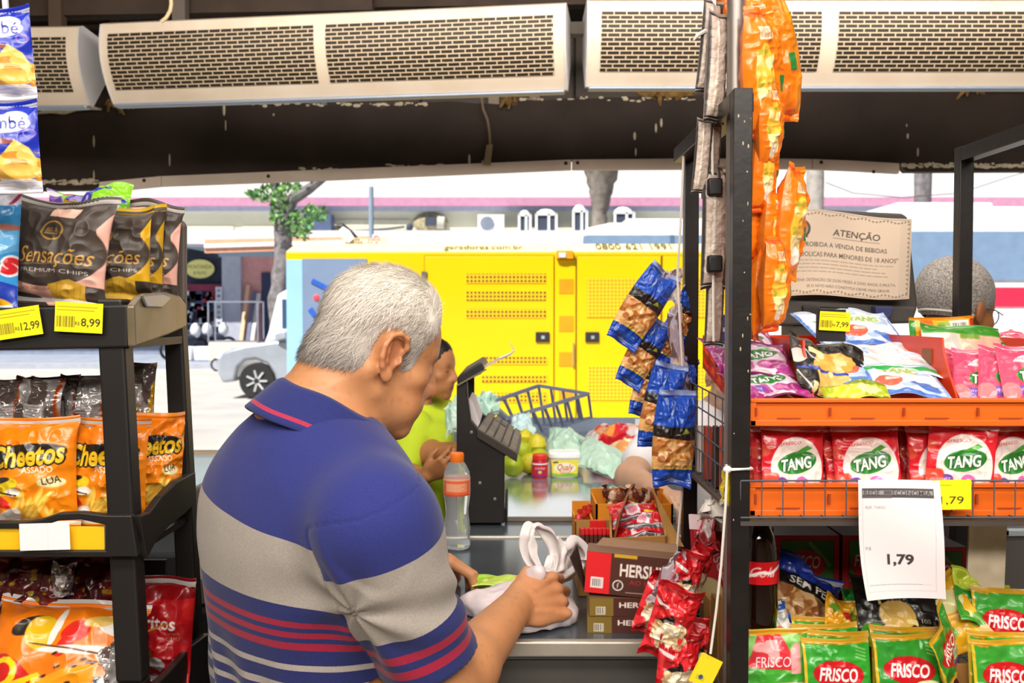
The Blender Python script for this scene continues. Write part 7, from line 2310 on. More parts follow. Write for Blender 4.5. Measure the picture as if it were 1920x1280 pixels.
cp = [(.001, .002), (.02, 0), (.0275, .004), (.029, .018), (.0265, .035), (.027, .05), (.0285, .07), (.0275, .1), (.0285, .125), (.028, .15), (.022, .172), (.0145, .19), (.0125, .2)]
ccv = Canvas(110, .24, '#c8101c')
for x in (.02, .5, .99):
 ccv.line([(x - .12, .08), (x - .02, .13), (x + .06, .12), (x + .16, .18)], .03, '#f0e6e2').text('Cola', x, .13, .1, '#f4ecea', width=.2, shear=.4)
pc = P(1420, 1226, 1.36)
bt = bottle('dark cola bottle with a red label and green cap on the lower shelf', 'bottle', pc, cp, cola, M('green_cap', '#5aa81c', 0.4),
   [(.0145, .192), (.0155, .193), (.0155, .208), (.014, .212), (.001, .2125)], (.108, .14, lambda z: .0288), ccv, 'cola_bottle')
PE = Canvas(120, 1.1, '#16309a').rect(0, 0, 1, .22, '#1c4fc8').ell(.5, .1, .2, .08, '#8aa8e0').rect(0, .2, 1, .62, '#c8925a').blobs(0, .22, 1, .6, 60, .07, ['#dca86c', '#b87840', '#e8bc84', '#a0622e'], 5).poly([(0, .6), (1, .54), (1, .76), (0, .8)], '#17120f').text('SEM PELE', .5, .68, .12, '#f0ece6', width=.74, bold=.02, rot=-3).rect(.3, .9, .75, .94, '#6a78c0')
o = pillow('peanut_bag', PE, .115, .04, film, seed=421, wr=.005, back='#a8a8b0')
put(o, 'blue bag of skinless peanuts lying across the lower shelf', 'peanut bag', P(1500, 1198, 1.40), (R(-36), R(30), R(8)))
cv = Canvas(110, .8, '#1a1614').poly([(.35, .45), (.4, .75), (.75, .8), (.75, .5)], '#b08a3c').ell(.46, .25, .22, .19, '#d8b05a').patch(12, .6, '#f0d490', 3, box=(.25, .08, .68, .42)).ell(.82, .6, .12, .07, '#d8d0c4').text('100 g', .82, .2, .06, '#b8b0a8', width=.16).patch(6, .66, '#5a544e', 7, box=(0, .1, .25, .8))
o = pillow('cheese_packet', cv, .125, .016, film, seed=431, wr=.003, back='#2a2422', seal=.04, pinch=.03)
put(o, 'black cheese packet lying under the white price sheet', 'packet', P(1695, 1195, 1.35), (R(-44), R(3), R(-4)))
FYY = Canvas(110, .95, '#e8ae1c').patch(3, .5, '#f2c83a', 3).poly([(.05, .1), (.4, .0), (.45, .3), (.2, .5)], '#c8561c').ell(.25, .25, .18, .14, '#d8742a').patch(4, .66, '#5aa030', 7).ell(.75, .6, .2, .14, '#e8e0a0').rect(0, .88, 1, .95, '#d89a18')
o = pillow('juice_sachet', FYY, .12, .016, film, seed=433, wr=.004, back='#c89a28')
put(o, 'yellow juice sachet slanting down beside the price sheet', 'sachet', P(1800, 1230, 1.345), (R(-38), R(-28), R(-4)))
FGY = Canvas(110, .9, '#cfe04a').patch(3, .52, '#a8cc30', 3).poly([(0, 0), (.6, 0), (.5, .5), (0, .6)], '#2f9a34').ell(.7, .5, .2, .14, '#e8ecc0').poly([(.8, .3), (1, .3), (1, .9), (.9, .9)], '#2a7a2a')
o = pillow('juice_sachet', FGY, .1, .016, film, seed=434, wr=.005, back='#a8b828')
put(o, 'lime green juice sachet crumpled above the end tray', 'sachet', P(1852, 1185, 1.36), (R(-42), R(22), R(10)))
cv = Canvas(70, 1.0, '#e4a41e').blobs(.2, .2, .8, .8, 10, .1, ['#c83020', '#6a9a2c', '#f0d060'], 3).rect(0, .92, 1, 1, '#c8881a')
o = pillow('seasoning_packet', cv, .06, .014, film, seed=435, wr=.004, back='#c8901c')
put(o, 'amber seasoning packet between the peanut bag and the cheese packet', 'packet', P(1580, 1195, 1.36), (R(-35), R(18), R(5)))
cv = Canvas(60, 1.3, '#dfe0da').rect(0, .0, 1, .6, '#f0f0ea').ell(.5, .4, .2, .12, '#e8902c').ell(.55, .2, .3, .16, '#e8b428').ell(.3, .28, .14, .1, '#5a9a3a').rect(0, 1.0, 1, 1.3, '#2a56b0')
o = pillow('seasoning_packet', cv, .045, .014, film, seed=436, wr=.004, back='#d8d8d0')
put(o, 'white and blue packet right beside the cola bottle', 'packet', P(1463, 1205, 1.37), (R(-20), R(-10), R(5)))
cv = Canvas(80, .5, '#b8d22c').patch(3, .5, '#d8e850', 3).patch(4, .62, '#4a9a28', 5).rect(.8, .1, .9, .45, '#f0f0d8')
o = pillow('seasoning_packet', cv, .115, .014, film, seed=437, wr=.004, back='#a8c028')
put(o, 'bright lime packet edge under the black cheese packet', 'packet', P(1700, 1208, 1.33), (R(-74), R(2), R(-2)))
cv = Canvas(60, 1.2, '#1f6a2c').patch(4, .55, '#2f9a3c', 3).ell(.5, .5, .3, .2, '#c8c060')
for i, (px, py, Y, ry, rz, lb) in enumerate(((1488, 1225, 1.385, 12, 10, 'dark green packet wedged beside the seasoning packets'), (1640, 1190, 1.40, -10, 0, 'dark green packet under the corner of the price sheet'), (1735, 1110, 1.47, -30, 0, 'dark green packet in front of the last display box'))):
 o = pillow('seasoning_packet', cv, .06, .014, film, seed=440 + i, wr=.004, back='#1c5a24')
 put(o, lb, 'packet', P(px, py, Y), (R(-30), R(ry), R(rz)))
def strays(name, px, Y, z1, n, protos, label0, labeln, group, w=.105, rz=0, dz=.0):
 x = P(px, 1250, Y).x
 open_carton(name, 'brown card tray holding ' + labeln.split(' in ')[0] + 's', (x - w / 2, Y), (x + w / 2, Y + .018 * n + .03), zS, z1, kraft, back_up=.045, cat='tray')
 for k in range(n):
  use(protos, label0 if k == 0 else labeln, (x + .001 * (k % 2), Y + .010 + .018 * k, zS + .030 + dz + .004 * k), (R(-10 - k), R((0, 1, -1, 1)[k % 4] * 1.5), R(rz + (3, -2, 1, 2)[k % 4])), None if k == 0 else group)
zc = P(1, 1330, 1.29).z
FR = Canvas(115, 1.25, '#4aa83a').patch(4, .55, '#8ac86a', 3).poly([(.12, .72), (.3, 1.2), (.62, 1.2), (.9, .66)], '#d8303c').patch(6, .6, '#f0a8a8', 5, box=(.1, .6, .9, 1.1)).text('FRISCO', .5, .8, .15, '#f6eaea', width=.5, shear=.1).rect(0, .5, 1, .62, '#3a9a2c').rect(0, 0, 1, .5, '#e8b4a8').rect(.1, .05, .62, .47, '#ecebe8').rect(0, 1.17, 1, 1.25, '#d49a20')
protoFR = sachet('juice_sachet', FR, 409, back='#c89a28', w=.1)
strays('sachet_tray', 1458, 1.295, zc, 1, protoFR, 'green juice sachet with a washed out red print next to the near post', 'green juice sachet behind it in the tray next to the near post', 'sachets in the post tray', dz=.005)
strays('sachet_tray', 1582, 1.285, zc, 4, protoF[0], 'green juice sachet facing out below the amber packet', 'green juice sachet stacked behind in the tray below the amber packet', 'sachets in the amber tray', dz=.0)
strays('sachet_tray', 1717, 1.285, zc, 2, protoF[1], 'green and purple juice sachet facing out under the cheese packet', 'green and purple juice sachet behind in the tray under the cheese packet', 'sachets in the purple tray', dz=.006)
strays('sachet_tray', 1905, 1.275, zc, 2, protoF[2], 'green and yellow juice sachet at the picture’s bottom corner', 'green and yellow juice sachet behind in the corner tray', 'sachets in the corner tray', dz=.002)
use(protoF[2], 'green juice sachet with a red oval leaning behind the corner tray', P(1890, 1262, 1.35), (R(-14), R(3), R(-2)))
use(protoF[1], 'dark juice sachet edge leaning between two card trays', P(1795, 1290, 1.34), (R(-10), R(-24), R(58)))
for i, (px, py, Y, c, lb) in enumerate(((1322, 905, 1.55, '#a8402c', 'rust red card standing in the wire flank of the basket'), (1336, 900, 1.48, '#3a2a24', 'dark narrow card in the wire flank of the basket'), (1350, 905, 1.43, '#c8502c', 'orange red card in the wire flank next to the near post'), (1316, 900, 1.62, '#d8cfc8', 'pale card at the back of the wire flank'))):
 a, b_ = P(px - 7, py, Y), P(px + 7, 800, Y)
 tag(MB().box((max(a.x, XL + .008), Y, zb1 + .003), (b_.x + .006, Y + .02, b_.z)).build('standing_card', M('card' + c[1:], c, .5), bevel=.001), lb, 'card')
for i in range(4):
 y = 1.36 + .06 * i
 tag(MB().box((XL + .014, y, zS), (XL + .020, y + .05, P(1, 1135 - i * 3, y).z)).build('kraft_divider', kraft, smooth=0), 'brown card divider in the left end of the lower shelf', 'card', 'brown card dividers')
t = thing('zip_tie', 'white zip tie strapped round the near rack post', 'zip tie', P(1388, 882, 1.275))
q = .0145
MB().tube([(XL - q, YF - q, P(1, 881, 1.27).z), (XL + q, YF - q, P(1, 880, 1.27).z), (XL + q, YF + q, P(1, 879, 1.27).z), (XL - q, YF + q, P(1, 881, 1.27).z)], .0022, 6, closed=True).build('strap', M('white_tie', '#e6e0da', .4), t, True)
MB().ell((XL - q - .004, YF - q, P(1, 881, 1.27).z), (.006, .004, .005)).build('lock_head', M('white_tie', '#e6e0da', .4), t, True)
tag(MB().tube([P(x, y, 1.262) for x, y in ((1363, 884), (1360, 950), (1352, 1060), (1342, 1150), (1332, 1225))], .0018, 6).build('string', M('white_string', '#ddd6cc', .6)), 'white string hanging from the zip tie to the yellow tag', 'string')
cv = Canvas(60, 1.3, '#f4d414').ell(.4, .35, .1, .1, '#2a4a8a').lines(.2, .2, .6, .4, 3, '#4a4a3a', .02)
o = sheet('hanging_tag', cv, .032, paper, thick=.002, back='#f0d010')
put(o, 'yellow card tag at the bottom end of the white string', 'tag', P(1310, 1284, 1.265), (0, R(28), R(10)))
o = drape('paper_scrap', Canvas(40, .5, '#d8cfc6').patch(3, .5, '#efe8e0', 3), P(1312, 968, 1.5), P(1362, 972, 1.42), P(1358, 936, 1.45), P(1318, 946, 1.55), paper, .01, .006, 451, back='#d8cfc6')
tag(o, 'crumpled pale paper scrap on the shelf left of the near post', 'paper')
o = drape('clear_wrapper', cv, P(1352, 940, 1.29), P(1368, 945, 1.29), P(1366, 888, 1.29), P(1356, 888, 1.29), VM('wrapper_film', .15, trans=.55, coat=.5), .004, .003, 452, back='#d8dce4')
tag(o, 'twist of clear plastic knotted under the zip tie', 'wrapper')
cv = Canvas(60, .9, '#c01c28').patch(3, .55, '#e8d8d8', 4).rect(0, .0, 1, .15, '#8a1018')
o = drape('red_wrapper', cv, P(1300, 1010, 1.62), P(1345, 1030, 1.55), P(1340, 960, 1.6), P(1304, 965, 1.66), film, .01, .006, 453, back='#b01c28')
tag(o, 'red and white wrapper on the shelf behind the far post', 'wrapper')
cv = Canvas(30, 2.0, '#dccbb0').noise(4, .06, 3)
o = sheet('beige_board', cv, .056, paper, thick=.004, back='#cbb99e')
put(o, 'blank beige card hanging under the shelf by the grey bin', 'card', P(1846, 1118, 1.42), (0, R(1.5), 0))
t = thing('grey_bin', 'grey plastic bin with a pale rim behind the beige card', 'bin', P(1960, 1130, 1.8))
z1_, z0_ = P(1, 1003, 1.75).z, 0
xa = P(1876, 1000, 1.75).x
MB().hexa([(xa + .05, 1.78, z0_), (xa + .5, 1.78, z0_), (xa + .5, 2.3, z0_), (xa + .05, 2.3, z0_)], [(xa, 1.75, z1_), (xa + .55, 1.75, z1_), (xa + .55, 2.35, z1_), (xa, 2.35, z1_)]).build('bin_body', M('bin_grey', '#5c5856', .5), t, True, smooth=0)
mb = MB()
mb.box((xa - .006, 1.74, z1_), (xa + .012, 2.36, z1_ + .012)).box((xa, 1.74, z1_), (xa + .56, 1.756, z1_ + .012)).box((xa, 2.344, z1_), (xa + .56, 2.36, z1_ + .012))
mb.build('rim', M('bin_rim', '#b8c4cc', .3, metal=.3), t, True, smooth=0, bevel=.002)
                # --- people
skin_m = VM('skin', 0.5, sss=.12, bump=.05, bscale=120)
skin_m2 = VM('skin_far', 0.5, sss=.1)
def headT(hc, yaw, pitch, roll=0, s=1.0):
 """head frame: x to the person's right, y out of the face, z up"""
 return Matrix.Translation(hc) @ Matrix.Rotation(R(yaw - 90), 4, 'Z') @ Matrix.Rotation(R(-pitch), 4, 'X') @ Matrix.Rotation(R(roll), 4, 'Y') @ Matrix.Scale(s, 4)
def add_head(F, T, s=1.0, fine=True, nose=1.0, jaw=1.0):
 def E(c, r, k=.012, mode='add', rot=None):
  Tn = T.copy()
  c = Tn @ Vector(c)
  Rm = Tn.to_3x3().normalized()
  if rot:
   Rm = Rm @ Euler([R(x) for x in rot]).to_matrix()
  F.ell(c, [q * s for q in r], Rm, k * s, mode)
 def Cn(a, b, ra, rb=None, k=.008, mode='add'):
  F.cone(T @ Vector(a), T @ Vector(b), ra * s, (ra if rb is None else rb) * s, k * s, mode)
 E((0, -.004, .046), (.075, .087, .081), .01)                  # cranium
 E((0, .020, .040), (.066, .074, .066), .02)                   # forehead
 E((0, .036, -.012), (.060, .052, .070), .025)                 # face
 E((0, .040, -.058), (.050 * jaw, .046, .040), .025)           # jaw
 Cn((-.046 * jaw, .004, -.050), (-.016, .070, -.090), .018, .017, .02)
 Cn((.046 * jaw, .004, -.050), (.016, .070, -.090), .018, .017, .02)
 E((0, .074, -.090), (.022, .017, .019), .016)                 # chin
 for q in (-1, 1):
  E((q * .044, .054, -.016), (.022, .022, .018), .018)      # cheekbone
  E((q * .031, .062, -.055), (.022, .022, .026), .02)       # cheek
  Cn((q * .012, .084, .030), (q * .042, .070, .030), .009, .007, .012)   # brow
  E((q * .031, .094, .012), (.017, .014, .011), .010, 'sub')  # socket
  E((q * .031, .0705, .011), (.0145, .0125, .0125), .003)      # eye with lid
  E((q * .031, .078, .002), (.014, .007, .006), .008)        # bag under the eye
 Cn((0, .085, .026), (0, .106 * nose, -.016), .0085, .0115, .010)
 E((0, .107 * nose, -.024), (.0125, .012, .0105), .008)
 for q in (-1, 1):
  E((q * .0125, .094, -.027), (.0085, .0115, .0085), .006)
  E((q * .007, .103, -.0345), (.004, .005, .004), .003, 'sub')
 E((0, .080, -.050), (.030, .018, .026), .02)                   # muzzle
 E((0, .0935, -.0555), (.021, .0075, .0055), .005)              # lips
 E((0, .0915, -.0650), (.019, .0075, .0055), .005)
 E((0, .1005, -.0600), (.024, .006, .0016), .003, 'sub')
 for q in (-1, 1):                                              # ears
  if fine:
   E((q * .0765, -.006, .003), (.008, .017, .028), .008, rot=(8, 0, q * 14))
   E((q * .0845, -.004, .004), (.006, .0105, .017), .006, 'sub', rot=(8, 0, q * 14))
   pts = [(.074, .009, .006), (.0815, .0135, .020), (.0855, .007, .0325), (.0885, -.007, .0355), (.0905, -.0195, .028), (.091, -.0245, .012), (.089, -.0225, -.005), (.085, -.016, -.018), (.0805, -.007, -.0275)]
   for a, b in zip(pts[:-1], pts[1:]):
    Cn((q * a[0], a[1], a[2]), (q * b[0], b[1], b[2]), .0042, None, .003)
   pts = [(.0855, -.016, .018), (.086, -.0155, .004), (.083, -.010, -.010)]
   for a, b in zip(pts[:-1], pts[1:]):
    Cn((q * a[0], a[1], a[2]), (q * b[0], b[1], b[2]), .0032, None, .004)
   E((q * .0795, -.002, -.028), (.0055, .0085, .0105), .005)
   E((q * .078, .010, -.002), (.005, .004, .007), .004)
   E((q * .0815, .002, -.001), (.006, .006, .009), .004, 'sub')
  else:
   E((q * .078, -.006, .003), (.009, .018, .030), .006, rot=(8, 0, q * 14))
def paint_head(V, C, T, lips='#a5604e', red='#b8694c', dark='#5a3420', brows='#9a8a7c', hair=None, mask=None, s=1.0):
 L = np.array(T.inverted())
 X = V @ L[:3, :3].T + L[:3, 3]
 def w(c, r):
  d = np.sqrt((((X - np.array(c)) / np.array(r)) ** 2).sum(1))
  return np.clip(1.4 - 1.4 * d, 0, 1)
 for q in (-1, 1):
  C = paintv(C, .45 * w((q * .085, -.008, .004), (.02, .03, .042)), red)
  C = paintv(C, .35 * w((q * .045, .06, -.03), (.025, .03, .03)), red)
  C = paintv(C, .75 * w((q * .031, .084, .0075), (.017, .010, .0032)), dark)
  C = paintv(C, .6 * w((q * .028, .086, .034), (.022, .014, .006)), brows)
  C = paintv(C, .6 * w((q * .0815, .002, -.001), (.006, .007, .010)), dark)
  C = paintv(C, .7 * w((q * .007, .103, -.0345), (.005, .006, .004)), dark)
 C = paintv(C, .4 * w((0, .105, -.022), (.02, .016, .018)), red)
 C = paintv(C, .75 * w((0, .096, -.060), (.024, .012, .012)), lips)
 C = paintv(C, .8 * w((0, .098, -.0602), (.024, .012, .0022)), dark)
 return C, X
def inpoly(poly, x, y):
 ins = np.zeros(x.shape, bool)
 dm = np.full(x.shape, 9.0)
 for i in range(len(poly)):
  (x0, y0), (x1, y1) = poly[i], poly[(i + 1) % len(poly)]
  if y0 != y1:
   ins ^= ((y0 > y) != (y1 > y)) & (x < (x1 - x0) * (y - y0) / (y1 - y0) + x0)
  Lq = (x1 - x0) ** 2 + (y1 - y0) ** 2
  t = np.clip(((x - x0) * (x1 - x0) + (y - y0) * (y1 - y0)) / Lq, 0, 1)
  dm = np.minimum(dm, np.hypot(x - x0 - t * (x1 - x0), y - y0 - t * (y1 - y0)))
 return np.where(ins, dm, -dm)
HAIRLINE = [(.080, .098), (.064, .060), (.046, .034), (.038, -.006), (.025, -.012), (.020, .024), (.014, .042), (-.012, .046), (-.028, .034), (-.032, -.008), (-.040, -.030), (-.058, -.040), (-.14, -.046), (-.14, .2), (.080, .2)]
def hair_from(V, Q, X, T, poly, thick, colour, parent, mat, n_strand, length, seed=1, lift=.35, width=.0007, rough=.25, name='hair', flow=None):
 """a hair shell lifted off the scalp plus loose tapered strands"""
 d = inpoly(poly, X[:, 1], X[:, 2])
 near = (np.abs(X[:, 0]) < .083) & (np.linalg.norm(X - np.array([0, -.01, .04]), axis=1) < .125)
 ok = (d > 0) & near
 fm = ok[Q].all(1)
 Qh = Q[fm]
 ids = np.unique(Qh)
 mp = np.full(len(V), -1)
 mp[ids] = np.arange(len(ids))
 N = vnormals(V, Q)
 up = np.clip((X[:, 2] - .0) / .1, 0, 1)
 th = (.0008 + thick * np.clip(d / .028, 0, 1) ** .7) * (.55 + .6 * up)
 nz = vnoise(X[:, 0] * 90, X[:, 1] * 45, X[:, 2] * 45, seed) - .5
 Vh = V + N * (th + nz * .003 * np.clip(d / .02, 0, 1))[:, None]
 Xh = X[ids]
 def colr(X_, rnd):
  top = np.clip((X_[:, 2] + .05) / .14, 0, 1)
  return colour(top, X_, rnd)
 streak = vnoise(Xh[:, 0] * 160, Xh[:, 1] * 60, Xh[:, 2] * 40, seed + 2)
 Ch = colr(Xh, streak)
 VV, QQ, CC = [Vh[ids]], [mp[Qh]], [Ch]
 rg = np.random.default_rng(seed)
 fc = rg.integers(0, len(Qh), n_strand)
 wgt = rg.dirichlet((1, 1, 1, 1), n_strand)
 P0 = (Vh[Qh[fc]] * wgt[..., None]).sum(1)
 N0 = (N[Qh[fc]] * wgt[..., None]).sum(1)
 N0 /= np.linalg.norm(N0, axis=1, keepdims=True)
 X0 = (X[Qh[fc]] * wgt[..., None]).sum(1)
 d0 = (d[Qh[fc]] * wgt).sum(1)
 Rm = np.array(T.to_3x3().normalized())
 fl = flow(X0, rg) @ Rm.T
 fl = fl - N0 * (fl * N0).sum(1, keepdims=True)
 fl /= np.linalg.norm(fl, axis=1, keepdims=True) + 1e-9
 fl = fl + rg.normal(0, rough, fl.shape)
 fl = fl - N0 * (fl * N0).sum(1, keepdims=True)
 fl /= np.linalg.norm(fl, axis=1, keepdims=True) + 1e-9
 Ls = (length * rg.uniform(.6, 1.3, n_strand) * (.45 + .55 * np.clip(d0 / .03, 0, 1)))[:, None]
 lf = (lift * rg.uniform(.2, 1.4, n_strand))[:, None]
 P0 = P0 - N0 * .0015
 P1 = P0 + fl * Ls * .5 + N0 * Ls * .5 * lf
 P2 = P0 + fl * Ls * 1.0 + N0 * Ls * .62 * lf
 W = np.cross(fl, N0) * width
 c0 = colr(X0, rg.uniform(0, 1, n_strand))
 k = sum(len(v) for v in VV)
 vs = np.stack([P0 - W, P0 + W, P1 - W * .8, P1 + W * .8, P2 - W * .15, P2 + W * .15], 1).reshape(-1, 3)
 b = k + 6 * np.arange(n_strand)[:, None]
 VV.append(vs)
 QQ += [np.hstack([b, b + 1, b + 3, b + 2]), np.hstack([b + 2, b + 3, b + 5, b + 4])]
 CC.append(np.repeat(c0, 6, axis=0))
 return quick(name, np.vstack(VV), np.vstack(QQ), np.vstack(CC), mat, parent, True)
def add_hand(F, wrist, d, a, n, curl=(30, 45, 40), thumb=None, s=1.0, k=.006, spread=.0):
 """d: wrist to knuckles, a: index to little finger, n: back of the hand"""
 d, a, n = Vector(d).normalized(), Vector(a), Vector(n)
 a = (a - d * a.dot(d)).normalized()
 nn = d.cross(a)
 if nn.dot(n) < 0:
  nn = -nn
 n = nn
 w = Vector(wrist)
 Rm = Matrix((a, d, n)).transposed()
 F.ell(w + d * .045 * s, (.040 * s, .050 * s, .016 * s), Rm, .012)
 F.ell(w + d * .030 * s - a * .020 * s - n * .006 * s, (.018 * s, .032 * s, .015 * s), Rm, .012)
 L = ((.044, .026, .021), (.048, .030, .022), (.045, .028, .021), (.036, .021, .019))
 rr = (.0092, .0094, .0089, .0079)
 ang = (-3, 0, 4, 9)
 for i in range(4):
  base = w + d * ((.086, .090, .086, .076)[i] * s) + a * ((-.030 + .0205 * i) * s) + n * .002
  dirn = (d * math.cos(R(ang[i])) + a * math.sin(R(ang[i] * (1 + spread)))).normalized()
  p = base - dirn * .03 * s
  F.cone(p, base, .009 * s, .0098 * s, k)
  q = base
  cum = 0
  for j in range(3):
   cum += curl[j] * (1 + .08 * i)
   v = dirn * math.cos(R(cum)) - n * math.sin(R(cum))
   e = q + v * L[i][j] * s
   F.cone(q, e, rr[i] * s * (1 - .06 * j), rr[i] * s * (.94 - .08 * j), .003)
   q = e
 tb = w + d * .025 * s - a * .028 * s - n * .008 * s
 t1, t2 = thumb or ((-.5, .75, -.35), (-.1, .9, -.45))
 v1 = (a * t1[0] + d * t1[1] + n * t1[2]).normalized()
 v2 = (a * t2[0] + d * t2[1] + n * t2[2]).normalized()
 m = tb + v1 * .042 * s
 F.cone(tb, m, .0135 * s, .0108 * s, .008)
 F.cone(m, m + v2 * .030 * s, .0108 * s, .0085 * s, .003)
def cloth_mat(name, stops, rough=.85, heather='#b8b0aa', attr='stripe'):
 """knitted fabric whose stripes run along the garment's own coordinate"""
 m = bpy.data.materials.new(name)
 m.use_nodes = True
 nt = m.node_tree
 b = nt.nodes['Principled BSDF']
 at = nt.nodes.new('ShaderNodeAttribute')
 at.attribute_name = attr
 cr = nt.nodes.new('ShaderNodeValToRGB')
 cr.color_ramp.interpolation = 'CONSTANT'
 el = cr.color_ramp.elements
 while len(el) > 1:
  el.remove(el[-1])
 el[0].position, el[0].color = stops[0][0], srgb(stops[0][1])
 for p, c in stops[1:]:
  e = el.new(p)
  e.color = srgb(c)
 nt.links.new(at.outputs['Fac'], cr.inputs['Fac'])
 tc = nt.nodes.new('ShaderNodeTexCoord')
 nz = nt.nodes.new('ShaderNodeTexNoise')
 nz.inputs['Scale'].default_value = 420
 nz.inputs['Detail'].default_value = 2
 nt.links.new(tc.outputs['Object'], nz.inputs['Vector'])
 mr = nt.nodes.new('ShaderNodeMapRange')
 mr.inputs['From Min'].default_value, mr.inputs['From Max'].default_value = .3, .7
 mr.inputs['To Min'].default_value, mr.inputs['To Max'].default_value = .9, 1.1
 nt.links.new(nz.outputs['Fac'], mr.inputs['Value'])
 mx = nt.nodes.new('ShaderNodeMix')
 mx.data_type, mx.blend_type = 'RGBA', 'MULTIPLY'
 mx.inputs['Factor'].default_value = 1
 nt.links.new(cr.outputs['Color'], mx.inputs['A'])
 nt.links.new(mr.outputs['Result'], mx.inputs['B'])
 nt.links.new(mx.outputs['Result'], b.inputs['Base Color'])
 b.inputs['Roughness'].default_value = rough
 b.inputs['Sheen Weight'].default_value = .15
 b.inputs['Specular IOR Level'].default_value = .2
 bp = nt.nodes.new('ShaderNodeBump')
 bp.inputs['Strength'].default_value = .12
 bp.inputs['Distance'].default_value = .002
 nt.links.new(nz.outputs['Fac'], bp.inputs['Height'])
 nt.links.new(bp.outputs['Normal'], b.inputs['Normal'])
 return m
def addattr(o, name, vals):
 at = o.data.attributes.new(name, 'FLOAT', 'POINT')
 at.data.foreach_set('value', np.asarray(vals, np.float32))
def segt(V, a, b):
 a, b = np.array(a), np.array(b)
 d = b - a
 t = ((V - a) @ d) / (d @ d)
 r = np.linalg.norm(V - a - np.clip(t, 0, 1)[:, None] * d, axis=1)
 return t, r
                # --- the grey haired man
man = thing('person', 'grey haired man in a striped navy polo shirt, looking down at a carrier bag', 'person', (-.28, 1.37, 0))
HT = headT((-.204, 1.42, 1.434), 30, 21, 0, .96)
NB = Vector((-.288, 1.395, 1.345))
SR, SL = Vector((-.168, 1.195, 1.232)), Vector((-.400, 1.525, 1.236))
ER, WR = Vector((-.092, 1.240, 1.000)), Vector((.004, 1.490, 1.036))
EL, WL = Vector((-.385, 1.70, 1.03)), Vector((-.20, 1.735, 1.055))
TYAW = R(-46)
TZ = [.86, .95, 1.05, 1.13, 1.19, 1.245, 1.295, 1.345, 1.385]
TCX = [-.270, -.272, -.276, -.281, -.286, -.288, -.288, -.288, -.286]
TCY = [1.385, 1.382, 1.376, 1.370, 1.364, 1.364, 1.372, 1.384, 1.395]
TWX = [.165, .168, .168, .172, .180, .176, .142, .088, .058]
TWY = [.122, .128, .130, .128, .122, .112, .095, .075, .056]
F = Field((-.56, 1.02, .84), (.20, 1.86, 1.62), .0026)
F.loft(TZ, TCX, TCY, TWX, TWY, TYAW, .02)
add_head(F, HT, .96)
nk = HT @ Vector((0, -.036, -.035))
F.cone(NB, nk, .060, .056, .03)
F.cone(NB + Vector((-.02, -.01, -.02)), HT @ Vector((0, -.052, -.02)), .045, .036, .04)
F.cone(NB + Vector((.035, .02, -.02)), HT @ Vector((0, .030, -.062)), .035, .030, .03)
for q in (-1, 1):
 F.cone(HT @ Vector((q * .05, -.03, -.03)), NB + Vector((.03, .02, -.01)), .016, .016, .02)
for S, E_, W_, in ((SR, ER, WR), (SL, EL, WL)):
 F.cone(NB + (S - NB) * .15, S, .045, .050, .05)
 F.cone(S, S.lerp(E_, .5), .056, .052, .03)
 F.cone(S.lerp(E_, .5), E_, .052, .044, .02)
 F.cone(E_, E_.lerp(W_, .28), .044, .045, .02)
 F.cone(E_.lerp(W_, .28), W_, .045, .028, .02)
hd = Vector((.80, .58, .04))
ha = Vector((.28, -.42, -.78))
hn = Vector((-.25, -.65, .65))
add_hand(F, WR, hd, ha, hn, (38, 58, 40), ((-.5, .7, -.2), (.1, .95, -.3)))
dd, aa = hd.normalized(), (ha - hd.normalized() * ha.dot(hd.normalized())).normalized()
nn_ = dd.cross(aa)
nn_ = nn_ if nn_.dot(hn) > 0 else -nn_
for i in range(4):
 F.cone(WR + dd * .03 + aa * (-.014 + .010 * i) + nn_ * .012, WR + dd * .082 + aa * (-.030 + .0205 * i) + nn_ * .010, .0035, .0055, .006)
 F.ell(WR + dd * .086 + aa * (-.030 + .0205 * i) + nn_ * .008, (.009, .009, .007), None, .006)
add_hand(F, WL, Vector((.85, .12, -.12)), Vector((.1, .9, -.1)), Vector((0, 0, 1)), (25, 40, 30), ((-.5, .7, -.2), (.1, .95, -.3)))
V, Q = F.mesh()
V = relax(V, Q, 1, .4)
C = np.tile(np.array(hexrgb('#c5895c')), (len(V), 1))
nz = vnoise(V[:, 0] * 40, V[:, 1] * 40, V[:, 2] * 40, 3)
C = C * (.96 + .08 * nz)[:, None]
C = paintv(C, .25 * (vnoise(V[:, 0] * 150, V[:, 1] * 150, V[:, 2] * 150, 7) > .78), '#a8683f')
C, X = paint_head(V, C, HT, red='#bd6846', brows='#b0a090')
C = paintv(C, .35 * bump_at(V, WR + dd * .07, (.07, .07, .06)), '#a86440')
inh = (np.linalg.norm(X - np.array([0, -.01, .04]), axis=1) < .125) & (np.abs(X[:, 0]) < .083)
C = paintv(C, (inp := np.clip(inpoly(HAIRLINE, X[:, 1], X[:, 2]) / .006, 0, 1)) * inh * .85, '#b5aaa0')
F2 = Field((-.56, 1.10, 0), (.02, 1.66, .93), .010)
F2.loft([.74, .82, .92], [-.27, -.27, -.27], [1.385] * 3, [.15, .165, .165], [.10, .118, .122], TYAW, .02)
rt, fw_ = Vector((.69, -.72, 0)), Vector((.72, .69, 0))
hipc = Vector((-.27, 1.385, .80))
for q in (-1, 1):
 hp = hipc + rt * q * .085
 kn = Vector((hp.x + q * .01, hp.y, .46)) + fw_ * .02
 an = Vector((kn.x, kn.y, .08)) - fw_ * .02
 F2.cone(hp, kn, .078, .052, .03)
 F2.cone(kn, an, .052, .036, .02)
 F2.cone(an - Vector((0, 0, .04)), an + fw_ * .14 - Vector((0, 0, .05)), .035, .028, .02)
V2, Q2 = F2.mesh()
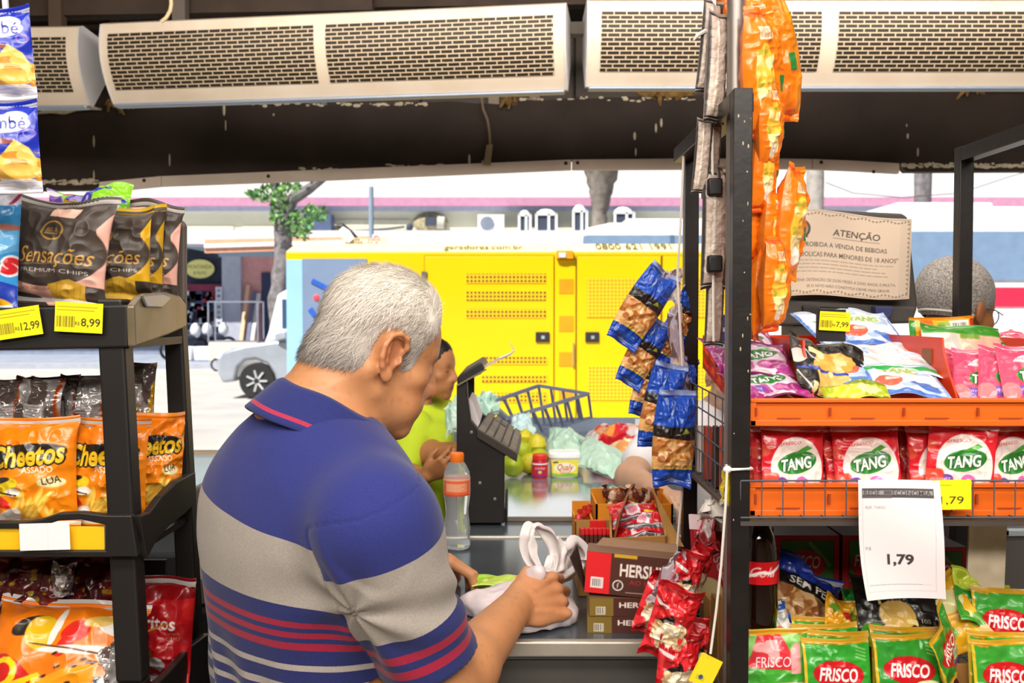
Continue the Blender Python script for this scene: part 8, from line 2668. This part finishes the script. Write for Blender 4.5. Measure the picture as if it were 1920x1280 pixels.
C2 = np.tile(np.array(hexrgb('#c5895c')), (len(V2), 1))
body = quick('body', np.vstack([V, V2]), np.vstack([Q, Q2 + len(V)]), tolin(np.vstack([C, C2])), skin_m, man, True)
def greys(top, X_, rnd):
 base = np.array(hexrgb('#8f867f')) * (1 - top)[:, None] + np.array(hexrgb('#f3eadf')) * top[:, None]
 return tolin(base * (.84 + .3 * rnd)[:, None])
def flow_short(X0, rg):
 side = np.clip(np.abs(X0[:, 0]) / .06, 0, 1)
 f = np.stack([.25 * np.sign(X0[:, 0]) * side + .1, -.75 + 0 * side, -.20 - .75 * side], 1)
 front = (X0[:, 1] > .03) & (X0[:, 2] > .07)
 f[front] = np.array([.2, .1, .9])
 top = (X0[:, 2] > .105)
 f[top & ~front] = np.array([.45, -.6, .0])
 return f
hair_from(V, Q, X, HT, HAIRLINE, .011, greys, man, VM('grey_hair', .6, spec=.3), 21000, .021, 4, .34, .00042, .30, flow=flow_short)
F = Field((-.60, 1.0, .88), (.06, 1.82, 1.42), .0034)
F.loft(TZ[:-1] + [1.362], TCX, TCY, [w + (.013 if w > .1 else .002) for w in TWX[:-1]] + [.066], [w + (.014 if w > .08 else .002) for w in TWY[:-1]] + [.060], TYAW, .02)
CUF = .80
for S, E_, r0, r1 in ((SR, ER, .063, .066), (SL, EL, .058, .060)):
 e = S.lerp(E_, CUF + .12)
 F.cone(NB + (S - NB) * .25 - Vector((0, 0, .012)), S, .055, r0 - .002, .06)
 F.cone(S, S.lerp(E_, .35), r0, r0 * 1.02, .06)
 F.cone(S.lerp(E_, .35), e, r0 * .99, r1, .012)
F.plane((0, 0, .905), (0, 0, -1))
for S, E_ in ((SR, ER), (SL, EL)):
 ax = (E_ - S).normalized()
 c = S.lerp(E_, CUF)
 Xg, Yg, Zg = F.ax[0][:, None, None], F.ax[1][None, :, None], F.ax[2][None, None, :]
 dpl = (Xg - c.x) * ax.x + (Yg - c.y) * ax.y + (Zg - c.z) * ax.z
 rad2 = (Xg - c.x - dpl * ax.x) ** 2 + (Yg - c.y - dpl * ax.y) ** 2 + (Zg - c.z - dpl * ax.z) ** 2
 F.f = np.where((dpl > -.01) & (dpl < .13) & (rad2 < .095 ** 2), np.maximum(F.f, dpl), F.f)
V, Q = F.mesh()
V = relax(V, Q, 1, .5)
N = vnormals(V, Q)
tR, rR = segt(V, SR, ER)
tL, rL = segt(V, SL, EL)
zc = np.clip(V[:, 2], TZ[0], TZ[-1])
cx, cy = np.interp(zc, TZ, TCX), np.interp(zc, TZ, TCY)
wx, wy = np.interp(zc, TZ, TWX) + .013, np.interp(zc, TZ, TWY) + .014
u = (V[:, 0] - cx) * math.cos(TYAW) + (V[:, 1] - cy) * math.sin(TYAW)
v = -(V[:, 0] - cx) * math.sin(TYAW) + (V[:, 1] - cy) * math.cos(TYAW)
qd = ((np.abs(u / wx) ** 2.3 + np.abs(v / wy) ** 2.3) ** (1 / 2.3) - 1) * np.minimum(wx, wy)
def smooth_scalar(d, Q, n, it):
 for _ in range(it):
  a, c = np.zeros(n), np.zeros(n)
  for x, y in ((0, 1), (1, 2), (2, 3), (3, 0)):
   np.add.at(a, Q[:, x], d[Q[:, y]])
   np.add.at(c, Q[:, x], 1)
  d = .5 * d + .5 * a / c
 return d
D1 = smooth_scalar(np.where(tR > -.15, qd - (rR - .066), -.02).clip(-.03, .03), Q, len(V), 14)
D2 = smooth_scalar(np.where(tL > -.15, qd - (rL - .060), -.02).clip(-.03, .03), Q, len(V), 14)
DD = np.maximum(D1, D2)
slv = np.where(DD > 0, np.where(D1 > D2, 1, 2), 0)
arm = np.array(SR.lerp(ER, .42))
da = V - arm
ra = np.linalg.norm(da, axis=1)
th = np.arctan2(da[:, 2], da @ np.array([-.69, .72, 0]))
cre = .0055 * np.exp(-ra / .12) * np.sin(th * 7 + ra * 26) * np.clip(ra / .03, 0, 1)
fold = (np.abs(vnoise(V[:, 0] * 7 + V[:, 2] * 5, V[:, 1] * 7 - V[:, 2] * 3, V[:, 2] * 5, 5) - .5) - .2) * -.011
fold2 = (vnoise(V[:, 0] * 14, V[:, 1] * 14, V[:, 2] * 9 + u * 8, 9) - .5) * .005
hem = np.clip((1.10 - V[:, 2]) / .18, 0, 1)
f3 = .006 * hem * np.sin(u * 62 + 4 * vnoise(V[:, 2] * 10, u * 8, 0, 4) + V[:, 2] * 22)
V = V + N * (cre + fold + fold2 + f3 * (slv == 0))[:, None]
V = V - N * (np.exp(-(DD / .0035) ** 2) * .0022)[:, None]
tt = np.where(D1 > D2, tR, tL)
ramp = [(.90, '#252a5f'), (.918, '#a39a95'), (.930, '#252a5f'), (.948, '#a39a95'), (.958, '#252a5f'), (.976, '#a39a95'), (.988, '#252a5f'), (1.003, '#a39a95'), (1.0105, '#252a5f'), (1.022, '#a39a95'), (1.0325, '#252a5f'), (1.050, '#a39a95'), (1.0575, '#252a5f'), (1.0765, '#951d38'), (1.087, '#252a5f'),
  (1.0935, '#951d38'), (1.104, '#252a5f'), (1.111, '#951d38'), (1.1215, '#252a5f'), (1.148, '#a0978f'), (1.2555, '#2b3173')]
S_sl = np.interp(tt, [-.2, .14, .52, .60, .65, .685, .735, .75, .86, .9], [1.36, 1.2555, 1.148, 1.1215, 1.111, 1.104, 1.0935, 1.0905, 1.0868, 1.0768])
S_to = V[:, 2] + np.interp(V[:, 2], [1.08, 1.22], [.03, .165]) * (u + .16)
def zz(x):
 return (x - .9) / .5
def polo_mat():
 m = cloth_mat('striped_knit', [(zz(a), c) for a, c in ramp])
 nt = m.node_tree
 cr = [n for n in nt.nodes if n.type == 'VALTORGB'][0]
 at = []
 for nm in ('stripe', 'sleeve_stripe', 'sleeve_side'):
  a = nt.nodes.new('ShaderNodeAttribute')
  a.attribute_name = nm
  at.append(a)
 gt = nt.nodes.new('ShaderNodeMath')
 gt.operation = 'GREATER_THAN'
 gt.inputs[1].default_value = 0.0
 nt.links.new(at[2].outputs['Fac'], gt.inputs[0])
 mx = nt.nodes.new('ShaderNodeMix')
 nt.links.new(gt.outputs[0], mx.inputs['Factor'])
 nt.links.new(at[0].outputs['Fac'], mx.inputs['A'])
 nt.links.new(at[1].outputs['Fac'], mx.inputs['B'])
 nt.links.new(mx.outputs['Result'], cr.inputs['Fac'])
 return m
sh = quick('polo_shirt', V, Q, None, polo_mat(), man, True)
addattr(sh, 'stripe', zz(S_to))
addattr(sh, 'sleeve_stripe', zz(S_sl))
addattr(sh, 'sleeve_side', DD)
def collar(parent):
 ax = Vector((.36, .16, .90)).normalized()
 c0 = Vector((-.266, 1.392, 1.351))
 f0 = Vector((.80, .60, 0))
 f0 = (f0 - ax * f0.dot(ax)).normalized()
 s0 = ax.cross(f0)
 prof = [(.060, -.012, 0), (.0605, .010, 0), (.063, .020, 0), (.068, .023, 0), (.074, .017, 0), (.083, -.004, 0), (.0905, -.022, .5), (.0915, -.0245, 1), (.0925, -.027, 0), (.0955, -.034, 0), (.094, -.036, 0), (.084, -.018, 0)]
 n = 100
 G = np.zeros((len(prof), n, 3))
 A = np.zeros((len(prof), n))
 for j in range(n):
  a = R(14) + (R(346) - R(14)) * j / (n - 1)
  w = .5 - .5 * math.cos(a)                  # 0 at the throat, 1 at the nape
  pt = math.exp(-((a - R(14)) / .25) ** 2) + math.exp(-((R(346) - a) / .25) ** 2)
  for i, (r, z, m) in enumerate(prof):
   rr = r * (1.20 + .05 * (1 - w))
   low = max(0.0, (i - 4) / 5) if i <= 9 else 1.0
   p = c0 + (f0 * math.cos(a) + s0 * math.sin(a)) * (rr + .012 * pt * low) + ax * (z - .018 * pt * low - .012 * (1 - w) + .0015 * math.sin(a * 5))
   G[i, j] = p
   A[i, j] = m
 V = G.reshape(-1, 3)
 o = quick('collar', V, _gridq(n, len(prof)), None, cloth_mat('collar_knit', [(0, '#282e6a'), (.45, '#a8304a')], attr='line'), parent, True)
 addattr(o, 'line', A.reshape(-1))
 return o
collar(man)
F = Field((-.58, 1.08, .03), (.04, 1.68, 1.0), .008)
F.loft([.74, .82, .92, .97], [-.27] * 4, [1.385] * 4, [.165, .18, .178, .176], [.115, .132, .134, .134], TYAW, .02)
for q in (-1, 1):
 hp = hipc + rt * q * .085
 kn = Vector((hp.x + q * .01, hp.y, .46)) + fw_ * .02
 an = Vector((kn.x, kn.y, .09)) - fw_ * .02
 F.cone(hp, kn, .095, .075, .03)
 F.cone(kn, an, .075, .066, .02)
V, Q = F.mesh()
N = vnormals(V, Q)
V = V + N * ((vnoise(V[:, 0] * 16, V[:, 1] * 16, V[:, 2] * 10, 4) - .5) * .012)[:, None]
quick('trousers', V, Q, None, M('charcoal_trousers', '#2e2f36', .85, bump=.1), man, True)
for q in (-1, 1):
 hp = hipc + rt * q * .085
 an = Vector((hp.x + q * .01, hp.y, .0))
 T = Matrix.Translation(an + fw_ * .05) @ Matrix.Rotation(math.atan2(fw_.y, fw_.x), 4, 'Z')
 MB().lathe([(.001, .0), (.05, .0), (.052, .02), (.046, .05), (.03, .085), (.001, .1)], 20, sx=2.6, sy=.95, T=T).build('shoe', M('black_shoe', '#1d1a19', .4), man, True)
white_bag = VM('white_bag_film', .35, trans=.18, sss=0, coat=.15)
bg = thing('carrier_bag', 'white carrier bag whose looped handles the grey haired man grips', 'carrier bag', (.03, 1.62, CZ))
F = Field((-.16, 1.44, CZ - .01), (.16, 1.90, 1.26), .0034)
neck = WR + dd * .060 - aa * .040 + nn_ * .004
def bp(px, py, Y):
 return P(px, py, Y)
def ribbon(name, path, side, w, seed, fold=.006, n=60, m=14, col='#f2eae8'):
 pts = np.array([list(p) for p in path])
 t0 = np.linspace(0, 1, len(pts))
 t = np.linspace(0, 1, n)
 C_ = np.stack([_cspline(t0, pts[:, i], t) for i in range(3)], 1)
 ww = np.interp(t, np.linspace(0, 1, len(w)), w)
 tg = np.gradient(C_, axis=0)
 tg /= np.linalg.norm(tg, axis=1, keepdims=True)
 sd = np.array(side, float)
 nr = np.cross(tg, sd)
 nr /= np.linalg.norm(nr, axis=1, keepdims=True) + 1e-9
 s_ = np.cross(nr, tg)
 q_ = np.linspace(-1, 1, m)
 wave = np.sin(q_[None, :] * 4.5 + 5 * vnoise(t * 5, 0, 0, seed)[:, None]) * fold + (vnoise(t[:, None] * 14, q_[None, :] * 3, 0, seed + 2) - .5) * fold * 1.6
 G = C_[:, None, :] + s_[:, None, :] * (q_[None, :, None] * ww[:, None, None]) + nr[:, None, :] * wave[..., None]
 B = G + nr[:, None, :] * .0009
 V = np.vstack([G.reshape(-1, 3), B.reshape(-1, 3)])
 return quick(name, V, np.vstack([_gridq(m, n), _gridq(m, n, True, m * n)]), np.tile(np.array(srgb(col)[:3]), (len(V), 1)), white_bag, bg, True)
ribbon('handle_loop', [neck - nn_ * .02, bp(1008, 1072, 1.59), bp(994, 1040, 1.60), bp(990, 1010, 1.605), bp(994, 988, 1.61), bp(1010, 986, 1.615), bp(1030, 1004, 1.62), bp(1038, 1040, 1.62), bp(1026, 1080, 1.60), neck - nn_ * .02], (.75, -.55, .2), [.006, .009, .013, .013, .011, .012, .015, .016, .010, .006], 3)
ribbon('handle_loop', [neck - nn_ * .02, bp(1040, 1074, 1.61), bp(1052, 1044, 1.63), bp(1066, 1022, 1.64), bp(1088, 1034, 1.65), bp(1092, 1052, 1.65), bp(1072, 1068, 1.64), bp(1040, 1082, 1.61), neck - nn_ * .02], (.3, -.5, .8), [.006, .012, .022, .024, .018, .016, .016, .010, .006], 8, .009)
o = drape('bag_fold', Canvas(50, 1.0, '#f4ecea').noise(4, .05, 3), bp(1016, 1084, 1.60), bp(1052, 1086, 1.61), bp(1092, 1030, 1.66), bp(1040, 1006, 1.65), white_bag, .014, .005, 31, back='#f0e8e6')
o.parent = bg
o.location = -Vector(bg.location)
for nm_ in ():
 F.ell(bp(*c), r, (10, 20, 30), .014)
F = Field((-.18, 1.40, CZ - .02), (.18, 1.90, 1.2), .004)
for c, r in (((935, 1135, 1.62), (.055, .045, .020)), ((900, 1140, 1.62), (.030, .045, .016)), ((975, 1135, 1.62), (.045, .045, .022)), ((1020, 1180, 1.555), (.048, .04, .020)), ((985, 1200, 1.525), (.040, .035, .014)), ((1048, 1165, 1.60), (.020, .05, .018))):
 p = bp(*c)
 p.z = max(p.z, CZ + r[2] * .8)
 F.ell(p, r, (0, 0, 20), .03)
F.cone(neck - nn_ * .05, neck + nn_ * .006, .020, .010, .02)
F.plane((0, 0, CZ + .0015), (0, 0, -1))
Vb, Qb = F.mesh()
Nb = vnormals(Vb, Qb)
cr = np.abs(vnoise(Vb[:, 0] * 22 + Vb[:, 1] * 14, Vb[:, 1] * 26 - Vb[:, 0] * 9, Vb[:, 2] * 40, 15) - .5)
cr2 = np.abs(vnoise(Vb[:, 0] * 60, Vb[:, 1] * 50, Vb[:, 2] * 70, 16) - .5)
Vb = Vb + Nb * ((.2 - cr) * .020 + (.2 - cr2) * .006)[:, None]
Vb[:, 2] = np.maximum(Vb[:, 2], CZ + .001)
quick('bag_body', Vb, Qb, np.tile(np.array(srgb('#efdfe2')[:3]), (len(Vb), 1)), white_bag, bg, True)
                # --- people further off
def figure(name, label, loc, head, sh, el, wr, torso, tyaw, skin, shirt, h, lo, hi, neck_r=.05, sleeve=.45, hands=True, hair=None, arm_r=.042, shirt_r=.012, shirt_name='t_shirt', pants='#3a3c48', seat=None):
 o = thing(name, label, 'person', loc)
 hc, yaw, pitch, s = head
 T = headT(hc, yaw, pitch, 0, s)
 zs, cx, cy, wx, wy = torso
 F = Field(lo, hi, h)
 F.loft(zs, cx, cy, wx, wy, tyaw, .02)
 add_head(F, T, s, False, jaw=.95)
 nb = Vector((cx[-1], cy[-1], zs[-1] - .02))
 F.cone(nb, T @ Vector((0, -.03, -.04)), neck_r, neck_r * .95, .03)
 for S, E_, W_, hnd in zip(sh, el, wr, hands if isinstance(hands, (list, tuple)) else (None, None)):
  F.cone(S, E_, arm_r * 1.15, arm_r, .03)
  F.cone(E_, W_, arm_r, arm_r * .62, .015)
  if hnd:
   add_hand(F, W_, *hnd, curl=(35, 55, 40), s=.95)
 if seat:
  for q in (0, 1):
   F.cone(seat[q][0], seat[q][1], .07, .052, .03)
   F.cone(seat[q][1], seat[q][2], .052, .034, .02)
 V, Q = F.mesh()
 C = np.tile(np.array(hexrgb(skin[0])), (len(V), 1))
 C = C * (.95 + .1 * vnoise(V[:, 0] * 40, V[:, 1] * 40, V[:, 2] * 40, 3))[:, None]
 C, X = paint_head(V, C, T, lips=skin[1], red=skin[1], dark='#2a1610', brows='#2a1c14', s=s)
 quick('body', V, Q, tolin(C), skin_m2, o, True)
 if hair:
  def dk(top, X_, rnd):
   return tolin(np.tile(np.array(hexrgb(hair[0])), (len(X_), 1)) * (.75 + .5 * rnd)[:, None])
  hair_from(V, Q, X, T, HAIRLINE, hair[1], dk, o, VM('dark_hair', .5), hair[2], .02, 6, .2, .0006, .3, flow=flow_short)
 F = Field(lo, hi, h)
 F.loft(zs[:-1] + [zs[-1] - .005], cx, cy, [w + shirt_r for w in wx], [w + shirt_r for w in wy], tyaw, .02)
 for S, E_ in zip(sh, el):
  F.cone(S, Vector(S).lerp(E_, sleeve), arm_r * 1.15 + .020, arm_r * 1.1 + .016, .03)
 V, Q = F.mesh()
 V = relax(V, Q, 1, .5)
 N = vnormals(V, Q)
 V = V + N * ((.2 - np.abs(vnoise(V[:, 0] * 13, V[:, 1] * 13, V[:, 2] * 8, 4) - .5)) * .014)[:, None]
 quick(shirt_name, V, Q, None, M(shirt_name + shirt[1:], shirt, .85, bump=.1, bscale=200), o, True)
 if seat:
  F = Field(lo, hi, h)
  for q in (0, 1):
   F.cone(seat[q][0], seat[q][1], .085, .066, .03)
   F.cone(seat[q][1], seat[q][2], .066, .055, .02)
  F.loft([zs[0] - .12, zs[0], zs[0] + .06], [cx[0]] * 3, [cy[0]] * 3, [wx[0] + .01, wx[0] + .018, wx[0] + .016], [wy[0] + .01, wy[0] + .018, wy[0] + .016], tyaw, .03)
  V, Q = F.mesh()
  quick('trousers', V, Q, None, M('trousers' + pants[1:], pants, .85), o, True)
 return o, T, X
def torso_at(x, y, zsh, w=.17, d=.115, lean=(0, 0), hgt=.52):
 zs = [zsh - hgt, zsh - .32, zsh - .16, zsh - .05, zsh, zsh + .045, zsh + .085]
 k = [0, .3, .6, .85, .95, 1, 1.05]
 return (zs, [x + lean[0] * q for q in k], [y + lean[1] * q for q in k], [w * q for q in (.95, .92, 1, 1.05, 1.0, .55, .36)], [d * q for q in (1, 1, 1.05, 1.0, .85, .6, .45)])
def stool(label, x, y, z):
 t = thing('stool', label, 'stool', (x, y, 0))
 MB().lathe([(.001, z - .05), (.17, z - .05), (.18, z - .03), (.17, z), (.001, z)], 24).build('seat', M('stool_black', '#1f1d1c', .6), t)
 for k in range(4):
  a = R(45 + 90 * k)
  MB().tube([(.11 * math.cos(a), .11 * math.sin(a), z - .05), (.19 * math.cos(a), .19 * math.sin(a), 0)], .014, 8).build('leg', m_frame, t)
 return t
lx, ly = -.375, 3.62
hc = P(808, 694, 3.6)
sh = (P(776, 800, 3.48), P(826, 775, 3.72))
el = (P(758, 885, 3.40), P(806, 850, 3.42))
wr = (P(800, 892, 3.28), P(872, 842, 3.34))
zsh = sh[0].z - .01
figure('person', 'person in a lime green shirt behind the counter, head turned to the right', (lx, ly, 0), (hc, -20, 6, .95), sh, el, wr,
  torso_at(P(800, 800, 3.6).x - .045, 3.62, zsh, .165, .12, hgt=.5), R(-70), ('#b0764a', '#8f4c38'), '#c3da2c', .0075, (-.85, 2.95, .05), (.15, 4.05, 1.5),
  hands=((Vector((.6, -.3, .4)), Vector((.3, .3, -.8)), Vector((-.2, -.9, 0))), (Vector((1, .1, 0)), Vector((0, -.5, -.8)), Vector((0, -.8, .5)))), hair=('#1c1412', .006, 2500), sleeve=.74, arm_r=.042, shirt_name='lime_shirt',
  seat=((Vector((-.42, 3.66, zsh - .48)), Vector((-.40, 3.30, zsh - .45)), Vector((-.40, 3.32, .1))), (Vector((-.30, 3.62, zsh - .48)), Vector((-.30, 3.22, zsh - .45)), Vector((-.30, 3.24, .1)))))
stool('black stool under the person in lime green', -.37, 3.66, zsh - .635)
o = drape('mint_shopping_bag', Canvas(70, 1.0, '#bfe6d4').noise(4, .12, 3).patch(3, .6, '#d8f0e6', 4), P(838, 815, 3.25), P(862, 800, 3.25), P(862, 748, 3.3), P(834, 765, 3.3), bagfilm, .03, .008, 21)
tag(o, 'pale mint bag held up by the person in lime green', 'shopping bag')
sh = (P(1262, 800, 2.86), P(1440, 800, 2.95))
el = (P(1182, 893, 2.60), P(1500, 940, 2.75))
wr = (P(1240, 925, 2.42), P(1420, 950, 2.45))
zsh = sh[0].z - .01
figure('person', 'cashier in a white sleeve resting an elbow on the counter, behind the peanut strip', (.62, 2.95, 0), (P(1372, 712, 2.85), -80, 12, .92), sh, el, wr,
  torso_at(.66, 2.98, zsh, .165, .115, hgt=.5), R(8), ('#c49a80', '#a06858'), '#e6e2e4', .0078, (.15, 2.2, .05), (1.15, 3.4, 1.5),
  hands=((Vector((.4, -.8, 0)), Vector((.8, .4, 0)), Vector((0, 0, 1))), (Vector((-.6, -.8, 0)), Vector((-.8, .6, 0)), Vector((0, 0, 1)))), hair=('#1a1412', .010, 1500), sleeve=.72, arm_r=.040, shirt_name='white_shirt',
  seat=((Vector((.54, 2.96, zsh - .48)), Vector((.66, 2.62, zsh - .46)), Vector((.68, 2.64, .1))), (Vector((.72, 2.96, zsh - .48)), Vector((.80, 2.62, zsh - .46)), Vector((.80, 2.64, .1)))))
stool('black stool under the cashier with the white sleeve', .66, 2.99, zsh - .635)
hc = P(1792, 588, 2.45)
sh = (P(1722, 760, 2.38), P(1850, 760, 2.72))
el = (P(1730, 960, 2.50), P(1930, 950, 2.90))
wr = (P(1850, 960, 2.62), P(1980, 930, 2.75))
zsh = sh[0].z - .01
o, T, X = figure('person', 'cashier wearing a grey hair net, glasses and face mask, seen from behind', (hc.x, 2.52, 0), (hc, 24, 10, 1.0), sh, el, wr,
  torso_at((sh[0].x + sh[1].x) / 2, 2.54, zsh, .17, .115, hgt=.5), R(-52), ('#a56a3e', '#8a4a30'), '#c9c4c2', .0065, (.75, 2.1, .05), (1.75, 3.1, 1.68),
  hands=((Vector((.9, .3, 0)), Vector((.3, -.9, 0)), Vector((0, 0, 1))), (Vector((.4, -.9, 0)), Vector((.9, .3, 0)), Vector((0, 0, 1)))), sleeve=.5, shirt_name='grey_shirt',
  seat=((Vector((1.10, 2.50, zsh - .52)), Vector((1.12, 2.50, .5)), Vector((1.12, 2.48, .1))), (Vector((1.22, 2.62, zsh - .52)), Vector((1.24, 2.62, .5)), Vector((1.24, 2.60, .1)))))
nu, nv = 90, 46
cs = []
G = np.zeros((nv, nu, 3))
for i in range(nv):
 ph = math.pi / 2 * (1 - i / (nv - 1) * 1.5)
 for j in range(nu):
  a = 2 * math.pi * j / nu
  x, y, z = .084 * math.cos(ph) * math.cos(a), -.014 + .109 * math.cos(ph) * math.sin(a), .050 + .096 * math.sin(ph)
  low = -.078 + .150 * max(0, (y + .10) / .20) ** 1.2
  z = max(z, low)
  G[i, j] = T @ Vector((x, y, z))
m_net = bpy.data.materials.new('hair_net')
m_net.use_nodes = True
nt = m_net.node_tree
bs = nt.nodes['Principled BSDF']
tc = nt.nodes.new('ShaderNodeTexCoord')
wv = nt.nodes.new('ShaderNodeTexNoise')
wv.inputs['Scale'].default_value = 320
wv.inputs['Detail'].default_value = 4
nt.links.new(tc.outputs['Object'], wv.inputs['Vector'])
rp = nt.nodes.new('ShaderNodeValToRGB')
rp.color_ramp.elements[0].position, rp.color_ramp.elements[0].color = .4, srgb('#6b645f')
rp.color_ramp.elements[1].position, rp.color_ramp.elements[1].color = .62, srgb('#b4aca6')
nt.links.new(wv.outputs['Fac'], rp.inputs['Fac'])
nt.links.new(rp.outputs['Color'], bs.inputs['Base Color'])
bs.inputs['Roughness'].default_value = .9
q = quick('hair_net', G.reshape(-1, 3), np.vstack([np.array([(i * nu + j, (i + 1) * nu + j, (i + 1) * nu + (j + 1) % nu, i * nu + (j + 1) % nu) for i in range(nv - 1) for j in range(nu)])]), None, m_net, o, True)
rim = []
for j in range(0, nu):
 rim.append(Vector(G[int(nv * .93), j]))
MB().tube(rim, .003, 6, closed=True).build('net_band', M('net_white', '#d8d2cc', .8), o, True)
mb = MB()
mb.tube([T @ Vector(p) for p in ((.080, -.005, .012), (.082, .040, .016), (.066, .088, .012))], .0014, 6)
for q_ in (-1, 1):
 mb.tube([T @ Vector((q_ * .034 + .024 * math.cos(a), .094 - .010 * abs(math.cos(a)) * (1 if q_ * math.cos(a) > 0 else .2), .006 + .019 * math.sin(a))) for a in np.linspace(0, 6.283, 21)[:-1]], .0015, 6, closed=True)
mb.build('glasses', M('thin_frame', '#4a4a52', .3, metal=.4), o, True)
F = Field(np.array(T @ Vector((0, .08, -.05))) - .11, np.array(T @ Vector((0, .08, -.05))) + .11, .004)
F.ell(T @ Vector((0, .068, -.050)), (.056, .050, .046), T.to_3x3().normalized(), .01)
V, Q = F.mesh()
L = np.array(T.inverted())
Xl = V @ L[:3, :3].T + L[:3, 3]
k = (Xl[:, 1] > .045)[Q].all(1)
quick('face_mask', V, Q[k], None, M('mask_blue', '#6c8cc4', .8), o, True)
